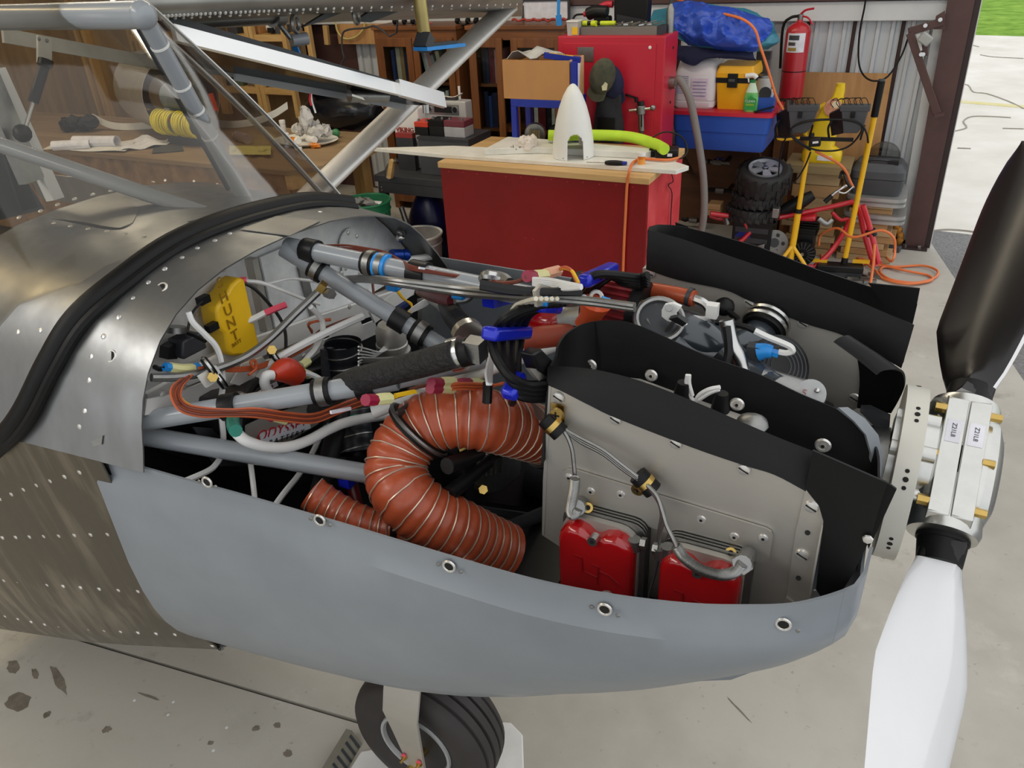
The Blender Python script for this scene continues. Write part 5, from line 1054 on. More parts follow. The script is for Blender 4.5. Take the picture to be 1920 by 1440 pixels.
part(MB().cyl(PY(1520, 742, -.045), PY(1520, 738, -.06), .020, n=26), 'cover_disc', pm('pale_casting', (176, 178, 180), .4, .3, .08, 20), gc); part(MB().dome(PY(1532, 732, -.06), V((0, -.5, 1)), .004), 'cover_bolt', m_steel, gc)
text('maker_mark', '5', .014, basis(PY(1508, 737, -.0612), V((1, 0, -.1)), V((0, .3, 1))), pm('faded_red_print', (200, 130, 130), .5), gc, .0003)
# sensor leads: black cap, white lead with blue connector, relay
part(MB().sphere(PY(1358, 575, .06), (.016, .016, .014), 12, 7), 'sensor_grommet', m_black)
for k in range(3): WY('sensor_lead', m_black, .004, .05, .02, [(1362, 580), (1375, 590 + k * 2), (1385, 600), (1375, 607 + k * 2), (1350, 606 + k * 3)], 6)
WY('sensor_lead', m_wht, .0042, .0, .0, [(1300, 595), (1320, 598), (1332, 592), (1335, 585)]); part(MB().obox(PY(1336, 582, .0), (.008, 0, 0), (0, .008, 0), (0, 0, .01)), 'white_connector', m_whitep)
WY('sensor_lead', m_black, .0045, -.03, -.03, [(1342, 604), (1370, 607), (1395, 612), (1415, 620)], 6); WY('sensor_lead', m_wht, .0045, -.03, -.03, [(1415, 620), (1440, 632), (1465, 642), (1482, 650), (1486, 658), (1475, 662), (1460, 660)], 6)
bc = part(MB().tube([PY(1422, 660, -.03), PY(1436, 658, -.03), PY(1448, 660, -.03)], lambda t: .013 - .004 * t, 12, 3), 'blue_sensor_plug', m_lblu); part(MB().obox(PY(1413, 660, -.03), (.009, 0, 0), (0, .009, 0), (0, 0, .011)), 'plug_body', m_dark, bc); part(MB().bar(PY(1446, 660, -.03), PY(1460, 664, -.03), .012, .006), 'plug_tail', m_lblu, bc)
# connectors and wires behind the mount, far side
for a, m_ in ((((988, 518), (996, 518), (1000, 518)), m_mag), (((1000, 518), (1010, 517), (1022, 516)), m_conn), (((1022, 514), (1034, 511), (1046, 508)), pm('salmon_connector', (226, 170, 140), .4))): WX('crimp_connector', m_, .008, -.48, -.48, a, 8)
for k in range(3): WX('orange_wire', m_wireo if k else m_yel, .0024, -.48, -.42, [(1046, 507), (1058, 503 - k), (1072, 508), (1080, 520 + k * 3), (1085, 530)], 5)
WX('brown_wire', m_wirebr, .003, -.6, -.48, [(905, 525), (940, 530), (970, 528), (988, 519)]); WX('bent_pipe', m_steel, .008, -.6, -.55, [(906, 522), (912, 516), (930, 518), (945, 522), (955, 530)], 8)
for k in range(5): WX('black_lead', m_blackp, .004, -.5, -.4, [(900, 530 + k * 2), (960, 540 + k * 2), (1020, 545 + k), (1090, 542 + k * 2)], 5)
for k in range(5): WX('white_lead', m_wht, .0024, -.47, -.38, [(1000, 522 + k * 3), (1030, 524 + k * 4), (1060, 530 + k * 3), (1090, 536 + k)], 5)
QX([(903, 555), (960, 545), (960, 560), (905, 575)], -.62, .02, 'blue_wrap', m_blu)
WX('red_hose', MATS['dark_red_hose'], .012, -.85, -.7, [(790, 545), (815, 555), (850, 565)], 10); WX('white_pipe', m_cast, .008, -.7, -.68, [(850, 565), (868, 562), (880, 555), (885, 545)], 8)
# black block standing in for engine shade between the baffles and prop flange
part(MB().cyl((-.2, 0, 1.30), (-.02, 0, 1.314), .06, n=24), 'prop_flange', m_cast); part(MB().box(-.48, -.1, -.12, .10, 1.12, 1.36), 'engine_shade_block', m_black2, bevel=.02)
QY([(1612, 772), (1630, 772), (1668, 790), (1664, 840), (1640, 850), (1640, 800)], .02, .02, 'dark_bracket', m_dark); part(MB().cyl(PY(1645, 835, .0), PY(1685, 838, .0), .012), 'flange_bolt', m_brass)
# ================================================================ right half of the hangar: bench, cabinet, shelf, floor clutter
m_redp = pm('red_painted_panel', (142, 14, 20), .34, 0, .08, 2.5, .03, 8, coat=.12, col2=(118, 10, 15), spec=.35); m_redc = pm('red_cabinet_paint', (196, 34, 56), .4, 0, .05, 3)
m_pine = wood('bench_top_wood', (206, 164, 104), (222, 184, 128), 'X', 5, .5)
m_card = pm('cardboard', (186, 136, 84), .75, 0, .06, 8, .05, 60, (1, 1, .3)); m_blue = pm('blue_plastic_bin', (40, 84, 176), .42, 0, .06, 6, .03)
m_bluep = pm('blue_painted_steel', (24, 44, 150), .4, 0, .08, 8); m_lime = pm('lime_foam', (190, 226, 56), .7, 0, .05, 12, .05, 80); m_cord = pm('orange_cord', (226, 122, 66), .5, 0, .06, 20)
m_board = pm('chalky_white_board', (222, 220, 210), .5, 0, .05, 7, .05, 30, col2=(238, 236, 228)); m_ora = pm('amber_plastic', (226, 130, 30), .3, 0, .06, 10)
m_navy = pm('navy_cloth', (26, 30, 62), .85, 0, .15, 20, .2, 60); m_bag = pm('charcoal_fabric', (44, 44, 48), .85, 0, .2, 20, .2, 50); m_dgrey = pm('dark_grey_plastic', (70, 72, 76), .5, 0, .1, 10)
m_tarp = pm('blue_tarpaulin', (48, 84, 190), .4, 0, .12, 9, .9, 14); m_teal = pm('teal_sheet', (60, 134, 158), .4, 0, .12, 9, .1, 30)
def PB(x, y, Y): return PY(x, y, Y)
def tp(name, label, cat, loc, group=None): return thing(name, label, cat, loc, group)
# ---- red workbench
BX0, BX1, BY0, BY1 = -2.482, -1.24, 2.757, 3.41
t = tp('workbench', 'red panelled workbench with a pale wooden top and rows of small screws', 'workbench', ((BX0 + BX1) / 2, 3.08, 0))
MB().box(BX0 + .004, BX1, BY0, BY0 + .02, 0, .885).obj('front_panel', m_redp, t, smooth=0, bevel=.002)
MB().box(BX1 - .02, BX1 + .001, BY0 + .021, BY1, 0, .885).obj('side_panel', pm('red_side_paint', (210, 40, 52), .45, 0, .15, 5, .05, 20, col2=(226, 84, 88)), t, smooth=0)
MB().box(BX0, BX0 + .02, BY0 + .021, BY1, 0, .885).obj('side_panel', m_redp, t, smooth=0); MB().box(BX0 + .02, BX1 - .02, BY1 - .02, BY1, 0, .885).obj('back_panel', m_redp, t, smooth=0)
MB().box(BX0 - .004, BX1 + .012, BY0 - .012, BY1, .886, .92).obj('bench_top', m_pine, t, smooth=0, bevel=.003)
f = MB()
for i in range(13): f.dome((BX0 + .06 + i * .092, BY0, .865 + .004 * (i % 2)), (0, -1, 0), .004)
for z in (.52, .28):
    for x in (-1.95, -1.9): f.dome((x, BY0, z), (0, -1, 0), .004)
f.obj('panel_screws', m_redc, t, kind='stuff')
# ---- boards on the bench
def slab(name, px, z, th, Y=None, **k):
    P = [PZ(x, y, z) for x, y in px]; o = MB().prism(P, (0, 0, -th)).obj(name, m_board, smooth=0, bevel=.003, **k); return o
slab('white_board', [(700, 277), (830, 289), (1120, 309), (1268, 319), (1292, 311), (1240, 294), (1110, 285), (850, 273)], .944, .023, label='long thin white painted board lying along the bench front and overhanging on the left', cat='board')
slab('white_board', [(908, 279), (1010, 276), (1210, 286), (1232, 279), (1100, 268), (1040, 262), (952, 256)], .980, .035, label='thick white board lying behind the long one under the lime foam tube', cat='board')
# ---- spinner cone
sc_ = PZ(1075, 292, .945); t = tp('spinner_cone', 'white pointed propeller spinner standing upright on the red workbench', 'spinner', sc_)
f = MB(); prof = [(.116, 0), (.113, .06), (.105, .13), (.092, .20), (.074, .265), (.052, .32), (.03, .358), (.012, .376), (.0, .38)]; n = 120; rings = []
front = atan2(CAM.y - sc_.y, CAM.x - sc_.x) + .1
fine = [(h * .005, .116 - .013 * (h / 28) ** 1.6) for h in range(29)] + [(h, r) for r, h in prof[3:]]
fine_ = [(0, .116), (.02, .1155), (.04, .1145), (.06, .113), (.08, .111), (.1, .1085), (.12, .106), (.14, .103)] + [(h, r) for r, h in prof[3:]]
vs = [[sc_ + V((r * cos(2 * pi * j / n), r * sin(2 * pi * j / n), h)) for j in range(n)] for h, r in fine]; o_ = len(f.v)
for r in vs: f.v += r
for i in range(len(vs) - 1):
    for j in range(n):
        a = (2 * pi * (j + .5) / n - front + pi) % (2 * pi) - pi; hh = (fine[i][0] + fine[i + 1][0]) / 2; w_ = .045 if hh < .085 else .045 * sqrt(max(0, 1 - ((hh - .085) / .05) ** 2))
        if (abs(a) * .115 < w_ and hh < .135) or (abs(abs(a) - pi) * .115 < w_ and hh < .135): continue
        f.f.append((i * n + j, i * n + (j + 1) % n, (i + 1) * n + (j + 1) % n, (i + 1) * n + j))
o = f.obj('shell', pm('spinner_white', (236, 237, 233), .4, 0, .04, 5), t); sm = o.modifiers.new('wall', 'SOLIDIFY'); sm.thickness = .003
f = MB()
for a in (-.6, .6, 2.5, -2.5): f.dome(sc_ + V((cos(front + a) * .116, sin(front + a) * .116, .012)), (cos(front + a), sin(front + a), 0), .003)
f.obj('rim_holes', m_hole, t, kind='stuff')
# ---- small things on the bench
P = [PZ(x, y, 1.0) + V((0, 0, dz)) for x, y, dz in ((1028, 262, .025), (1060, 261, .02), (1120, 260, .02), (1180, 262, .015), (1225, 271, .005), (1246, 280, -.0))]
MB().tube(P, .030, 16, 6).obj('foam_tube', m_lime, smooth=70, label='lime green foam tube lying behind the white spinner', cat='foam tube')
c = PZ(990, 285, .945); f = MB()
for k in range(16): a = k * 1.3; f.sphere(c + V((cos(a) * .03, sin(a) * .03, .02 + .055 * (k / 16))), .022 + .01 * random.random(), 8, 5)
f.jitter(.006).obj('crumpled_towel', pm('crumpled_paper', (226, 216, 206), .9, 0, .05, 20), smooth=25, label='crumpled white paper towel left of the spinner on the bench', cat='towel')
c = PZ(965, 287, .945); f = MB()
for k in range(6): f.bar(c + V((-.05 + .018 * k, random.uniform(-.02, .02), .008)), c + V((-.03 + .018 * k, random.uniform(-.03, .03), .03 + .01 * (k % 3))), .006, .005)
f.obj('bent_brackets', m_cast, label='little pile of bent metal brackets on the white board', cat='bracket')
c = PZ(1202, 316, .92); t = tp('pill_bottle', 'amber pill bottle with a white cap near the bench corner', 'bottle', c); MB().lathe([(.019, 0), (.02, .002), (.02, .062), (.016, .066)], c, n=20).obj('body', m_ora, t); MB().lathe([(.022, .066), (.022, .083), (.021, .085)], c, n=20).obj('cap', m_whitep, t); MB().lathe([(.0203, .015), (.0203, .05)], c, n=20, cap=False).obj('paper_label', pm('orange_label', (236, 160, 70), .6), t)
a, b = PZ(1100, 304, .957), PZ(1136, 305, .957); d = (b - a).normalized(); t = tp('screwdriver', 'blue and black handled screwdriver lying on the board edge', 'screwdriver', a + V((0, 0, -.012)))
MB().tube([b - d * .005, b + d * .02, b + d * .07, b + d * .105], lambda u: .008 + .006 * sin(pi * u), 10, 4).obj('handle', m_blackp, t); MB().cyl(b + d * .065, b + d * .112, .0125, .009).obj('grip', m_bluep, t); MB().cyl(a, b, .003).obj('shaft', m_steel, t)
c = PZ(1250, 294, .945); t = tp('battery_charger', 'black battery charger with a looping cord on the bench corner', 'charger', c)
MB().obox(c + V((0, 0, .025)), (.06, .015, 0), (-.012, .045, 0), (0, 0, .025)).obj('body', m_blackp, t, bevel=.008); MB().obox(c + V((-.07, .0, .018)), (.03, .008, 0), (-.006, .03, 0), (0, 0, .018)).obj('tool_grip', m_black, t, bevel=.006); MB().obox(c + V((.03, -.048, .022)), (.012, .003, 0), (0, .001, 0), (0, 0, .008)).obj('rating_label', m_lab, t)
MB().tube([c + V(q) for q in ((-.09, 0, .03), (-.09, .03, .09), (-.02, .05, .12), (.07, .03, .10), (.11, 0, .04), (.09, -.03, .006), (.03, -.06, .006))], .0045, 6).obj('cord', m_blackp, t)
MB().tube([c + V((.02, -.05, .006)), PX(1258, 322, -1.222), PX(1262, 340, -1.225), PX(1253, 347, -1.225), PX(1260, 362, -1.225), PX(1258, 400, -1.225), PX(1257, 430, -1.225)], .003, 6).obj('charger_lead', m_blackp, label='thin black lead hanging down the red bench side', cat='cable')
P = [PZ(1272, 296, .956), PZ(1250, 300, .956), PZ(1205, 298, .954), PZ(1188, 304, .954), PY(1181, 318, 2.735), PY(1176, 345, 2.74), PY(1173, 400, 2.74), PY(1170, 460, 2.74), PY(1168, 520, 2.74), PY(1166, 580, 2.74)]
MB().tube(P, .0075, 8, 6).obj('extension_cord', m_cord, smooth=60, label='orange extension cord hanging straight down the red bench front', cat='cord')
# ---- red cabinet behind
CX0, CX1, CY0, CY1 = -2.052, -1.40, 3.5, 3.76
t = tp('cabinet', 'tall red painted steel blasting cabinet standing behind the workbench', 'cabinet', ((CX0 + CX1) / 2, 3.63, 0))
MB().box(CX0, CX1, CY0, CY1, 0, 1.497).obj('body', m_redc, t, smooth=0, bevel=.006)
MB().box(CX0 + .04, CX1 - .05, CY0 - .006, CY0 + .001, .6, 1.46).obj('door', m_redc, t, smooth=0, bevel=.002)
MB().box(CX0 + .13, CX0 + .23, CY0 - .008, CY0 - .004, 1.36, 1.44).obj('grey_plate', m_cast, t, smooth=0); MB().dome((CX1 - .085, CY0 - .006, 1.44), (0, -1, 0), .01).obj('door_screw', m_whitep, t)
f = MB()
for z in (1.42, 1.25, 1.2, 1.12): f.cyl((CX1, 3.66, z), (CX1 + .003, 3.66, z), .008)
f.obj('side_holes', m_hole, t, kind='stuff'); MB().cyl((CX1, 3.63, 1.235), (CX1 + .035, 3.63, 1.235), .034).obj('hose_flange', m_cast, t)
hp_ = [V((CX1 + .03, 3.63, 1.235)), PY(1275, 150, 3.62), PY(1293, 185, 3.62), PY(1305, 240, 3.62), PY(1315, 300, 3.62), PY(1320, 350, 3.62), PY(1320, 400, 3.62), PY(1314, 440, 3.64)]
q = hp_[-1]; MB().tube(hp_ + [V((q.x - .02, 3.66, .12)), V((q.x - .1, 3.7, .03))], .022, 12, 8).obj('vacuum_hose', pm('grey_hose', (128, 122, 118), .55, 0, .06, 14), smooth=70, label='thick grey hose curving down from the red cabinet side', cat='hose', origin=(q.x, 3.66, 0))
t = tp('air_regulator', 'silver air filter regulator mounted on the red cabinet front', 'regulator', PY(1203, 250, 3.46))
MB().cyl(PY(1203, 245, 3.455), PY(1202, 214, 3.455), .017).lathe([(.006, -.02), (.017, 0)], PY(1203, 246, 3.455)).obj('bowl', m_cast, t); MB().cyl(PY(1202, 214, 3.455), PY(1202, 198, 3.455), .026).obj('head', m_cast, t, bevel=.003); MB().cyl(PY(1202, 198, 3.455), PY(1201, 190, 3.455), .02).obj('black_cap', m_blackp, t)
MB().cyl(PY(1180, 207, 3.455), PY(1224, 203, 3.455), .009).obj('pipe', m_steel, t); MB().sphere(PY(1224, 202, 3.455), .017, 10, 6).obj('knob', m_cast, t); MB().cyl(PY(1203, 215, 3.436), PY(1203, 238, 3.436), .004).obj('sight_glass', m_blackp, t); MB().obox(PY(1202, 206, 3.48), (.012, 0, 0), (0, .02, 0), (0, 0, .012)).obj('mount', m_cast, t)
MB().bar(PY(1172, 178, 3.47), PY(1190, 184, 3.47), .014, .01).cyl(PY(1192, 183, 3.47), PY(1192, 192, 3.47), .01).obj('blow_gun', m_blackp, label='black blow gun hooked on the red cabinet door', cat='tool').location.y += .01
# ---- things on the cabinet top
CZ = 1.497
t = tp('plank', 'weathered grey plank lying along the red cabinet top', 'plank', (-1.66, 3.62, CZ)); MB().box(-1.93, -1.47, 3.56, 3.66, CZ, CZ + .042).obj('board', pm('weathered_wood', (120, 118, 112), .8, 0, .15, 14, .1, 40, (.1, 1, 1)), t, smooth=0); MB().box(-1.47, -1.44, 3.56, 3.68, CZ, CZ + .046).obj('end_cap', m_dark, t, smooth=0)
c = V((-1.97, 3.57, CZ)); t = tp('plastic_tub', 'clear plastic tub with a yellow label on the red cabinet corner', 'tub', c); MB().loft([[c + V((a * s, b * s, z)) for a, b in ((-.035, -.04), (.035, -.04), (.035, .04), (-.035, .04))] for s, z in ((.9, 0), (1, .07))]).obj('body', pm('cloudy_plastic', (190, 188, 182), .35), t); MB().box(c.x - .038, c.x + .038, 3.527, 3.613, CZ + .07, CZ + .08).obj('lid', m_whitep, t, bevel=.003); MB().box(c.x + .0, c.x + .034, 3.526, 3.531, CZ + .005, CZ + .045).obj('yellow_label', m_yel, t)
c = V((-1.87, 3.6, CZ + .042)); t = tp('flashlight', 'yellow and black flashlight lying on the grey plank', 'flashlight', c); MB().cyl(c + V((-.05, 0, .017)), c + V((.1, 0, .017)), .012).obj('tube', m_blackp, t); MB().cyl(c + V((-.06, 0, .017)), c + V((-.03, 0, .017)), .015).obj('tail', pm('acid_yellow', (206, 220, 40), .4), t); MB().cyl(c + V((.0, -.01, .017)), c + V((.03, -.018, .017)), .016).obj('lens_ring', MATS['acid_yellow'], t); MB().cyl(c + V((.05, 0, .017)), c + V((.14, 0, .017)), .0125).obj('body_stripe', MATS['acid_yellow'], t)
c = V((-1.86, 3.69, CZ)); t = tp('cordless_drill', 'black and red power drill resting behind the flashlight', 'drill', c); MB().tube([c + V((-.07, 0, .10)), c + V((-.02, -.01, .115)), c + V((.05, -.01, .11))], .036, 12, 3).obj('motor_body', m_blackp, t); MB().tube([c + V((-.01, 0, .13)), c + V((.04, 0, .15)), c + V((.08, 0, .15))], .018, 10, 3).obj('red_shell', m_redc, t); MB().obox(c + V((.02, 0, .045)), (.05, 0, 0), (0, .03, 0), (0, 0, .045)).obj('battery_base', m_black, t, bevel=.01); MB().cyl(c + V((-.10, 0, .1)), c + V((-.07, 0, .1)), .015).obj('chuck', m_redc, t); MB().tube([c + V((-.1, 0, .1)), c + V((-.16, 0, .09)), c + V((-.17, -.02, .03)), c + V((-.12, -.03, .006))], .006, 6).obj('cord', m_blackp, t)
c = V((-1.66, 3.69, CZ)); t = tp('black_case', 'tall black fabric tool case standing on the red cabinet', 'case', c); MB().loft([[c + V((a * s, b * s, z)) for a, b in ((-.10, -.035), (.10, -.035), (.10, .05), (-.10, .05))] for s, z in ((.95, 0), (1, .06), (1.02, .15), (.96, .24))]).obj('body', m_black, t, bevel=.01); MB().prism([c + V((-.08, -.037, .05)), c + V((.09, -.037, .02)), c + V((.09, -.037, .07)), c + V((-.08, -.037, .10))], (0, -.004, 0)).obj('pocket_flap', m_bag, t)
for i in range(6):
    c = V((-1.74 + i * .045, 3.60 + .012 * (i % 2), CZ + .042)); a = random.uniform(-1, 1); d = V((cos(a), sin(a) * .4, .25)).normalized()
    t = tp('pliers', ('leftmost', 'second', 'third', 'fourth', 'fifth', 'rightmost')[i] + ' steel pliers of the row on the grey plank, counted from the left', 'pliers', c, 'hand tools heaped on the plank')
    for s in (-1, 1): MB().tube([c + V((0, 0, .01)), c + d * .03 + V((0, s * .008, .006)), c + d * .07 + V((0, s * .014, .004))], .004, 6, 3).obj('handle', m_steel if i % 3 else m_cast, t)
    MB().bar(c + V((0, 0, .01)), c - d * .03 + V((0, 0, .016)), .014, .008).obj('jaw', m_steel, t)
c = V((-1.43, 3.68, CZ)); t = tp('grey_bottle', 'dull grey spray can at the right end of the red cabinet top', 'can', c); MB().lathe([(.022, 0), (.022, .12), (.014, .135), (.01, .15)], c, n=18).obj('body', m_cast, t); MB().lathe([(.012, .15), (.012, .175)], c, n=14).obj('cap', m_dark, t)
# ---- cardboard box on the blue stand, level, bags, caps
ST = dict(x0=-2.215, x1=-1.83, y0=3.17, y1=3.40)
t = tp('blue_stand', 'blue steel stand on the bench holding the cardboard box', 'stand', (-2.02, 3.28, .92))
MB().box(ST['x0'], ST['x1'], ST['y0'], ST['y1'], 1.155, 1.20).obj('top_frame', m_bluep, t, smooth=0, bevel=.004)
for x in (ST['x0'], ST['x1'] - .035):
    for y in (ST['y0'], ST['y1'] - .035): MB().box(x, x + .035, y, y + .035, .92, 1.155).obj('leg', m_bluep, t, smooth=0, bevel=.003)
t = tp('cardboard_box', 'open brown cardboard box on the blue stand', 'box', (-2.05, 3.27, 1.20)); bx0, bx1, by0, by1, bz0, bz1 = -2.255, -1.84, 3.17, 3.39, 1.20, 1.41
MB().box(bx0, bx1, by0, by0 + .006, bz0, bz1).obj('front_side', m_card, t, smooth=0); MB().box(bx0, bx1, by1 - .006, by1, bz0, bz1).obj('back_side', m_card, t, smooth=0); MB().box(bx0, bx0 + .006, by0 + .006, by1 - .006, bz0, bz1).obj('end_side', m_card, t, smooth=0); MB().box(bx1 - .006, bx1, by0 + .006, by1 - .006, bz0, bz1).obj('end_side', pm('pale_cardboard', (222, 176, 126), .75), t, smooth=0); MB().box(bx0 + .006, bx1 - .006, by0 + .006, by1 - .006, bz0, bz0 + .006).obj('bottom', m_card, t, smooth=0)
MB().prism([V((bx1 + .0005, by0 + .09, bz0)), V((bx1 + .0005, by0 + .13, bz0)), V((bx1 + .0005, by0 + .17, bz1)), V((bx1 + .0005, by0 + .11, bz1))], (.001, 0, 0)).obj('parcel_tape', m_lab, t, smooth=0)
f = MB(); c = V((-2.06, 3.28, bz1 - .02)); 
f.sheet([[c + V((-.18 + .30 * i / 8, -.08 + .16 * j / 5, .02 + .03 * sin(i * 1.1) * cos(j) + .03 * sin(pi * i / 8))) for j in range(6)] for i in range(9)], .003); f.sheet([[V((x, 3.28 + .06 * (j - 1), bz0 + .01 + (bz1 - .01 - bz0) * k / 3)) for j in range(3)] for k, x in ((0, -2.1), (3, -2.1))], .003)
f.obj('plastic_bag', pm('milky_plastic', (196, 194, 190), .25, 0, .08, 20, coat=.3), smooth=70, label='crinkled clear plastic bag bulging out of the cardboard box', cat='bag')
a, b = V((-2.0, 3.19, 1.435)), V((-1.8, 3.24, 1.405)); t = tp('spirit_level', 'yellow and blue spirit level lying across the cardboard box', 'level', (-1.95, 3.2, 1.41)); MB().bar(a, b, .03, .03).obj('rail', m_bluep, t, bevel=.002); MB().bar(a.lerp(b, .15) + V((0, 0, .0155)), a.lerp(b, .8) + V((0, 0, .0155)), .024, .002).obj('yellow_face', m_yel, t)
text('face_lettering', 'EMPIRE', .016, basis(a.lerp(b, .48) + V((0, 0, .0168)), b - a, V((0, .6, 1))), m_hole, t, .0002)
MB().box(-1.832, -1.80, 3.165, 3.20, .945 + .0, 1.43).obj('blue_rail', m_bluep, smooth=0, bevel=.003, label='upright dark blue square rail standing right of the cardboard box', cat='rail').location.z = .92
# caps hanging on the red cabinet door
def cap(c, m1, m2, label, tilt, patch_=False):
    t = tp('baseball_cap', label, 'cap', c); f = MB(); n = 20; rows = []
    for i in range(7):
        a = i / 6 * pi / 2; rows.append([c + V((cos(b) * .075 * sin(a) * 1.0, -.02 - .06 * cos(a), sin(b) * .10 * sin(a))) for b in [2 * pi * j / n for j in range(n + 1)]])
    f.sheet(rows, .003); f.xf(Matrix.Translation(c) @ Matrix.Rotation(tilt, 4, 'Y') @ Matrix.Translation(-c)); f.obj('crown', m1, t, smooth=60)
    f = MB(); f.sheet([[c + V((.055 * s, -.022 - k * .008, -.07 - .075 * k * (1 - .35 * s * s))) for s in (-1, -.6, -.2, .2, .6, 1)] for k in (0, .4, .8, 1)], .003); f.xf(Matrix.Translation(c) @ Matrix.Rotation(tilt, 4, 'Y') @ Matrix.Translation(-c)); f.obj('bill', m2, t, smooth=60)
    if patch_:
        f = MB(); f.prism([c + V((x_ * .022, -.081, z_ * .026)) for x_, z_ in ((-.8, .5), (0, 1), (.9, .5), (.7, -.8), (-.5, -.9))], (0, -.003, 0)); f.xf(Matrix.Translation(c + V((.03, .012, -.045)) ) @ Matrix.Translation(-c)); f.obj('patch', pm('cream_patch', (220, 212, 176), .7), t)
    return t
cap(PY(1132, 142, 3.40), pm('camouflage_cloth', (98, 96, 76), .9, 0, .2, 14, .1, 40, col2=(52, 56, 44)), pm('camo_bill', (92, 90, 70), .9, 0, .3, 16), 'camouflage baseball cap with a cream patch hanging on the red cabinet', .35, True)
cap(PY(1148, 152, 3.47), m_navy, m_navy, 'dark navy baseball cap hanging behind the camouflage cap', -.35)
f = MB(); c = PY(1140, 240, 3.44); c = V((c.x, 3.45, .92))
rows = []
for i in range(7):
    z = i / 6 * .30; w_ = .10 * (1 - .25 * i / 6); rows.append([c + V((w_ * cos(a), .035 * sin(a) + .012 * sin(3 * a + i), z)) for a in [2 * pi * j / 16 for j in range(16)]])
t = tp('fabric_bag', 'charcoal fabric bag slumped on the bench against the red cabinet', 'bag', c); MB().loft(rows).obj('body', m_bag, t, smooth=60); MB().tube([c + V((-.05, -.03, .29)), c + V((-.02, -.04, .36)), c + V((.03, -.03, .3))], .008, 6).obj('strap', m_black, t); MB().sheet([[c + V((-.055 + .022 * k, -.045 - .012 * sin(pi * k / 5), z)) for k in range(6)] for z in (.04, .15)], .004).obj('pocket', m_black, t)
# caster wheels and work gloves under the box
for i, (px, lab) in enumerate(((1003, 'grey caster wheel standing left under the blue stand'), (1046, 'dark caster wheel on its side behind the white spinner'))):
    c = PY(px, 235, 3.27); c.z = .985; t = tp('caster_wheel', lab, 'wheel', (c.x, c.y, .92), 'caster wheels under the blue stand'); MB().lathe([(.04, -.018), (.06, -.016), (.065, -.008), (.065, .008), (.06, .016), (.04, .018)], c, (.35, -1, 0), 26).obj('tire', m_cast if i == 0 else m_blackp, t); MB().lathe([(0, -.024), (.012, -.022), (.04, -.012), (.04, .012), (0, .02)], c, (.35, -1, 0), 20).obj('hub', m_board if i == 0 else m_dark, t)
c = V((-2.09, 3.24, .92)); f = MB()
for k in range(5): f.tube([c + V((-.03 + k * .014, 0, .005)), c + V((-.035 + k * .015, -.006, .05)), c + V((-.03 + k * .013, 0, .095))], .009, 7, 3)
f.obj('work_gloves', pm('olive_leather', (120, 108, 78), .8, 0, .15, 20), smooth=60, label='olive work gloves bunched up beside the grey caster wheel', cat='gloves')
# ---- wall shelf, storage bin and what stands on it
SZ = .795
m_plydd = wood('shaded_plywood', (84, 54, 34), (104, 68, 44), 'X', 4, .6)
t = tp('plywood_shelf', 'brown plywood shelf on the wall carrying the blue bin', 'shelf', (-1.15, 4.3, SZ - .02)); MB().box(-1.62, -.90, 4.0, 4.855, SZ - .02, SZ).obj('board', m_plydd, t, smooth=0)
for x in (-1.55, -1.0): MB().bar((x, 4.3, SZ - .03), (x, 4.84, SZ - .4), .04, .03).obj('brace', m_plydd, t)
bx = [PY(1262, 210, 3.9), PY(1447, 216, 3.9)]; X0, X1 = bx[0].x, bx[1].x; zt = 1.02
t = tp('storage_bin', 'big blue plastic storage bin with a red lid on the shelf', 'bin', ((X0 + X1) / 2, 4.08, SZ)); f = MB()
def rrect(x0, x1, y0, y1, z, r=.03, n=4): 
    P = []
    for sx_, sy_, a0 in ((x1 - r, y1 - r, 0), (x0 + r, y1 - r, 90), (x0 + r, y0 + r, 180), (x1 - r, y0 + r, 270)):
        for k in range(n + 1): a = radians(a0 + 90 * k / n); P.append(V((sx_ + r * cos(a), sy_ + r * sin(a), z)))
    return P
f.loft([rrect(X0 + .02, X1 - .035, 3.92, 4.26, SZ), rrect(X0 + .012, X1 - .025, 3.91, 4.27, SZ + .02), rrect(X0 + .008, X1 - .016, 3.905, 4.275, SZ + .11), rrect(X0 + .004, X1 - .010, 3.897, 4.28, SZ + .114), rrect(X0, X1, 3.89, 4.29, zt - .012)]).obj('tub', m_blue, t, smooth=30)
MB().loft([rrect(X0 - .01, X1 + .012, 3.88, 4.30, zt - .012, .035), rrect(X0 - .01, X1 + .012, 3.88, 4.30, zt + .01, .035), rrect(X0 + .02, X1 - .02, 3.91, 4.27, zt + .014, .03)]).obj('lid', m_redc, t, smooth=30)
LZ = zt + .014
a, b = PY(1262, 207, 3.97), PY(1338, 207, 3.97); t = tp('detergent_jug', 'large white plastic jug beside the yellow tool box', 'jug', ((a.x + b.x) / 2, 4.05, LZ)); f = MB(); x0, x1 = a.x + .005, b.x
f.loft([rrect(x0 + .01, x1 - .01, 3.95, 4.17, LZ, .03), rrect(x0, x1, 3.94, 4.18, LZ + .012, .035), rrect(x0, x1, 3.94, 4.18, LZ + .04, .035), rrect(x0 + .004, x1 - .004, 3.945, 4.175, LZ + .045, .035), rrect(x0, x1, 3.94, 4.18, LZ + .05, .035), rrect(x0, x1 + .005, 3.94, 4.18, LZ + .20, .035), rrect(x0 + .01, x1 - .01, 3.96, 4.16, LZ + .26, .05), rrect(x0 + .05, x1 - .05, 4.0, 4.12, LZ + .29, .03)]).obj('body', pm('jug_white', (222, 218, 220), .35, 0, .03, 6), t, smooth=40)
MB().box(x0 + .11, x1 - .04, 3.936, 3.94, LZ + .06, LZ + .18).obj('printed_label', pm('pale_lilac_label', (222, 208, 222), .5), t, smooth=0); f = MB()
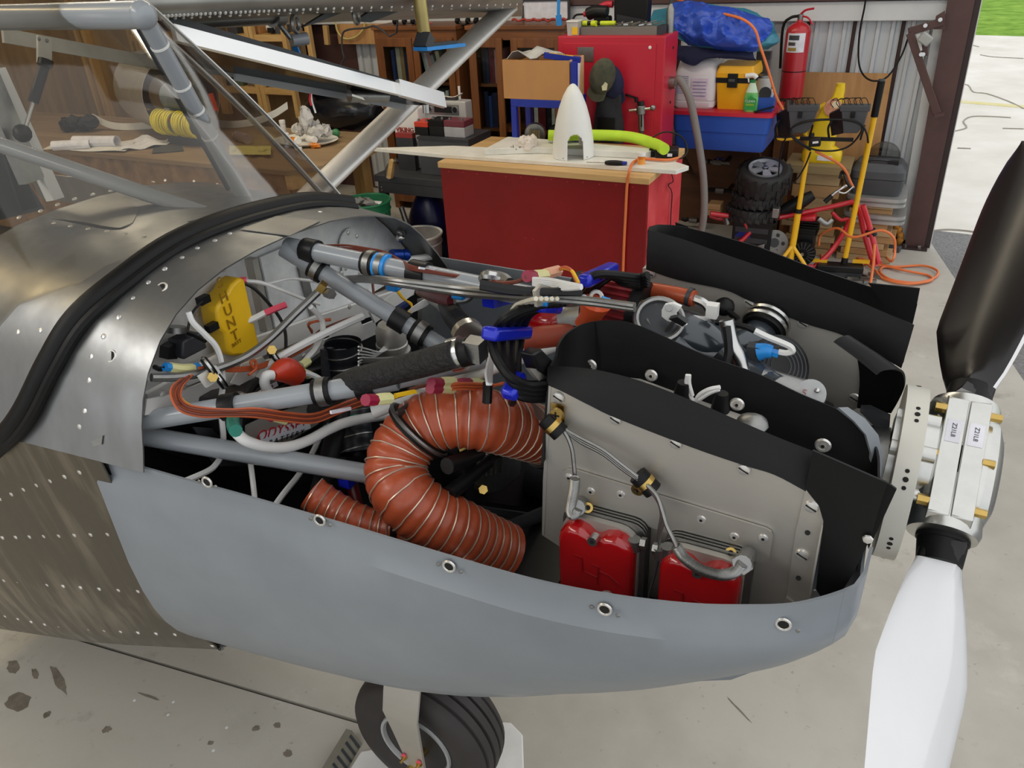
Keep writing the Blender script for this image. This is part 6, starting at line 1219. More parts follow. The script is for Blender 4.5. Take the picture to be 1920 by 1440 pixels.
for k in range(9): f.box(x0 + .01, x0 + .09, 3.9375, 3.939, LZ + .09 + k * .012, LZ + .094 + k * .012)
for k in range(5): f.box(x0 + .12, x1 - .05, 3.934, 3.9355, LZ + .075 + k * .02, LZ + .081 + k * .02)
f.obj('print_lines', pm('grey_lilac_print', (150, 146, 176), .6), t, smooth=0)
a, b = PY(1341, 205, 3.98), PY(1408, 205, 3.98); x0, x1 = a.x, b.x; t = tp('tool_box', 'yellow tool box with a black latch on the blue bin', 'toolbox', ((x0 + x1) / 2, 4.1, LZ))
MB().loft([rrect(x0 + .012, x1 - .012, 3.97, 4.2, LZ, .01), rrect(x0, x1, 3.95, 4.22, LZ + .155, .012)]).obj('body', pm('toolbox_yellow', (238, 176, 24), .4, 0, .05, 6), t, smooth=20); MB().loft([rrect(x0 - .004, x1 + .004, 3.945, 4.225, LZ + .185, .012), rrect(x0 - .004, x1 + .004, 3.945, 4.225, LZ + .21, .012), rrect(x0 + .006, x1 - .006, 3.96, 4.21, LZ + .25, .02)]).obj('lid', MATS['toolbox_yellow'], t, smooth=20)
MB().box(x0 - .002, x1 + .002, 3.948, 4.222, LZ + .155, LZ + .185).obj('band', m_blackp, t, smooth=0); MB().box((x0 + x1) / 2 - .04, (x0 + x1) / 2 + .02, 3.935, 3.948, LZ + .13, LZ + .21).obj('latch', m_blackp, t, smooth=0, bevel=.003); MB().box((x0 + x1) / 2 - .032, (x0 + x1) / 2 + .005, 3.934, 3.9352, LZ + .165, LZ + .18).obj('latch_badge', m_dgrey, t, smooth=0)
c = PY(1406, 209, 3.93); c.z = LZ; t = tp('spray_bottle', 'green cleaner spray bottle with a white trigger on the blue bin', 'bottle', c); e = lambda s, z: [c + V((a * s, b * s, z)) for a, b in [(.042 * cos(2 * pi * j / 20), .024 * sin(2 * pi * j / 20)) for j in range(20)]]
MB().loft([e(.9, 0), e(1, .006), e(1, .075), e(.85, .11)]).obj('lower_body', pm('green_liquid', (60, 176, 92), .3, 0, .12, 16, col2=(150, 214, 120)), t); MB().loft([e(.85, .11), e(.55, .145), e(.36, .165)]).obj('shoulder', pm('pale_bottle', (196, 220, 196), .3), t); MB().loft([e(.38, .163), e(.38, .18)]).obj('neck', pm('green_cap', (30, 120, 70), .4), t); MB().tube([c + V((.02, 0, .19)), c + V((0, 0, .205)), c + V((-.045, 0, .20))], .014, 10, 3).bar(c + V((-.03, 0, .195)), c + V((-.022, 0, .165)), .01, .008).obj('trigger_head', m_whitep, t, smooth=60); MB().prism([c + V((-.034, -.0235, .015)), c + V((.036, -.0235, .01)), c + V((.036, -.0235, .075)), c + V((.0, -.0235, .092)), c + V((-.03, -.0235, .06))], (0, -.002, 0)).obj('front_label', pm('leaf_green_label', (44, 150, 66), .5), t)
text('label_text', 'CLEAN', .018, basis(c + V((0, -.0262, .062)), V((1, 0, .0)), V((0, 0, 1))), m_lab, t, .0002); text('label_text', 'GREEN', .016, basis(c + V((0, -.0262, .042)), V((1, 0, 0)), V((0, 0, 1))), MATS['acid_yellow'], t, .0002)
c = PY(1436, 205, 3.98); c.z = LZ; t = tp('parts_bin', 'small blue open bin of odds and ends at the right of the lid', 'bin', c); MB().loft([[c + V((a * s, b * s, z)) for a, b in ((-.05, -.05), (.05, -.05), (.05, .05), (-.05, .05))] for s, z in ((.85, 0), (1, .08))]).obj('body', m_blue, t); MB().lathe([(.0, 0), (.035, 0), (.035, .012), (0, .012)], c + V((-.012, -.02, .10)), (.2, -1, .4), 18).obj('sanding_disc', m_blackp, t); MB().cyl(c + V((.02, 0, .07)), c + V((.035, -.02, .12)), .01).obj('white_nozzle', m_whitep, t)
c = PY(1427, 190, 4.12); c.z = LZ; t = tp('grey_canister', 'pale grey canister standing behind the spray bottle', 'canister', c); MB().lathe([(.045, 0), (.05, .004), (.05, .15), (.045, .165), (0, .168)], c, n=24).obj('body', pm('pale_grey', (176, 174, 168), .5), t); MB().lathe([(.046, .166), (.046, .18)], c, n=24).obj('lid', m_cast, t)
c = PY(1424, 160, 4.2); c.z = LZ; t = tp('grey_box', 'tall dark grey box behind the yellow tool box', 'box', c); MB().box(c.x - .04, c.x + .04, 4.23, 4.28, LZ, LZ + .29).obj('body', m_dgrey, t, smooth=0, bevel=.006); MB().box(c.x - .042, c.x + .042, 4.228, 4.282, LZ + .25, LZ + .295).obj('lid', m_dark, t, smooth=0)
MB().bar(PY(1415, 207, 3.9), PY(1452, 197, 3.92), .03, .006).obj('flat_strap', m_black, label='flat black strap lying on the bin lid edge', cat='strap').location.z = LZ + .0005
# ---- tarps heaped on top
def heap(name, mat, pts, label, cat, seed, th=.004, amp=.03, drop=None):
    random.seed(seed); R = []
    ph = [random.uniform(0, 6) for _ in range(8)]
    for i, row in enumerate(pts):
        r = []
        for j, (x, y, Y) in enumerate(row):
            p = PY(x, y, Y); r.append(p)
        R.append(crom(r, 14))
    R = [list(c) for c in zip(*[crom(c, 13) for c in zip(*R)])]
    off = V((seed * 3.1, seed * 1.7, seed))
    for i, r in enumerate(R):
        for j, p in enumerate(r):
            q = amp * (.9 - 2.2 * abs(noise.noise(p * 7 + off)) + .55 - 1.3 * abs(noise.noise(p * 16 + off * 2)) + .4 * noise.noise(p * 34 + off)) * .8; r[j] = p + V((q * .3, -q, q * .5))
    o = MB().sheet(R, th).obj(name, mat, smooth=50, label=label, cat=cat); return o
heap('folded_tarp', m_teal, [[(1225, 22, 4.3), (1300, 10, 4.35), (1400, 20, 4.35), (1450, 45, 4.3)], [(1220, 45, 4.1), (1300, 40, 4.1), (1390, 50, 4.1), (1455, 65, 4.1)], [(1240, 62, 4.0), (1320, 85, 4.0), (1400, 85, 4.0), (1460, 80, 4.05)], [(1275, 75, 4.02), (1325, 95, 4.02), (1410, 98, 4.05), (1440, 92, 4.1)]], 'teal plastic sheet spread under the blue tarpaulin', 'tarp', 3, amp=.02)
heap('folded_tarp', m_tarp, [[(1262, 10, 4.28), (1300, 6, 4.3), (1370, 22, 4.3), (1440, 40, 4.25)], [(1258, 25, 4.05), (1310, 20, 4.0), (1380, 25, 4.0), (1445, 48, 4.1)], [(1256, 45, 3.98), (1310, 62, 3.90), (1375, 58, 3.90), (1445, 62, 4.05)], [(1275, 68, 3.98), (1330, 82, 3.90), (1390, 85, 3.91), (1425, 85, 4.0)], [(1290, 85, 4.0), (1345, 92, 3.95), (1390, 95, 3.95), (1415, 100, 4.0)]], 'crumpled blue tarpaulin heaped over the yellow tool box and white jug', 'tarp', 9, amp=.036)
heap('dark_cloth', m_navy, [[(1262, 85, 4.0), (1300, 88, 3.97), (1360, 95, 3.97), (1412, 98, 3.97)], [(1262, 100, 3.94), (1300, 105, 3.93), (1360, 102, 3.93), (1414, 108, 3.93)], [(1264, 108, 3.935), (1300, 124, 3.925), (1330, 110, 3.93), (1418, 114, 3.94)]], 'dark navy cloth hanging below the blue tarpaulin', 'cloth', 5, amp=.008)
# ---- fire extinguisher
c = PY(1478, 188, 4.62); zb = c.z; c = V((c.x, 4.70, zb)); L = 1.435 - zb; t = tp('fire_extinguisher', 'tall red fire extinguisher with a white label on the wall', 'extinguisher', c)
cz = PY(1478, 60, 4.70).z - zb; body = pm('extinguisher_red', (188, 34, 44), .35, 0, .05, 4, coat=.3)
MB().lathe([(.07, 0), (.078, .01), (.078, cz), (.07, cz + .03), (.045, cz + .05), (.02, cz + .06), (.018, cz + .075)], c, n=32).obj('cylinder', body, t); MB().lathe([(.0785, cz * .42), (.0785, cz * .435)], c, n=32, cap=False).obj('black_band', m_blackp, t)
f = MB(); rr_ = [[c + V((sin(a) * .0787, -cos(a) * .0787, z)) for a in [-.75 + 1.5 * k / 10 for k in range(11)]] for z in (cz * .72, cz * 1.0)]; f.sheet(rr_, .0012).obj('label', m_lab, t)
for (z0, z1, w0, w1, m_) in ((.90, .97, -.6, .25, m_dgrey), (.82, .87, -.6, .0, m_cast), (.74, .79, -.6, .1, pm('gold_print', (170, 140, 70), .6))): MB().sheet([[c + V((sin(a) * .0797, -cos(a) * .0797, cz * z)) for a in [w0 + (w1 - w0) * k / 5 for k in range(6)]] for z in (z0, z1)], .0006).obj('label_print', m_, t)
h = c + V((0, 0, cz + .075)); MB().cyl(h, h + V((0, 0, .03)), .018).obj('valve', m_cast, t); MB().tube([h + V((0, 0, .03)), h + V((.03, -.02, .055)), h + V((.08, -.03, .065))], .007, 6).obj('lever', m_redc, t); MB().tube([h + V((0, 0, .02)), h + V((.05, -.02, .01)), h + V((.085, -.03, -.03))], .006, 6).obj('carry_handle', m_redc, t); MB().tube([h + V((-.01, 0, .02)), h + V((-.06, -.02, .01)), h + V((-.10, -.01, -.05)), h + V((-.092, .02, -.3))], .009, 8).obj('hose', m_black, t); MB().box(c.x - .05, c.x + .05, 4.77, 4.84, zb + .1, zb + .3).obj('wall_bracket', m_dark, t)
# ---- plywood sheet leaning on the wall
MB().prism([PY(1495, 135, 4.875), PY(1673, 138, 4.875), V((-.25, 4.80, 0)), V((-.84, 4.80, 0))], (0, .012, 0)).obj('plywood_sheet', m_ply, smooth=0, label='grained plywood sheet leaning on the ribbed wall', cat='plywood')
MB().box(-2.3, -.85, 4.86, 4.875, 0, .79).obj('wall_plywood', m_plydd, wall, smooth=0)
MB().box(-.95, -.90, 4.80, 4.855, 0, .98).obj('wall_batten', m_plyd, wall, smooth=0); MB().box(-.80, -.74, 4.72, 4.80, 0, .95).obj('wall_batten', m_plyd, wall, smooth=0)
# wall pipe fittings
for k, (px, py, lab) in enumerate(((1345, 304, 'ball valve with a blue lever on the pipe under the blue bin'), (1350, 357, 'small pipe fitting on the wall left of the stacked tires'), (1300, 413, 'pipe fitting low on the wall beside the grey hose'))):
    c = PY(px, py, 4.70); t = tp('pipe_valve', lab, 'valve', c); MB().cyl(c + V((-.09, 0, 0)), c + V((.09, 0, 0)), .014).obj('pipe', m_cast if k == 0 else m_blackp, t); MB().cyl(c + V((-.03, 0, 0)), c + V((.03, 0, 0)), .024, n=8).obj('valve_body', m_cast, t); MB().cyl(c + V((-.07, 0, 0)), c + V((-.05, 0, 0)), .02, n=6).obj('union_nut', m_blackp, t); MB().box(c.x + .05, c.x + .07, c.y, 4.86, c.z - .012, c.z + .012).obj('standoff', m_blackp, t)
    if k == 0: MB().bar(c + V((-.01, -.01, .03)), c + V((.05, -.01, .034)), .02, .006).obj('lever', m_bluep, t); MB().cyl(c, c + V((0, 0, .03)), .008).obj('stem', m_steel, t)
# ================================================================ floor clutter at the right: tires, minibike, tripod lamp, broom, timber
m_timb = wood('weathered_timber', (170, 130, 82), (190, 152, 104), 'X', 7, .65); m_timb2 = wood('pale_timber', (178, 148, 104), (200, 172, 128), 'X', 6, .65); m_bike = pm('minibike_red', (206, 34, 50), .3, 0, .06, 8, coat=.4)
m_tyre = pm('minibike_tire_rubber', (34, 34, 35), .6, 0, .15, 16, .1, 60); m_fr = pm('tripod_yellow', (240, 186, 24), .35, 0, .05, 8, coat=.2)
# three stacked tires on a wooden crate
cx = PY(1415, 400, 4.0); TX, TY = cx.x, 4.05
t = tp('milk_crate', 'black plastic crate carrying the stacked tires behind the minibike frame', 'crate', (TX, TY + .04, 0)); MB().box(TX - .13, TX + .12, TY - .06, TY + .17, 0, .33).obj('body', m_blackp, t, smooth=0, bevel=.006); MB().box(TX - .15, TX + .14, TY - .08, TY + .19, .33, .345).obj('rim', m_blackp, t, smooth=0)
for k in range(4): MB().box(TX - .11, TX + .10, TY - .063, TY - .06, .05 + k * .07, .085 + k * .07).obj('slot', m_dark, t, smooth=0)
def tire(c, R, w_, lab, tilt=(0, 0, 1), wheel=False, knob=22):
    t = tp('tire', lab, 'tire', c, 'tires stacked on the black crate'); d = V(tilt).normalized(); a = d.orthogonal().normalized(); b = d.cross(a); mid = V(c) + d * w_ / 2; Ri = R * .58
    MB().lathe([(Ri, -w_ * .42), (R * .8, -w_ * .5), (R * .95, -w_ * .42), (R, -w_ * .2), (R, w_ * .2), (R * .95, w_ * .42), (R * .8, w_ * .5), (Ri, w_ * .42), (Ri * .97, 0), (Ri, -w_ * .42)], mid, d, 40, cap=False).obj('carcass', m_tyre, t, smooth=60)
    f = MB()
    for j in range(knob):
        for s in (-1, 1):
            a0 = 2 * pi * (j + (.5 if s > 0 else 0)) / knob; e = a * cos(a0) + b * sin(a0); tg = d.cross(e); f.obox(mid + e * R * 1.0 + d * s * w_ * .22, (tg + d * s * .5).normalized() * R * .1, d * w_ * .16, e * R * .035)
    f.obj('tread_blocks', m_tyre, t, kind='stuff')
    if wheel:
        MB().lathe([(0, w_ * .30), (R * .14, w_ * .30), (R * .15, w_ * .42), (R * .2, w_ * .4), (R * .22, w_ * .3), (R * .24, w_ * .3)], mid, d, 24).obj('hub', m_dark, t)
        MB().lathe([(R * .5, w_ * .2), (R * .5, w_ * .44), (R * .62, w_ * .52), (R * .62, w_ * .44), (R * .6, w_ * .2)], mid, d, 40, cap=False).obj('rim', pm('silver_wheel', (176, 180, 188), .35, .4, .05, 10), t)
        for k in range(5):
            a0 = 2 * pi * k / 5 + .5; e = a * cos(a0) + b * sin(a0); tg = d.cross(e); p0 = mid + d * w_ * .42
            MB().prism([p0 + e * R * .12 + tg * R * .11, p0 + e * R * .54 + tg * R * .17, p0 + e * R * .54 - tg * R * .17, p0 + e * R * .12 - tg * R * .11], d * .01).obj('spoke', MATS['silver_wheel'], t, smooth=0)
        MB().cyl(mid + d * w_ * .4, mid + d * w_ * .56, .014, n=8).obj('axle_nut', m_steel, t); MB().lathe([(0, w_ * .28), (R * .5, w_ * .28)], mid, d, 30).obj('inner_disc', m_dark, t)
    return t
tire(V((TX - .02, TY, .345)), .165, .085, 'bottom black knobby tire of the stack'); tire(V((TX - .005, TY, .432)), .155, .085, 'middle black knobby tire of the stack'); tire(V((TX + .02, TY, .535)), .165, .155, 'big top tire of the stack with a silver spoked wheel', (.08, -.26, 1), True, 16)
for k, (z, l) in enumerate(((.345, 'lower'), (.385, 'upper'))): c = PY(1345, 388 - k * 12, 4.06); MB().box(c.x - .05, c.x + .035, 4.0, 4.1, z, z + .038).obj('wood_block', m_timb, smooth=0, bevel=.003, label='%s short wood block left of the stacked tires' % l, cat='block', group='wood blocks beside the tires')
# wood stack with the yellow bottle
zz = 0; WX0, WX1 = -.80, -.40
for k, (x0, x1, h, y0, lab) in enumerate(((-.75, -.42, .05, 4.40, 'bottom'), (-.74, -.44, .05, 4.42, 'second'), (-.74, -.42, .04, 4.40, 'third'), (-.72, -.43, .05, 4.42, 'fourth'), (-.78, -.45, .04, 4.42, 'fifth'), (-.74, -.46, .085, 4.42, 'sixth'), (-.72, -.48, .085, 4.43, 'seventh'), (-.74, -.44, .085, 4.42, 'eighth'), (-.72, -.45, .085, 4.42, 'ninth'))):
    MB().box(x0, x1, y0, y0 + .22, zz, zz + h - .003).obj('timber_offcut', m_timb if k % 2 else m_timb2, smooth=0, bevel=.003, label='%s timber offcut of the wood stack by the wall, counted from the floor' % lab, cat='timber', group='timber offcuts stacked by the wall'); zz += h
MB().box(-.80, -.39, 4.36, 4.68, zz, zz + .055).obj('timber_offcut', pm('treated_timber', (146, 126, 88), .65, 0, .12, 12, .08, 60, (.15, 1, 1)), smooth=0, bevel=.004, label='wide greenish plank on top of the wood stack under the yellow bottle', cat='timber'); zz += .055
c = V((-.59, 4.50, zz)); t = tp('yellow_bottle', 'big yellow plastic bottle with a red printed circle standing on the wood stack', 'bottle', c); f = MB()
def sec(z, hx, hy, ox=0): return [c + V((ox + hx * abs(cos(a)) ** .6 * (1 if cos(a) > 0 else -1), hy * abs(sin(a)) ** .6 * (1 if sin(a) > 0 else -1), z)) for a in [2 * pi * j / 24 for j in range(24)]]
f.loft([sec(0, .12, .06), sec(.01, .125, .065), sec(.06, .125, .065), sec(.075, .115, .06), sec(.10, .09, .05, -.02), sec(.2, .085, .05, -.01), sec(.28, .075, .045, .01), sec(.36, .055, .04, .03), sec(.41, .034, .03, .045), sec(.45, .03, .028, .05), sec(.47, .028, .026, .05)]).obj('body', pm('bottle_yellow', (244, 208, 30), .35, 0, .04, 8), t, smooth=50)
MB().cyl(c + V((.03, -.046, .35)), c + V((.03, -.056, .35)), .055, n=24).obj('printed_circle', pm('peach_red_print', (214, 92, 70), .5, 0, .25, 20, col2=(240, 190, 150)), t); MB().cyl(c + V((.042, -.052, .37)), c + V((.042, -.059, .37)), .022, n=16).obj('printed_spot', pm('pale_print', (244, 226, 190), .5), t)
MB().box(c.x - .02, c.x + .07, c.y - .072, c.y - .06, c.z + .02, c.z + .05).obj('white_print', m_lab, t); MB().cyl(c + V((.05, 0, .465)), c + V((.05, 0, .49)), .027).obj('cap', MATS['bottle_yellow'], t); MB().tube([c + V((-.085, 0, .12)), c + V((-.13, 0, .2)), c + V((-.10, 0, .3)), c + V((-.02, 0, .36))], .018, 8, 4).obj('handle', MATS['bottle_yellow'], t)
# aluminium framed folding tables, planks between, and the black case on top
def table_leaf(z, lab, x0, x1, y0):
    t = tp('folding_table', lab, 'table', ((x0 + x1) / 2, y0 + .2, z), 'folded tables with aluminium edges'); r = .07
    MB().loft([rrect(x0, x1, y0, y0 + .4, z, r, 6), rrect(x0, x1, y0, y0 + .4, z + .055, r, 6)]).obj('rim', pm('rim_aluminium', (188, 188, 186), .35, .6, .05, 10), t, smooth=30); MB().loft([rrect(x0 - .003, x1 + .003, y0 - .003, y0 + .403, z + .022, r, 6), rrect(x0 - .003, x1 + .003, y0 - .003, y0 + .403, z + .034, r, 6)]).obj('rim_groove', m_cast, t, smooth=30)
for k in range(6): MB().box(-.39 + .02 * (k % 2), -.05 - .03 * (k % 3), 4.40, 4.60, k * .045, k * .045 + .042).obj('timber_offcut', m_timb if k % 2 else m_timb2, smooth=0, bevel=.003, label=('bottom', 'second', 'third', 'fourth', 'fifth', 'top')[k] + ' plank of the low pile under the aluminium edged tables', cat='timber', group='planks under the folding tables')
table_leaf(.27, 'lower folded table with rounded aluminium edge on the plank pile', -.395, -.015, 4.38)
for k in range(2): MB().box(-.36 + .02 * k, -.10, 4.42, 4.62, .3255 + k * .03, .3535 + k * .03).obj('timber_offcut', m_timb2 if k else m_timb, smooth=0, bevel=.003, label=('lower', 'upper')[k] + ' plank between the two aluminium edged tables', cat='timber', group='planks between the folding tables')
table_leaf(.3835, 'upper folded table with rounded aluminium edge under the dark grey case', -.39, -.03, 4.38)
t = tp('tool_case', 'dark grey plastic tool case with a handle on the upper folded table', 'case', (-.23, 4.58, .439)); z = .439
MB().loft([rrect(-.37, -.08, 4.44, 4.70, z, .04), rrect(-.385, -.07, 4.43, 4.71, z + .03, .05), rrect(-.39, -.066, 4.425, 4.715, z + .105, .05)]).obj('lower_shell', m_dgrey, t, smooth=30); MB().loft([rrect(-.393, -.063, 4.422, 4.718, z + .109, .05), rrect(-.39, -.066, 4.425, 4.715, z + .155, .05), rrect(-.36, -.10, 4.46, 4.68, z + .20, .05)]).obj('lid', m_dgrey, t, smooth=30); MB().tube([V((-.33, 4.50, z + .195)), V((-.28, 4.48, z + .22)), V((-.19, 4.48, z + .22)), V((-.14, 4.50, z + .195))], .011, 8).obj('handle', m_dark, t); MB().obox((-.15, 4.48, z + .21), (.03, 0, 0), (0, .02, 0), (0, 0, .012)).obj('latch', m_blackp, t)
c = V((-.22, 4.62, z + .202)); MB().sheet([[c + V((.10 * cos(a), .02 * k, .10 * sin(a) * 1.0)) for a in [pi * j / 14 for j in range(15)]] for k in (0, 1)], .003).prism([c + V((.10 * cos(pi * j / 14), .0, .10 * sin(pi * j / 14))) for j in range(15)], (0, .003, 0)).obj('clear_guard', clear('smoky_plastic', (210, 210, 208), .1, .6), smooth=30, label='half round smoky clear guard standing on the dark grey case', cat='guard')
# black helmet-like respirator between wood stack and case
c = PY(1590, 320, 4.25); 
# ---- twin work lamp on a yellow tripod
def lamp_tripod():
    b = PY(1483, 485, 3.95); top = PY(1515, 282, 3.98); b = b + (b - top) * (b.z / (top.z - b.z)); t = tp('work_light', 'twin halogen work light on a yellow tripod stand with coiled black cable', 'lamp', (b.x, b.y, 0)); foot = V((b.x, b.y, 0.0)); d = (top - foot)
    MB().cyl(foot + V((0, 0, .12)), foot + d * .55, .020, n=14).obj('pole', m_fr, t); MB().cyl(foot + d * .5, top, .015, n=14).obj('inner_pole', m_fr, t); MB().cyl(foot + d * .53, foot + d * .56, .026, n=14).obj('collar', m_blackp, t)
    for k, a in enumerate((-2.3, -.2, 1.7)): MB().tube([foot + V((0, 0, .22)), foot + V((cos(a) * .10, sin(a) * .10, .10)), foot + V((cos(a) * .14, sin(a) * .14, .012))], .012, 8, 4).obj('leg', m_fr, t)
    MB().bar(PY(1452, 258, 3.98), PY(1600, 262, 3.98), .02, .02).obj('crossbar', m_blackp, t); MB().tube([PY(1452, 258, 3.98), PY(1470, 262, 3.97), PY(1500, 258, 3.97)], .008, 6).obj('yellow_bracket', m_fr, t)
    for k, (x0, x1, xs) in enumerate(((1478, 1532, 1456), (1577, 1629, 1555))):
        Y = 3.95; P = [PY(x0, 203, Y), PY(x1, 203, Y), PY(x1 - 10, 238, Y), PY(x1 - 22, 250, Y), PY(x0 + 4, 250, Y)]; h = MB().prism([p for p in P], (0, .07, 0)).obj('lamp_housing', m_dgrey, t, smooth=0, bevel=.004)
        MB().prism([PY(x0 - 2, 199, Y) + V((0, -.003, 0)), PY(x1 + 2, 199, Y) + V((0, -.003, 0)), PY(x1 + 2, 209, Y) + V((0, -.003, 0)), PY(x0 - 2, 209, Y) + V((0, -.003, 0))], (0, .08, 0)).obj('rim', m_dgrey, t, smooth=0, bevel=.002)
        MB().prism([PY(x0, 203, Y), PY(x0 + 4, 250, Y), PY(x0 - 18, 255, Y + .02), PY(xs, 222, Y + .03), PY(xs, 214, Y + .03)], (0, .05, 0)).obj('side_shell', m_blackp, t, smooth=0)
        MB().obox(PY(x0 + 22, 215, Y - .005), (.012, 0, 0), (0, .008, 0), (0, 0, .018)).obj('latch', m_blackp, t, bevel=.002)
        MB().tube([PY(xs + 6, 225, Y), PY(xs - 2, 240, Y), PY(xs, 262, Y + .03)], .007, 6).obj('yoke', m_blackp, t); MB().tube([PY(x1 - 8, 235, Y), PY(x1 - 16, 262, Y + .03)], .006, 6).obj('yoke', m_blackp, t)
        for j in range(6):
            xx = x0 - 8 + j * 11; MB().tube([PY(xx - 6, 202, Y + .04), PY(xx - 12, 188 + (j < 2) * 4, Y + .06), PY(xx, 184, Y + .06), PY(xx + 6, 201, Y + .02)], .0022, 5, 3).obj('guard_wire', m_black, t)
        MB().tube([PY(x0 - 16, 188, Y + .06), PY(x0 + 18, 184, Y + .06), PY(x1 - 14, 183, Y + .06)], .0022, 5, 1).obj('guard_rod', m_black, t)
    sb = MB().obox(PY(1528, 267, 3.93), (.032, 0, .004), (0, .02, 0), (-.002, 0, .022)).obj('switch_box', m_blackp, t, bevel=.005); MB().obox(PY(1529, 267, 3.908), (.016, 0, .003), (0, .001, 0), (-.001, 0, .006)).obj('rating_plate', m_lab, t); MB().cyl(PY(1522, 256, 3.93), PY(1522, 250, 3.93), .015).obj('clamp_knob', m_blackp, t)
    MB().tube([PY(x, y, Y) for x, y, Y in ((1520, 282, 3.93), (1490, 262, 3.9), (1482, 245, 3.9), (1500, 230, 3.9), (1540, 224, 3.89), (1590, 226, 3.89), (1615, 236, 3.89), (1610, 255, 3.9), (1590, 275, 3.91), (1560, 283, 3.92), (1522, 279, 3.92), (1490, 258, 3.9), (1485, 240, 3.9), (1520, 227, 3.89), (1580, 224, 3.89), (1612, 230, 3.89), (1625, 250, 3.89), (1628, 268, 3.9))], .0055, 7, 6).obj('coiled_cable', m_blackp, t, smooth=60)
    MB().tube([PY(x, y, 3.93) for x, y in ((1485, 245), (1470, 265), (1463, 295), (1460, 330), (1465, 342), (1480, 345), (1495, 335), (1510, 310), (1520, 285))], .005, 6).obj('hanging_cable', m_blackp, t, smooth=60)
lamp_tripod()
MB().tube([PY(x, y, Y) for x, y, Y in ((1529, 283, 3.94), (1545, 292, 3.95), (1570, 305, 3.97), (1585, 320, 4.0), (1594, 340, 4.03), (1600, 352, 4.05))], .008, 8).obj('extension_cord', m_cord, smooth=60, label='orange extension cord dropping from the work light switch box', cat='cord')
MB().tube([PY(x, y, Y) for x, y, Y in ((1230, -20, 4.7), (1285, 5, 4.3), (1340, 22, 3.98), (1390, 35, 3.85), (1415, 55, 3.83), (1425, 85, 3.83), (1440, 130, 3.84), (1455, 180, 3.86), (1468, 205, 3.9))], .008, 8).obj('extension_cord', m_cord, smooth=60, label='orange extension cord slanting across the blue tarpaulin to the lamps', cat='cord')
# ---- yellow push broom / floor squeegee leaning by the wall
a, b = PY(1583, 492, 4.10), PY(1653, 152, 4.14); t = tp('push_broom', 'yellow handled push broom with a black grip leaning beside the wood stack', 'broom', (a.x, 4.10, 0)); d = b - a
MB().cyl(a, a + d * .83, .0165).obj('handle', m_fr, t); MB().cyl(a + d * .82, b, .021).obj('grip', m_black, t); MB().tube([b, b + d * .01], .018, 10).obj('grip_end', m_dgrey, t); MB().cyl(a - d * .06, a + d * .03, .024, .02).obj('socket', m_blackp, t)
q = a - d * .075; MB().obox((q.x - .02, 4.08, .06), (.14, .02, 0), (-.006, .045, 0), (0, 0, .022)).obj('head', m_blackp, t, bevel=.008); MB().obox((q.x - .02, 4.08, .02), (.135, .02, 0), (-.005, .035, 0), (0, 0, .02)).obj('bristles', m_dark, t, smooth=0); MB().obox((q.x + .10, 4.12, .10), (.05, .01, 0), (0, .015, 0), (0, 0, .008)).obj('brace', m_fr, t); MB().obox((q.x - .15, 4.08, .09), (.05, .01, 0), (0, .015, 0), (0, 0, .008)).obj('brace', m_fr, t)
# ---- red minibike frame with engine
t = tp('minibike', 'red minibike frame with a black engine and no wheels', 'minibike', (-.75, 3.95, 0)); Y = 3.93
def yb(x): return 3.92 + (x - 1330) / 270 * .29
def bt(pts, r, name='frame_tube', mat=m_bike, YY=0): return MB().tube([PY(x, y, yb(x) + YY - max(0, y - 440) * .0012) for x, y in pts], r, 10, 4).obj(name, mat, t, smooth=60)
bt(((1332, 400), (1370, 405), (1440, 410), (1520, 396), (1600, 378)), .016); bt(((1600, 378), (1612, 395), (1622, 440), (1640, 500)), .020); bt(((1618, 385), (1632, 430), (1648, 495)), .017, YY=-.08); bt(((1595, 410), (1580, 440), (1555, 475), (1525, 502)), .017); bt(((1440, 410), (1410, 432), (1385, 455), (1350, 468)), .016); bt(((1330, 404), (1350, 410), (1400, 413)), .013, YY=.1)
bt(((1395, 415), (1402, 430), (1408, 438)), .010); bt(((1525, 500), (1480, 495), (1420, 480), (1370, 460)), .014); bt(((1560, 398), (1575, 412), (1590, 410)), .012); bt(((1330, 440), (1360, 450), (1390, 448)), .012, YY=.08)
for k, YY in ((0, yb(1626)), (1, yb(1634) - .08)): MB().cyl(PY(1626 + k * 8, 430, YY), PY(1630 + k * 8, 442, YY), .024).obj('fork_collar', m_blackp, t)
MB().tube([PY(1465, 395, 4.08), PY(1495, 382, 4.10), PY(1525, 365, 4.12)], lambda u: .03 + .015 * sin(pi * u), 12, 4).obj('seat_base', m_blackp, t, smooth=60); MB().obox(PY(1455, 398, 3.9), (.02, 0, 0), (0, .03, 0), (0, 0, .03)).obj('seat_clamp', m_cast, t, bevel=.004)
hb_ = MB().tube([PY(1548, 377, 4.08), PY(1565, 362, 4.1), PY(1580, 352, 4.13), (PY(1592, 345, 4.17))], .010, 8, 3).obj('handlebar', m_steel, t, smooth=60); MB().cyl(PY(1546, 379, 4.08), PY(1560, 367, 4.095), .015).obj('hand_grip', m_blackp, t); MB().tube([PY(1575, 335, 4.0), PY(1580, 320, 4.02), PY(1590, 345, 3.96), PY(1600, 355, 3.95)], .009, 8, 3).obj('brake_lever', m_blackp, t); MB().tube([PY(1572, 360, 3.88), PY(1585, 362, 3.9), PY(1600, 350, 3.93)], .005, 6, 3).obj('brake_cable', m_steel, t)
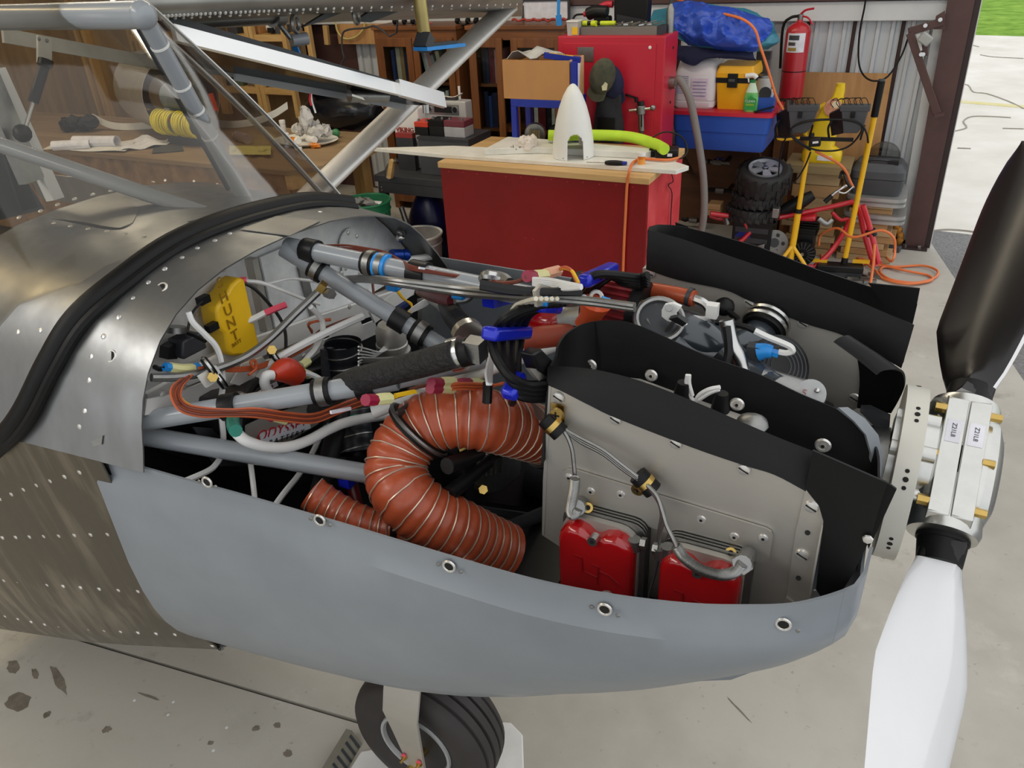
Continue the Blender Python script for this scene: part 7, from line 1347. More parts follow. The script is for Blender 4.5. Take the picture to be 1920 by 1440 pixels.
# engine
e = PY(1510, 450, 4.11); MB().obox(e + V((.0, 0, .02)), (.06, 0, 0), (0, .06, 0), (0, 0, .08)).obj('engine_block', m_blackp, t, bevel=.008)
for k in range(6): MB().obox(e + V((.0, 0, .06 + k * .016)), (.07, 0, 0), (0, .065, 0), (0, 0, .003)).obj('engine_fin', m_black, t)
fw_ = e + V((.005, -.09, -.055)); MB().lathe([(0, -.02), (.02, -.02), (.03, -.01), (.075, -.01), (.08, 0), (.08, .02), (0, .02)], fw_, (0, -1, 0), 30).obj('flywheel', m_black, t)
for k in range(18): a_ = 2 * pi * k / 18; ee = V((cos(a_), 0, sin(a_))); MB().obox(fw_ + ee * .055 + V((0, -.022, 0)), ee * .022, V((-ee.z, 0, ee.x)) * .003, V((0, .008, 0))).obj('flywheel_fin', m_dark, t)
MB().cyl(fw_ + V((0, -.02, 0)), fw_ + V((0, -.036, 0)), .012, n=8).obj('flywheel_nut', m_steel, t); MB().obox(PY(1515, 408, 4.11), (.05, 0, .01), (0, .05, 0), (-.004, 0, .018)).obj('red_tank', m_bike, t, bevel=.012); MB().tube([PY(1535, 410, 3.9), PY(1550, 420, 3.9), PY(1560, 412, 3.92)], .016, 10, 3).obj('exhaust', m_cast, t)
sp_ = PY(1452, 455, 4.03); MB().lathe([(0, -.003), (.085, -.003), (.085, .003), (0, .003)], sp_, (.1, -1, .1), 30).obj('sprocket', m_cast, t); MB().lathe([(0, -.012), (.03, -.012), (.03, .012), (0, .012)], sp_, (.1, -1, .1), 20).obj('sprocket_hub', m_dgrey, t)
for k in range(5): a_ = 2 * pi * k / 5; MB().cyl(sp_ + V((cos(a_) * .055, -.0035, sin(a_) * .055)), sp_ + V((cos(a_) * .055, -.0055, sin(a_) * .055)), .012).obj('sprocket_hole', m_dark, t)
MB().obox(PY(1425, 465, 4.0), (.03, 0, .01), (0, .03, 0), (0, 0, .03)).obj('brake_caliper', m_cast, t, bevel=.004); MB().obox(PY(1395, 445, 4.0), (.03, 0, .03), (0, .01, 0), (-.03, 0, .04)).obj('blue_rag', m_bluep, t)
MB().cyl(PY(1362, 408, 4.0), PY(1364, 420, 4.0), .02).obj('axle_stub', m_cast, t)
MB().box(-.62, -.35, 3.84, 4.1, 0, .04).obj('steel_plate', m_dark, smooth=0, bevel=.003, label='flat dark steel plate on the floor under the minibike engine', cat='plate')
# ---- orange cords coiled on the floor
def fl_(pts, z=.009): return [PZ(x, y, z + .004 * (i % 3)) for i, (x, y) in enumerate(pts)]
MB().tube(fl_(((1560, 470), (1600, 478), (1640, 496), (1680, 500), (1730, 498), (1758, 508), (1750, 522), (1715, 530), (1670, 524), (1650, 510), (1660, 500), (1700, 508), (1740, 516), (1745, 526), (1700, 532), (1655, 522), (1640, 506), (1610, 485), (1570, 460)), .011), .008, 8, 6).obj('extension_cord', m_cord, smooth=60, label='orange extension cord coiled flat on the floor near the column', cat='cord')
MB().tube([PY(x, y, Y) for x, y, Y in ((1535, 460, 4.15), (1540, 440, 4.15), (1570, 428, 4.1), (1600, 445, 4.0), (1650, 432, 4.0), (1675, 445, 4.0), (1678, 470, 4.0), (1672, 490, 3.95))] + fl_(((1660, 480), (1640, 460), (1600, 450), (1560, 455), (1540, 480), (1560, 495), (1600, 498), (1640, 494), (1690, 505))), .008, 8, 6).obj('extension_cord', m_cord, smooth=60, label='orange extension cord tangled around the minibike front fork', cat='cord')
MB().tube([PY(x, y, Y) for x, y, Y in ((1640, 458, 3.9), (1638, 490, 3.86), (1634, 520, 3.8), (1630, 545, 3.7))], .008, 8, 6).obj('extension_cord', m_cord, smooth=60, label='orange extension cord hanging straight down in front of the minibike fork', cat='cord')
c = PZ(1670, 470, .0); t = tp('power_plug', 'grey cord connector lying on the floor behind the orange coil', 'connector', c); MB().obox(c + V((0, 0, .02)), (.06, -.01, 0), (.005, .025, 0), (0, 0, .02)).obj('body', m_dgrey, t, bevel=.005); MB().cyl(c + V((-.07, 0, .02)), c + V((-.05, 0, .02)), .016).obj('strain_relief', m_blackp, t)
for k in range(7):
    c = PZ(1590 + k * 8, 520 + (k % 3) * 6, 0); MB().obox(c + V((0, 0, .012 + .004 * (k % 2))), (.035, .02 * (k % 3 - 1), 0), (-.004, .012, 0), (0, 0, .010)).obj('metal_offcut', m_cast, smooth=0, label=('first', 'second', 'third', 'fourth', 'fifth', 'sixth', 'last')[k] + ' grey metal offcut from the left by the broom head', cat='offcut', group='metal offcuts by the broom')
# ================================================================ left half: bookcases, radio, workbench
m_case = wood('bookcase_wood', (112, 66, 32), (140, 86, 44), 'Z', 6, .45, .1); m_casex = wood('bookcase_wood_x', (112, 66, 32), (140, 86, 44), 'X', 6, .45, .1); BK = {}
m_glass = clear('cabinet_glass', (236, 240, 240), .02, .2)
BY = 4.45
def bxx(px, py=150): return PY(px, py, BY).x
TOPZ = 1.465
books = []
def bookcase(x0, x1, lab, doors, open_door=None):
    t = tp('bookcase', lab, 'bookcase', ((x0 + x1) / 2, 4.62, 0)); D = .34
    MB().box(x0, x0 + .05, BY, BY + D, 0, TOPZ - .03).obj('side', m_case, t, smooth=0); MB().box(x1 - .05, x1, BY, BY + D, 0, TOPZ - .03).obj('side', m_case, t, smooth=0); MB().box(x0 - .01, x1 + .01, BY - .02, BY + D, TOPZ - .03, TOPZ).obj('top', m_casex, t, smooth=0, bevel=.004); MB().box(x0 + .05, x1 - .05, BY + D - .012, BY + D, 0, TOPZ - .03).obj('back', pm('dark_wood_back', (46, 30, 20), .6, 0, .1, 8), t, smooth=0)
    MB().box(x0 + .05, x1 - .05, BY, BY + .02, TOPZ - .10, TOPZ - .03).obj('top_rail', m_casex, t, smooth=0)
    for z in (.06, .36, .70, 1.03): MB().box(x0 + .05, x1 - .05, BY + .03, BY + D - .012, z, z + .022).obj('shelf', m_casex, t, smooth=0)
    for a, b in doors:
        y = BY - .022; d = MB().box(a, a + .055, y, y + .02, .07, TOPZ - .085).box(b - .055, b, y, y + .02, .07, TOPZ - .085).box(a + .055, b - .055, y, y + .02, TOPZ - .15, TOPZ - .085).box(a + .055, b - .055, y, y + .02, .07, .14).obj('door', m_case, t, smooth=0, bevel=.003); MB().box(a + .055, b - .055, y + .008, y + .011, .14, TOPZ - .15).obj('glass', m_glass, d, smooth=0)
    return t
A0, A1 = bxx(712), bxx(862); am = (A0 + A1) / 2 - .02
bookcase(A0, A1, 'brown glazed bookcase left of the silver wing strut', ((A0 + .03, am), (am + .006, A1 - .03)))
B0, B1 = bxx(882), bxx(1060); bm_ = bxx(946)
bookcase(B0, B1, 'brown glazed bookcase partly hidden behind the cardboard box', ((B0 + .02, bm_), (bxx(962), B1 - .02)))
cols = {'navy': (34, 40, 74), 'dark': (30, 30, 34), 'cream': (206, 196, 170), 'white': (222, 222, 218), 'wine': (110, 30, 40), 'blue': (50, 78, 140), 'pink': (196, 150, 150), 'tan': (166, 136, 96), 'green': (50, 84, 66), 'grey': (150, 150, 148)}
def bookrow(x0, x1, z, seq, where, lean=0, hmax=.27, Y=None):
    x = x0; i = 0; random.seed(int(abs(x0 * 1000)) + int(z * 100))
    while True:
        cn = seq[i % len(seq)]; w_ = random.uniform(.026, .05); h = hmax * random.uniform(.8, 1.0); la = lean * (.7 + .3 * sin(i))
        if x + w_ * (1 + abs(la)) > x1: break
        y0 = (Y or BY + .05) + random.uniform(0, .02); c = V((x + w_ / 2, y0 + .1, z)); o = MB().box(x, x + w_, y0, y0 + .19, z, z + h)
        if la: o.xf(Matrix.Translation((x if la < 0 else x + w_, 0, z)) @ Matrix.Rotation(la, 4, 'Y') @ Matrix.Translation((-(x if la < 0 else x + w_), 0, -z)))
        books.append((cn, where)); k = sum(1 for b in books if b == (cn, where)); n_ = ('first', 'second', 'third', 'fourth', 'fifth', 'sixth', 'seventh', 'eighth')[min(k - 1, 7)]
        b = o.obj('book', pm('book_' + cn, cols[cn], .5, 0, .1, 10), smooth=0, bevel=.002, label='%s %s book from left, %s' % (n_, cn, where), cat='book', group='books in ' + where); x += w_ * (1.03 + abs(la) * .4); i += 1
bookrow(A0 + .09, am - .06, 1.052, ('blue', 'navy', 'cream', 'tan', 'navy', 'dark', 'blue', 'navy'), 'left bookcase, left door, top shelf', 0, .27)
bookrow(A0 + .09, am - .06, .722, ('navy', 'green', 'cream', 'grey', 'dark'), 'left bookcase, left door, second shelf', 0, .27)
bookrow(am + .07, A1 - .12, 1.052, ('white', 'pink', 'grey', 'cream', 'blue'), 'left bookcase, right door, top shelf', -.28, .25)
bookrow(am + .07, A1 - .09, .722, ('white', 'grey', 'white', 'cream'), 'left bookcase, right door, second shelf', 0, .28)
bookrow(B0 + .08, bm_ - .06, 1.052, ('dark', 'navy', 'wine', 'pink', 'dark', 'blue'), 'right bookcase, left door, top shelf', 0, .28)
bookrow(B0 + .08, bm_ - .06, .722, ('navy', 'blue', 'navy', 'white'), 'right bookcase, left door, second shelf', 0, .28)
bookrow(bxx(962) + .06, B1 - .08, .722, ('wine', 'dark', 'white', 'wine'), 'right bookcase, right door, second shelf', 0, .3)
# on top of the bookcases
c = PY(1022, 30, 4.76); t = tp('framed_picture', 'white picture in a thin dark frame leaning on the wall above the right bookcase', 'picture', (c.x, 4.76, TOPZ)); a, b = PY(982, 30, 4.76).x, PY(1066, 30, 4.76).x
MB().box(a, b, 4.76, 4.765, TOPZ + .002, TOPZ + .14).obj('print', m_lab, t, smooth=0)
for q in ((a - .01, b + .01, TOPZ, TOPZ + .012), (a - .01, b + .01, TOPZ + .13, TOPZ + .142), (a - .012, a + .004, TOPZ + .012, TOPZ + .13), (b - .004, b + .012, TOPZ + .012, TOPZ + .13)): MB().box(q[0], q[1], 4.75, 4.768, q[2], q[3]).obj('frame_side', m_dark, t, smooth=0)
for k, (x0, x1, lab) in enumerate(((960, 1012, 'left'), (1000, 1062, 'right'))):
    P = [PY(x0 + (x1 - x0) * i / 9, 41 + 3 * sin(i * 1.7), 4.58) for i in range(10)]
    for p in P: p.z = TOPZ + .008 + .02 * abs(sin(p.x * 40))
    MB().tube(P, .008, 7, 5).obj('red_cable', pm('dull_red_cable', (176, 62, 52), .5), smooth=60, label='%s dull red cable snaking along the right bookcase top' % lab, cat='cable')
for k, px in enumerate((752, 786, 870, 905)):
    c = PY(px, 40, 4.55); c.z = TOPZ; t = tp('headset', '%s black headset lying on the bookcase tops' % ('first', 'second', 'third', 'fourth')[k] + ' from the left', 'headset', c, 'headsets on the bookcase tops'); MB().ring(c + V((0, 0, .035)), (.3, -1, .5), .04, .010, 18, 6).obj('headband', m_blackp, t)
    for s in (-1, 1): MB().sphere(c + V((s * .045, -.02, .024)), (.02, .026, .024), 10, 6).obj('ear_cup', m_black, t)
    MB().tube([c + V((.04, -.03, .02)), c + V((.08, -.04, .012)), c + V((.13, -.02, .01))], .004, 5).obj('cord', m_redc if k % 2 else m_blackp, t)
MB().bar(PY(1048, -20, 3.9), PY(1047, 28, 3.9), .02, .006, (0, 1, 0)).bar(PY(1047, 28, 3.9), PY(1049, 48, 3.9), .035, .012, (0, 1, 0)).obj('blue_strap', m_lblu, label='blue strap hanging down left of the red cabinet top', cat='strap')
# ---- steel stand with grey chest, batteries, radio
SX0, SX1, SYa, SYb = -3.22, -2.56, 3.10, 3.62
t = tp('steel_stand', 'dark steel table with splayed legs left of the red workbench', 'stand', (-2.9, 3.35, 0)); MB().box(SX0, SX1, SYa, SYb, .655, .70).obj('top', m_dark, t, smooth=0, bevel=.003); MB().box(SX0 + .05, SX1, SYa + .002, SYa + .03, .585, .655).obj('rail', m_dark, t, smooth=0)
for x, dx in ((SX0 + .05, -.05), (SX1 - .05, .03)):
    for y in (SYa + .03, SYb - .05):
        l = MB().bar((x, y, .655), (x + dx, y, 0), .05, .05).obj('leg', m_dark, t, smooth=0)
    for z in (.62, .60): MB().dome((x, SYa - .001, z), (0, -1, 0), .008).obj('leg_bolt', m_steel, t)
gx0, gx1 = PY(784, 270, 3.2).x, PY(878, 270, 3.2).x
t = tp('grey_chest', 'dark grey metal chest on the steel stand under the batteries', 'chest', ((gx0 + gx1) / 2, 3.35, .70)); MB().box(gx0, gx1, 3.2, 3.5, .70, .925).obj('body', m_dgrey, t, smooth=0, bevel=.004); MB().box(gx0 - .004, gx1 + .004, 3.196, 3.504, .925, .94).obj('lid', m_dark, t, smooth=0); CHZ = .94
def batt(px0, px1, h, m1, m2, lab, Y=3.24):
    a, b = PY(px0, 250, Y).x, PY(px1, 250, Y).x; t = tp('battery', lab, 'battery', ((a + b) / 2, Y + .06, CHZ)); MB().box(a, b, Y, Y + .12, CHZ, CHZ + h * .62).obj('body', m1, t, smooth=0, bevel=.003); MB().box(a, b, Y, Y + .12, CHZ + h * .62, CHZ + h).obj('cover', m2, t, smooth=0, bevel=.003)
    for s in (.2, .8): MB().cyl((a + (b - a) * s, Y + .03, CHZ + h), (a + (b - a) * s, Y + .03, CHZ + h + .014), .009).obj('terminal', m_cast, t)
batt(778, 803, .082, m_blackp, pm('battery_red', (206, 62, 40), .4), 'small black battery with a red top on the grey chest'); batt(805, 832, .10, m_blackp, m_black, 'all black battery in the middle of the grey chest'); batt(833, 871, .10, pm('pale_grey_case', (168, 168, 172), .5), pm('maroon_cover', (112, 48, 60), .4), 'pale grey battery with a maroon top on the grey chest')
a, b = PY(797, 225, 3.42).x, PY(876, 225, 3.42).x; t = tp('radio', 'silver radio with two round speakers behind the batteries', 'radio', ((a + b) / 2, 3.45, CHZ)); MB().box(a, b, 3.41, 3.5, CHZ, CHZ + .185).obj('case', pm('radio_silver', (188, 186, 184), .4, .1, .04, 8), t, smooth=0, bevel=.008); MB().box(a + .015, b - .05, 3.405, 3.412, CHZ + .10, CHZ + .165).obj('front_band', m_cast, t, smooth=0, bevel=.003)
for s in (.15, .76): q = V((a + (b - a) * s, 3.405, CHZ + .132)); MB().ring(q, (0, -1, 0), .02, .004, 20, 6).obj('speaker_ring', m_cast, t); MB().cyl(q, q + V((0, -.003, 0)), .018).obj('speaker_cone', m_blackp, t)
MB().box(a + .09, b - .10, 3.402, 3.406, CHZ + .112, CHZ + .152).obj('display', m_blackp, t, smooth=0); MB().box(a + .06, b - .08, 3.43, 3.47, CHZ + .185, CHZ + .195).obj('handle_rest', m_dark, t); MB().tube([V((a + .06, 3.44, CHZ + .19)), V((a + .1, 3.43, CHZ + .215)), V((b - .1, 3.43, CHZ + .205)), V((b - .03, 3.44, CHZ + .23))], .005, 6).obj('aerial_lead', m_cast, t); MB().cyl((b - .06, 3.45, CHZ + .19), (b - .06, 3.45, CHZ + .27), .008).obj('aerial_plug', m_whitep, t)
a, b = PY(737, 250, 3.3).x, PY(784, 250, 3.3).x; t = tp('white_box', 'white plastic box left of the grey chest, behind the red name sign', 'box', ((a + b) / 2, 3.36, .70)); MB().box(a, b - .002, 3.32, 3.5, .70, 1.09).obj('body', m_whitep, t, smooth=0, bevel=.01); MB().box(a - .004, b - .002, 3.316, 3.504, .80, .812).obj('seam', m_cast, t, smooth=0)
q = PY(762, 250, 3.26); sx_ = PY(745, 258, 3.28); ex_ = PY(777, 258, 3.28); t = tp('name_sign', 'small red cut-out sign with letters standing by the white box', 'sign', (q.x, 3.28, .70)); MB().box(sx_.x, ex_.x - .002, 3.26, 3.30, .70, sx_.z + .005).obj('post', m_dark, t, smooth=0); mr = pm('sign_red', (150, 52, 48), .5); MB().box(sx_.x, ex_.x - .002, 3.26, 3.30, sx_.z + .006, sx_.z + .035).obj('base', mr, t, smooth=0); text('sign_letters', 'VIKING', .042, basis(V(((sx_.x + ex_.x) / 2, 3.28, sx_.z + .052)), V((1, 0, 0)), V((0, 0, 1))), mr, t, .004)
# ---- under the stand and in front of it: buckets, pipe, bag
def bucket(c, r0, r1, h, mat, lab, rimm=None):
    t = tp('bucket', lab, 'bucket', c); c = V(c); MB().lathe([(0, 0), (r0, 0), (r1, h), (r1 - .006, h), (r0 - .006, .008), (0, .008)], c, n=32).obj('body', mat, t); MB().ring(c + V((0, 0, h)), (0, 0, 1), r1 + .003, .008, 32, 6).obj('rim', rimm or mat, t); MB().ring(c + V((0, 0, h * .85)), (0, 0, 1), r0 + (r1 - r0) * .85 + .003, .005, 32, 6).obj('band', rimm or mat, t); MB().tube([c + V((r1, 0, h * .86)), c + V((r1 * .6, -r1 * .95, h * .6)), c + V((-r1 * .6, -r1 * .95, h * .6)), c + V((-r1, 0, h * .86))], .003, 5).obj('bail', m_cast, t); return t
g = PY(686, 380, 2.78); g.z = 0; bucket((g.x, 2.78, .27), .125, .15, .36, pm('green_plastic', (14, 104, 66), .45, 0, .08, 8), 'green plastic bucket of rags under the workbench end'); t = tp('low_stool', 'low dark stool carrying the green bucket', 'stool', (g.x, 2.78, 0)); MB().box(g.x - .17, g.x + .17, 2.61, 2.95, .24, .27).obj('seat', m_dark, t, smooth=0)
for sx_ in (-1, 1):
    for sy_ in (-1, 1): MB().box(g.x + sx_ * .14 - .02, g.x + sx_ * .14 + .02, 2.78 + sy_ * .14 - .02, 2.78 + sy_ * .14 + .02, 0, .24).obj('leg', m_dark, t, smooth=0)
f = MB()
for k in range(8): f.sphere((g.x + .06 * cos(k * 2.1), 2.78 + .05 * sin(k * 1.7), .60 + .012 * (k % 4)), (.04, .03, .02), 8, 5)
f.jitter(.006).obj('rags', pm('grey_rags', (122, 122, 120), .9), smooth=25, label='grey rags heaped in the green bucket', cat='rags')
w_ = PY(785, 440, 3.02); bucket((w_.x, 3.02, 0), .13, .15, .36, pm('dirty_white_plastic', (176, 172, 166), .5, 0, .1, 10), 'dirty white bucket on the floor left of the red workbench', m_whitep)
p0 = PY(752, 388, 3.0); p1 = V((w_.x + .02, 3.02, .02)); t = tp('pipe_tool', 'grey steel pipe with an elbow standing in the white bucket', 'pipe', p1); MB().cyl(p0, p1.lerp(p0, .35), .018).obj('pipe', m_cast, t); MB().cyl(p1.lerp(p0, .30), p1.lerp(p0, .42), .028).obj('elbow', m_dark, t); MB().cyl(p1, p1.lerp(p0, .31), .018).obj('lower_pipe', m_cast, t)
c = PY(797, 380, 3.3); f = MB(); t = tp('blue_bag', 'dark blue plastic sack hanging full under the steel stand', 'sack', (c.x, 3.3, 0)); bl_ = pm('dark_blue_plastic', (18, 26, 78), .35, 0, .2, 12, .15, 25)
rows = []
for i in range(8):
    u_ = i / 7; r = .17 * sin(pi * (.12 + .8 * u_)) ** .7; rows.append([V((c.x + r * cos(a) * (1 + .06 * sin(5 * a + i)), 3.34 + r * .8 * sin(a), .0 + .55 * u_)) for a in [2 * pi * j / 22 for j in range(22)]])
MB().loft(rows).obj('sack_body', bl_, t, smooth=40); MB().sphere((c.x, 3.34, .565), (.04, .04, .015), 10, 5).obj('sack_neck', bl_, t)
# bench vise-like white clamp & block by the stand
q = PY(737, 320, 3.08); t = tp('bar_clamp', 'pale bar clamp with a wooden jaw hooked on the steel stand edge', 'clamp', q); MB().tube([PY(744, 300, 3.06), PY(728, 312, 3.06), PY(726, 330, 3.06), PY(732, 335, 3.06)], .014, 8, 4).obj('frame', m_cast, t); MB().bar(PY(736, 300, 3.05), PY(731, 333, 3.05), .03, .03).obj('wooden_jaw', m_studx, t, smooth=0)
# ---- long workbench at the left
WX0, WX1, WY0, WY1, WZ = -7.6, -3.22, 2.45, 3.46, .88
t = tp('wood_workbench', 'long wooden workbench with a particle board front at the left', 'workbench', (-5.2, 2.95, 0)); m_top = wood('bench_plywood_top', (142, 116, 84), (160, 134, 100), 'X', 4, .6)
m_osb = pm('particle_board', (136, 104, 72), .75, 0, .35, 9, .1, 40, col2=(166, 132, 94), detail=9)
MB().prism([V((WX0, WY0, WZ - .03)), V((-3.36, WY0, WZ - .03)), V((WX1, 2.62, WZ - .03)), V((-3.42, WY1, WZ - .03)), V((WX0, WY1, WZ - .03))], (0, 0, .03)).obj('top', m_top, t, smooth=0, bevel=.003); MB().box(WX0, -3.40, WY0 + .04, WY0 + .06, .2, WZ - .03).obj('front_panel', m_osb, t, smooth=0); MB().prism([V((-3.42, WY1, WZ - .12)), V((-3.24, 2.64, WZ - .12)), V((-3.36, WY0 + .02, WZ - .12)), V((-3.40, WY0 + .02, WZ - .12)), V((-3.46, WY1, WZ - .12))], (0, 0, .09)).obj('end_board', m_studx, t, smooth=0)
MB().box(WX0, -3.45, WY0 + .06, WY1 - .05, .30, .33).obj('lower_shelf', m_studx, t, smooth=0); MB().prism([V((-3.45, 2.5, .42)), V((-2.95, 2.62, .42)), V((-3.05, 3.04, .42)), V((-3.45, 3.06, .42))], (0, 0, .025)).obj('shelf_extension', m_timb, t, smooth=0)
for x in (WX0 + .1, -5.5, -3.5):
    for y in (WY0 + .12, WY1 - .12): MB().box(x - .045, x + .045, y - .045, y + .045, 0, WZ - .03).obj('leg', m_stud, t, smooth=0)
for x, y in ((-2.99, 2.66), (-3.1, 2.98)): MB().box(x - .03, x + .03, y - .03, y + .03, 0, .42).obj('leg', m_stud, t, smooth=0)
for k, (dx, lab, m_) in enumerate(((0, 'lowest white paperback of the pile on the bench shelf', m_lab), (.012, 'second white paperback of the pile on the bench shelf', m_board), (-.01, 'red edged book in the pile on the bench shelf', m_redc), (.015, 'topmost white paperback of the pile on the bench shelf', m_lab))):
    q = PY(672, 350, 2.85); MB().obox((q.x + dx, 2.86, .445 + .018 + k * .036), (.11, .04, 0), (-.03, .09, 0), (0, 0, .0175)).obj('book', m_, smooth=0, bevel=.002, label=lab, cat='book', group='books piled on the bench shelf')
q = PY(640, 356, 2.66); MB().obox((q.x, 2.68, .445 + .02), (.08, .03, 0), (-.03, .05, 0), (0, 0, .02)).obj('book', m_board, smooth=0, bevel=.002, label='single thick white book lying left of the book pile', cat='book')
# partition wall behind the workbench with studs and cubby shelves
pw = struct(MB().box(-9, -4.95, 4.62, 4.66, 0, 2.6), 'wall_left_partition', m_plyt, smooth=0)
for px in (18, 28, 92, 165, 178, 262, 272): x = PY(px, 120, 4.58).x; MB().box(x - .02, x + .02, 4.54, 4.62, 0, 2.6).obj('stud', m_stud, pw, smooth=0)
def shelfz(px, py, Y): return PY(px, py, Y).z
x0, x1 = PY(275, 160, 4.40).x, PY(560, 160, 4.40).x
t = tp('cubby_shelf', 'pine cubby shelves fixed on the partition behind the workbench', 'shelf', ((x0 + x1) / 2, 4.48, .6))
for px, py in ((400, 64), (420, 160)): z = shelfz(px, py, 4.40); MB().box(x0, x1, 4.36, 4.62, z - .02, z).obj('shelf_board', m_studx, t, smooth=0); MB().box(x0, x1, 4.34, 4.36, z - .05, z).obj('shelf_lip', m_studx, t, smooth=0)
for px in (278, 405, 412, 478, 486, 545, 590): x = PY(px, 120, 4.36).x; MB().box(x - .022, x + .022, 4.33, 4.37, .75, 2.1).obj('upright', m_stud, t, smooth=0)
c = PY(515, 72, 4.45); c.z = shelfz(400, 64, 4.40); t = tp('helmet', 'small white helmet on the upper cubby shelf', 'helmet', c); MB().sphere(c + V((0, 0, .05)), (.06, .055, .05), 14, 8).obj('shell', m_whitep, t); MB().obox(c + V((.02, -.05, .03)), (.03, 0, 0), (0, .012, 0), (0, 0, .02)).obj('visor', m_blackp, t, bevel=.004)
for k in range(5):
    px = 430 + k * 24; x = PY(px, 150, 4.45).x; z = shelfz(420, 160, 4.40); h = .07 + .03 * (k % 3); lab = ('dark box', 'green tin', 'grey carton', 'black carton', 'tan tin')[k] + ' on the lower cubby shelf behind the workbench'; MB().box(x - .05, x + .05, 4.40, 4.52, z, z + h).obj('carton', (m_dark, pm('dull_green', (70, 84, 66), .6), m_cast, m_black, pm('tan_tin', (140, 120, 90), .5))[k], smooth=0, bevel=.004, label=lab, cat='carton')
for k in range(4):
    px = 410 + k * 40; x = PY(px, 100, 4.45).x; z = shelfz(400, 64, 4.40); MB().box(x - .06, x + .05, 4.42, 4.55, z, z + .06 + .02 * (k % 2)).obj('carton', (m_cast, m_dark, m_card, m_dgrey)[k], smooth=0, bevel=.004, label=('steel', 'black', 'brown cardboard', 'dark grey')[k] + ' carton on the upper cubby shelf', cat='carton')
MB().box(PY(592, 60, 4.5).x, PY(714, 60, 4.5).x, 4.66, 4.70, shelfz(650, 86, 4.66), shelfz(650, 48, 4.66)).obj('plywood_sheet', m_ply, smooth=0, label='orange plywood strip on the wall left of the bookcases', cat='plywood').location.y = 4.80
MB().bar(PY(598, 50, 4.7), PY(602, 86, 4.7), .045, .03, (0, 1, 0)).obj('pine_cleat', m_stud, smooth=0, label='short pine cleat at the left end of the orange plywood strip', cat='cleat').location.y = 4.79
MB().tube([PY(x, y, 4.6) for x, y in ((608, 42), (612, 62), (625, 76), (645, 74), (660, 60), (664, 46))], .008, 7).obj('yellow_hose', pm('pale_yellow_hose', (214, 196, 120), .5), smooth=60, label='pale yellow hose hanging in a loop on the orange plywood', cat='hose').location.y = 4.75
MB().tube([(lambda p: V((p.x, p.y, 3.9)))(PY(760, -10, 4.0))] + [PY(x, y, 4.0) for x, y in ((748, 8), (700, 48), (655, 55), (642, 65), (642, 95), (645, 110), (636, 128))], .007, 7).obj('air_hose', m_dark, smooth=60, label='dark cable drooping from under the wing in front of the ribbed wall', cat='cable')
# ---- things lying on the workbench
Z0 = WZ
c = PZ(120, 268, Z0 + .16); t = tp('metal_roll', 'rolled sheet of bare aluminium standing on the workbench left', 'roll', (c.x, c.y, Z0)); ax_ = V((1, -.45, 0)).normalized(); sd_ = V((.45, 1, 0)).normalized(); R_ = .27; cc = V((c.x - .22, 3.14, Z0 + R_ + .004)); rows = []
for s in (-.35, .35): rows.append([cc + ax_ * s + (sd_ * cos(a) + V((0, 0, 1)) * sin(a)) * R_ * (1 - .04 * a / (2 * pi)) for a in [2 * pi * 1.12 * j / 40 for j in range(41)]])
MB().sheet(rows, .003).obj('sheet', m_alu, t, smooth=60); MB().cyl(cc - ax_ * .3, cc + ax_ * .1, .15, n=24).obj('inner_roll', m_plyt, t)
def roll(px, py, L, r, ang, lab, m_=m_lab):
    c = PZ(px, py, Z0 + r); d = V((cos(ang), sin(ang), 0)); t = tp('paper_roll', lab, 'paper', (c.x, c.y, Z0)); s_ = d.cross(V((0, 0, 1))); rows = [[c + d * q * L + (s_ * cos(a) + V((0, 0, 1)) * sin(a)) * r * (1 - .03 * a) for a in [2 * pi * 1.2 * j / 24 for j in range(25)]] for q in (-.5, .5)]; MB().sheet(rows, .002).obj('sheet', m_, t, smooth=60)
roll(180, 266, .34, .042, .25, 'fat white paper roll lying on the loose drawings'); roll(135, 272, .26, .035, .5, 'smaller white paper roll at the left of the drawings')
def paper(px, name, lab, m_, z=0., amp=.012):
    P = [PZ(x, y, Z0 + .004 + z) for x, y in px]; a, b, c_, d = P; R_ = [[a.lerp(b, i / 8).lerp(d.lerp(c_, i / 8), j / 5) + V((0, 0, amp * (1 + sin(i * 1.1 + j)) * (.5 + .5 * j / 5))) for j in range(6)] for i in range(9)]; MB().sheet(R_, .0015).obj(name, m_, smooth=60, label=lab, cat='paper')
paper(((80, 282), (235, 286), (255, 268), (140, 262)), 'drawing_sheet', 'curled white drawing sheets spread in front of the paper rolls', m_board); paper(((225, 285), (300, 276), (330, 265), (250, 262)), 'drawing_sheet', 'grey white drawing sheet right of the paper rolls', m_lab, 0, .02); paper(((285, 288), (345, 283), (340, 272), (290, 275)), 'drawing_sheet', 'dark backed sheet at the bench edge by the grinder post', m_dgrey, 0, .004)
def strip(pts, lab, h=.05):
    P = crom([PZ(x, y, Z0 + z) for x, y, z in pts], 6); R_ = [[p, p + V((0, .005, h))] for p in P]; MB().sheet(R_, .006).obj('curved_strip', m_board, smooth=60, label=lab, cat='strip')
strip(((176, 226, .07), (205, 240, .02), (240, 244, .003), (300, 240, .003)), 'long white curved strip lying on the workbench left of the yellow cord'); strip(((405, 238, .003), (440, 240, .003), (480, 234, .01), (515, 220, .04), (540, 204, .09)), 'white curved strip bending up behind the plate of clutter')
for k in range(4): 
    c = PZ(110 + k * 14, 252, Z0); MB().sphere(c + V((0, .1, .05 + .02 * (k % 2))), (.07, .06, .05), 10, 6).jitter(.012).obj('dark_rag', m_bag if k % 2 else m_black, smooth=25, label=('first', 'second', 'third', 'fourth')[k] + ' black rag from the left in front of the aluminium roll', cat='rag', group='black rags on the workbench')
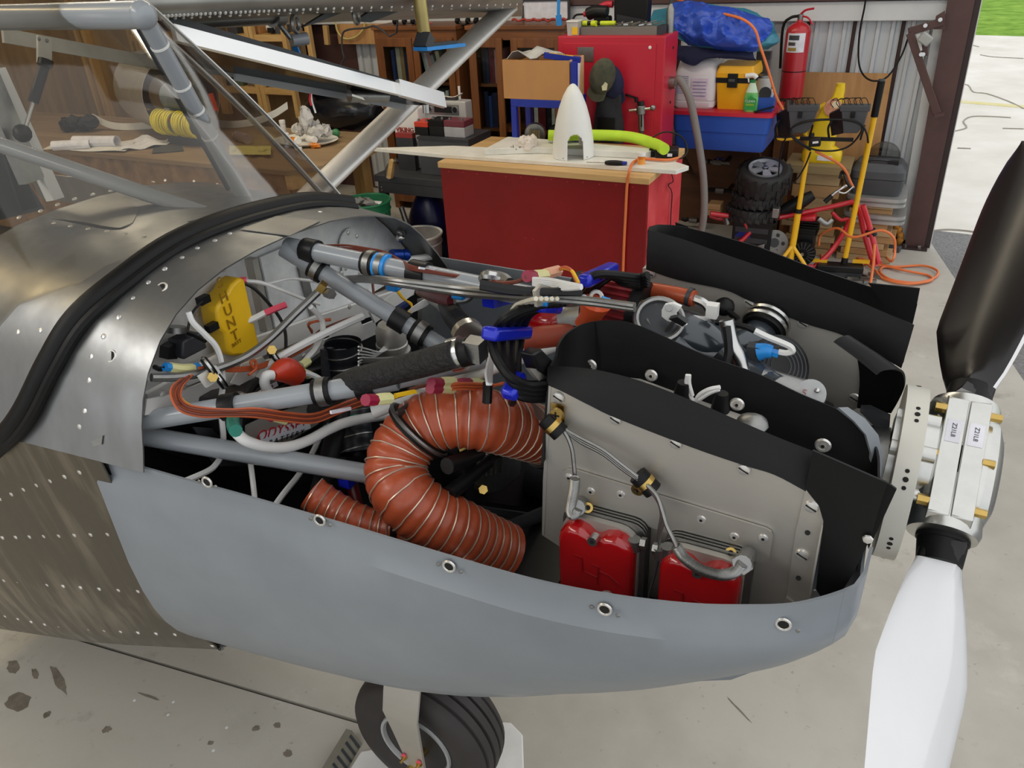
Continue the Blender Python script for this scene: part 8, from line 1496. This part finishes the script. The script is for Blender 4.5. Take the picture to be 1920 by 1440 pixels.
# grinder pedestal with yellow cord reel
c = PZ(372, 300, .0) ; c = V((PY(372, 300, 2.9).x, 2.9, Z0)); t = tp('bench_grinder', 'grey bench grinder on a dark pedestal standing on the workbench', 'grinder', c); MB().loft([[c + V((a * s, b * s, z)) for a, b in ((-.16, -.1), (.16, -.1), (.16, .1), (-.16, .1))] for s, z in ((1, 0), (.9, .03), (.45, .2))]).obj('pedestal', m_dark, t); MB().obox(c + V((-.09, -.05, .12)), (.025, 0, 0), (0, .03, 0), (0, 0, .12)).obj('post', m_tube, t, smooth=0); MB().cyl(c + V((-.12, 0, .30)), c + V((.16, 0, .30)), .09, n=22).obj('motor', pm('grinder_grey', (130, 138, 140), .4), t); MB().cyl(c + V((.17, 0, .3)), c + V((.20, 0, .3)), .11, n=24).obj('wheel_guard', m_dark, t); MB().dome(c + V((-.08, -.085, .16)), (0, -1, 0), .015).obj('switch', pm('switch_orange', (220, 96, 40), .4), t)
q = PY(398, 190, 2.86); MB().bar(q + V((0, 0, .05)), q + V((.02, 0, -.06)), .03, .012, (0, 1, 0)).obj('orange_flag', pm('flag_orange', (230, 80, 50), .5), t)
c = PY(318, 224, 2.8); t = tp('cord_reel', 'bundle of bright yellow cord wound on a dark bar', 'cord', (c.x, 2.8, Z0)); a, b = PY(278, 212, 2.85), PY(372, 222, 2.8); MB().bar(a, b + V((.06, .05, 0)), .03, .035).obj('bar', m_dark, t); MB().bar(b + V((.06, .05, 0)), V((b.x + .06, 2.85, Z0)), .03, .03).obj('bar_post', m_dark, t); d = (b - a).normalized(); my = pm('yellow_cord', (222, 206, 40), .5, 0, .06, 20)
for g0, g1 in ((.20, .52), (.62, .95)):
    for k in range(9): q = a.lerp(b, g0 + (g1 - g0) * k / 8) + V((0, 0, -.045 - .004 * (k % 3))); MB().ring(q, d + V((.12 * sin(k), .1 * cos(k), 0)), .075, .0085, 24, 6).obj('cord_turn', my, t)
# gloves, spray can, plate of clutter
c = PZ(465, 282, Z0); f = MB()
R_ = [[PZ(430 + 78 * i / 10, 274 + 16 * j / 4, Z0 + .006 + .022 * abs(sin(i * .9 + j * .7))) for j in range(5)] for i in range(11)]; f.sheet(R_, .004).obj('yellow_cloth', pm('pale_yellow_cloth', (206, 194, 112), .9, 0, .08, 14), smooth=50, label='pale yellow cloth crumpled at the workbench front edge', cat='cloth')
c = PZ(455, 258, Z0 + .035); t = tp('spray_can', 'spray can lying on its side on the workbench', 'can', (c.x, c.y, Z0)); d = V((1, -.4, 0)).normalized(); MB().cyl(c - d * .08, c + d * .08, .033, n=18).obj('body', pm('can_pink_grey', (170, 150, 148), .35, .3, .05, 8), t); MB().cyl(c - d * .11, c - d * .08, .026, n=18).obj('cap', m_whitep, t); MB().ring(c - d * .08, d, .033, .004, 18, 6).obj('rim', m_steel, t)
pl = PZ(575, 268, Z0); t = tp('tray', 'oval white tray loaded with bags and bottles at the workbench corner', 'tray', pl); n = 28; e = lambda s, z: [pl + V((.24 * s * cos(2 * pi * j / n), .17 * s * sin(2 * pi * j / n), z)) for j in range(n)]; MB().loft([e(.7, 0), e(.95, .018), e(1, .026), e(.97, .026), e(.7, .008)]).obj('dish', m_board, t); 
for k, (dx, dy, r, h, lab) in enumerate(((-.06, .02, .055, .05, 'left'), (.02, .05, .07, .07, 'middle'), (.10, .0, .06, .05, 'right'), (.03, .0, .05, .12, 'top'), (.14, .04, .045, .05, 'rightmost'))):
    f = MB().sphere(pl + V((dx, dy, .03 + h)), (r, r * .8, h * .7), 12, 7).jitter(.014); f.obj('plastic_bag', MATS['milky_plastic'], smooth=20, label='crumpled clear plastic bag of small parts, the %s one on the white tray' % lab, cat='bag', group='bags heaped on the tray')
def pill(px, py, lab, lying=False, m1=m_ora, z=Z0):
    c = PZ(px, py, z); t = tp('pill_bottle', lab, 'bottle', c); d = V((1, -.35, .05)).normalized() if lying else V((0, 0, 1)); o = c + (V((0, 0, .021)) if lying else V((0, 0, 0))); MB().lathe([(.018, 0), (.02, .004), (.02, .065), (.016, .07)], o, d, 16).obj('body', m1, t); MB().lathe([(.022, .07), (.022, .09), (.02, .092)], o, d, 16).obj('cap', m_whitep, t)
pill(548, 268, 'amber pill bottle lying on its side on the white tray', True, z=Z0 + .02); pill(578, 266, 'second amber pill bottle lying on the white tray with its white cap up', True, m_whitep, Z0 + .02); pill(540, 276, 'white pill bottle standing at the left front of the tray', False, m_whitep); pill(533, 250, 'tall white bottle standing behind the tray left end', False, m_whitep)
c = PZ(590, 277, Z0); MB().sphere(c + V((0, 0, .015)), (.05, .03, .015), 10, 5).jitter(.006).obj('amber_lump', m_ora, smooth=25, label='flattened amber plastic lid on the bench in front of the tray', cat='lid'); c = PZ(560, 280, Z0); MB().lathe([(0, 0), (.024, 0), (.024, .012), (0, .014)], c, n=16).obj('loose_lid', m_whitep, label='single white bottle cap on the bench in front of the tray', cat='lid')
c = PZ(625, 262, Z0); MB().sphere(c + V((-.02, .06, .03)), (.03, .03, .03), 10, 6).obj('green_ball', pm('green_wrap', (70, 140, 90), .4), label='green wrapped lump at the right end of the tray', cat='wrap')
# dark plastic sack at the bench corner back
rows = []; c = PZ(670, 240, Z0)
for i in range(9):
    u_ = i / 8; r = .30 * sin(pi * (.22 + .70 * u_)) ** .8; rows.append([V((c.x - .12 + r * 1.1 * cos(a) * (1 + .05 * sin(7 * a + i * 2)), c.y + .02 + r * .55 * sin(a), Z0 + .30 * u_)) for a in [2 * pi * j / 30 for j in range(30)]])
t = tp('black_sack', 'shiny black and navy plastic sack at the back of the workbench corner', 'sack', (c.x, c.y, Z0)); MB().loft(rows).jitter(.008).obj('sack_body', pm('black_plastic_film', (16, 17, 24), .22, 0, .3, 10, .2, 22), t, smooth=50); MB().tube([V((c.x - .3, c.y - .1, Z0 + .24)), V((c.x - .2, c.y - .14, Z0 + .3)), V((c.x - .05, c.y - .12, Z0 + .33))], .03, 8).obj('twisted_neck', MATS['black_plastic_film'], t, smooth=50)
q = PY(585, 190, 3.2); t = tp('key_lanyard', 'red and white lanyard hanging over the tray', 'lanyard', q); MB().tube([PY(583, 174, 3.1), PY(585, 190, 3.1), PY(588, 200, 3.1), PY(592, 212, 3.1)], .006, 6).obj('cord', m_lab, t); MB().tube([PY(582, 175, 3.08), PY(581, 188, 3.08), PY(584, 198, 3.08)], .006, 6).obj('red_cord', m_redc, t)
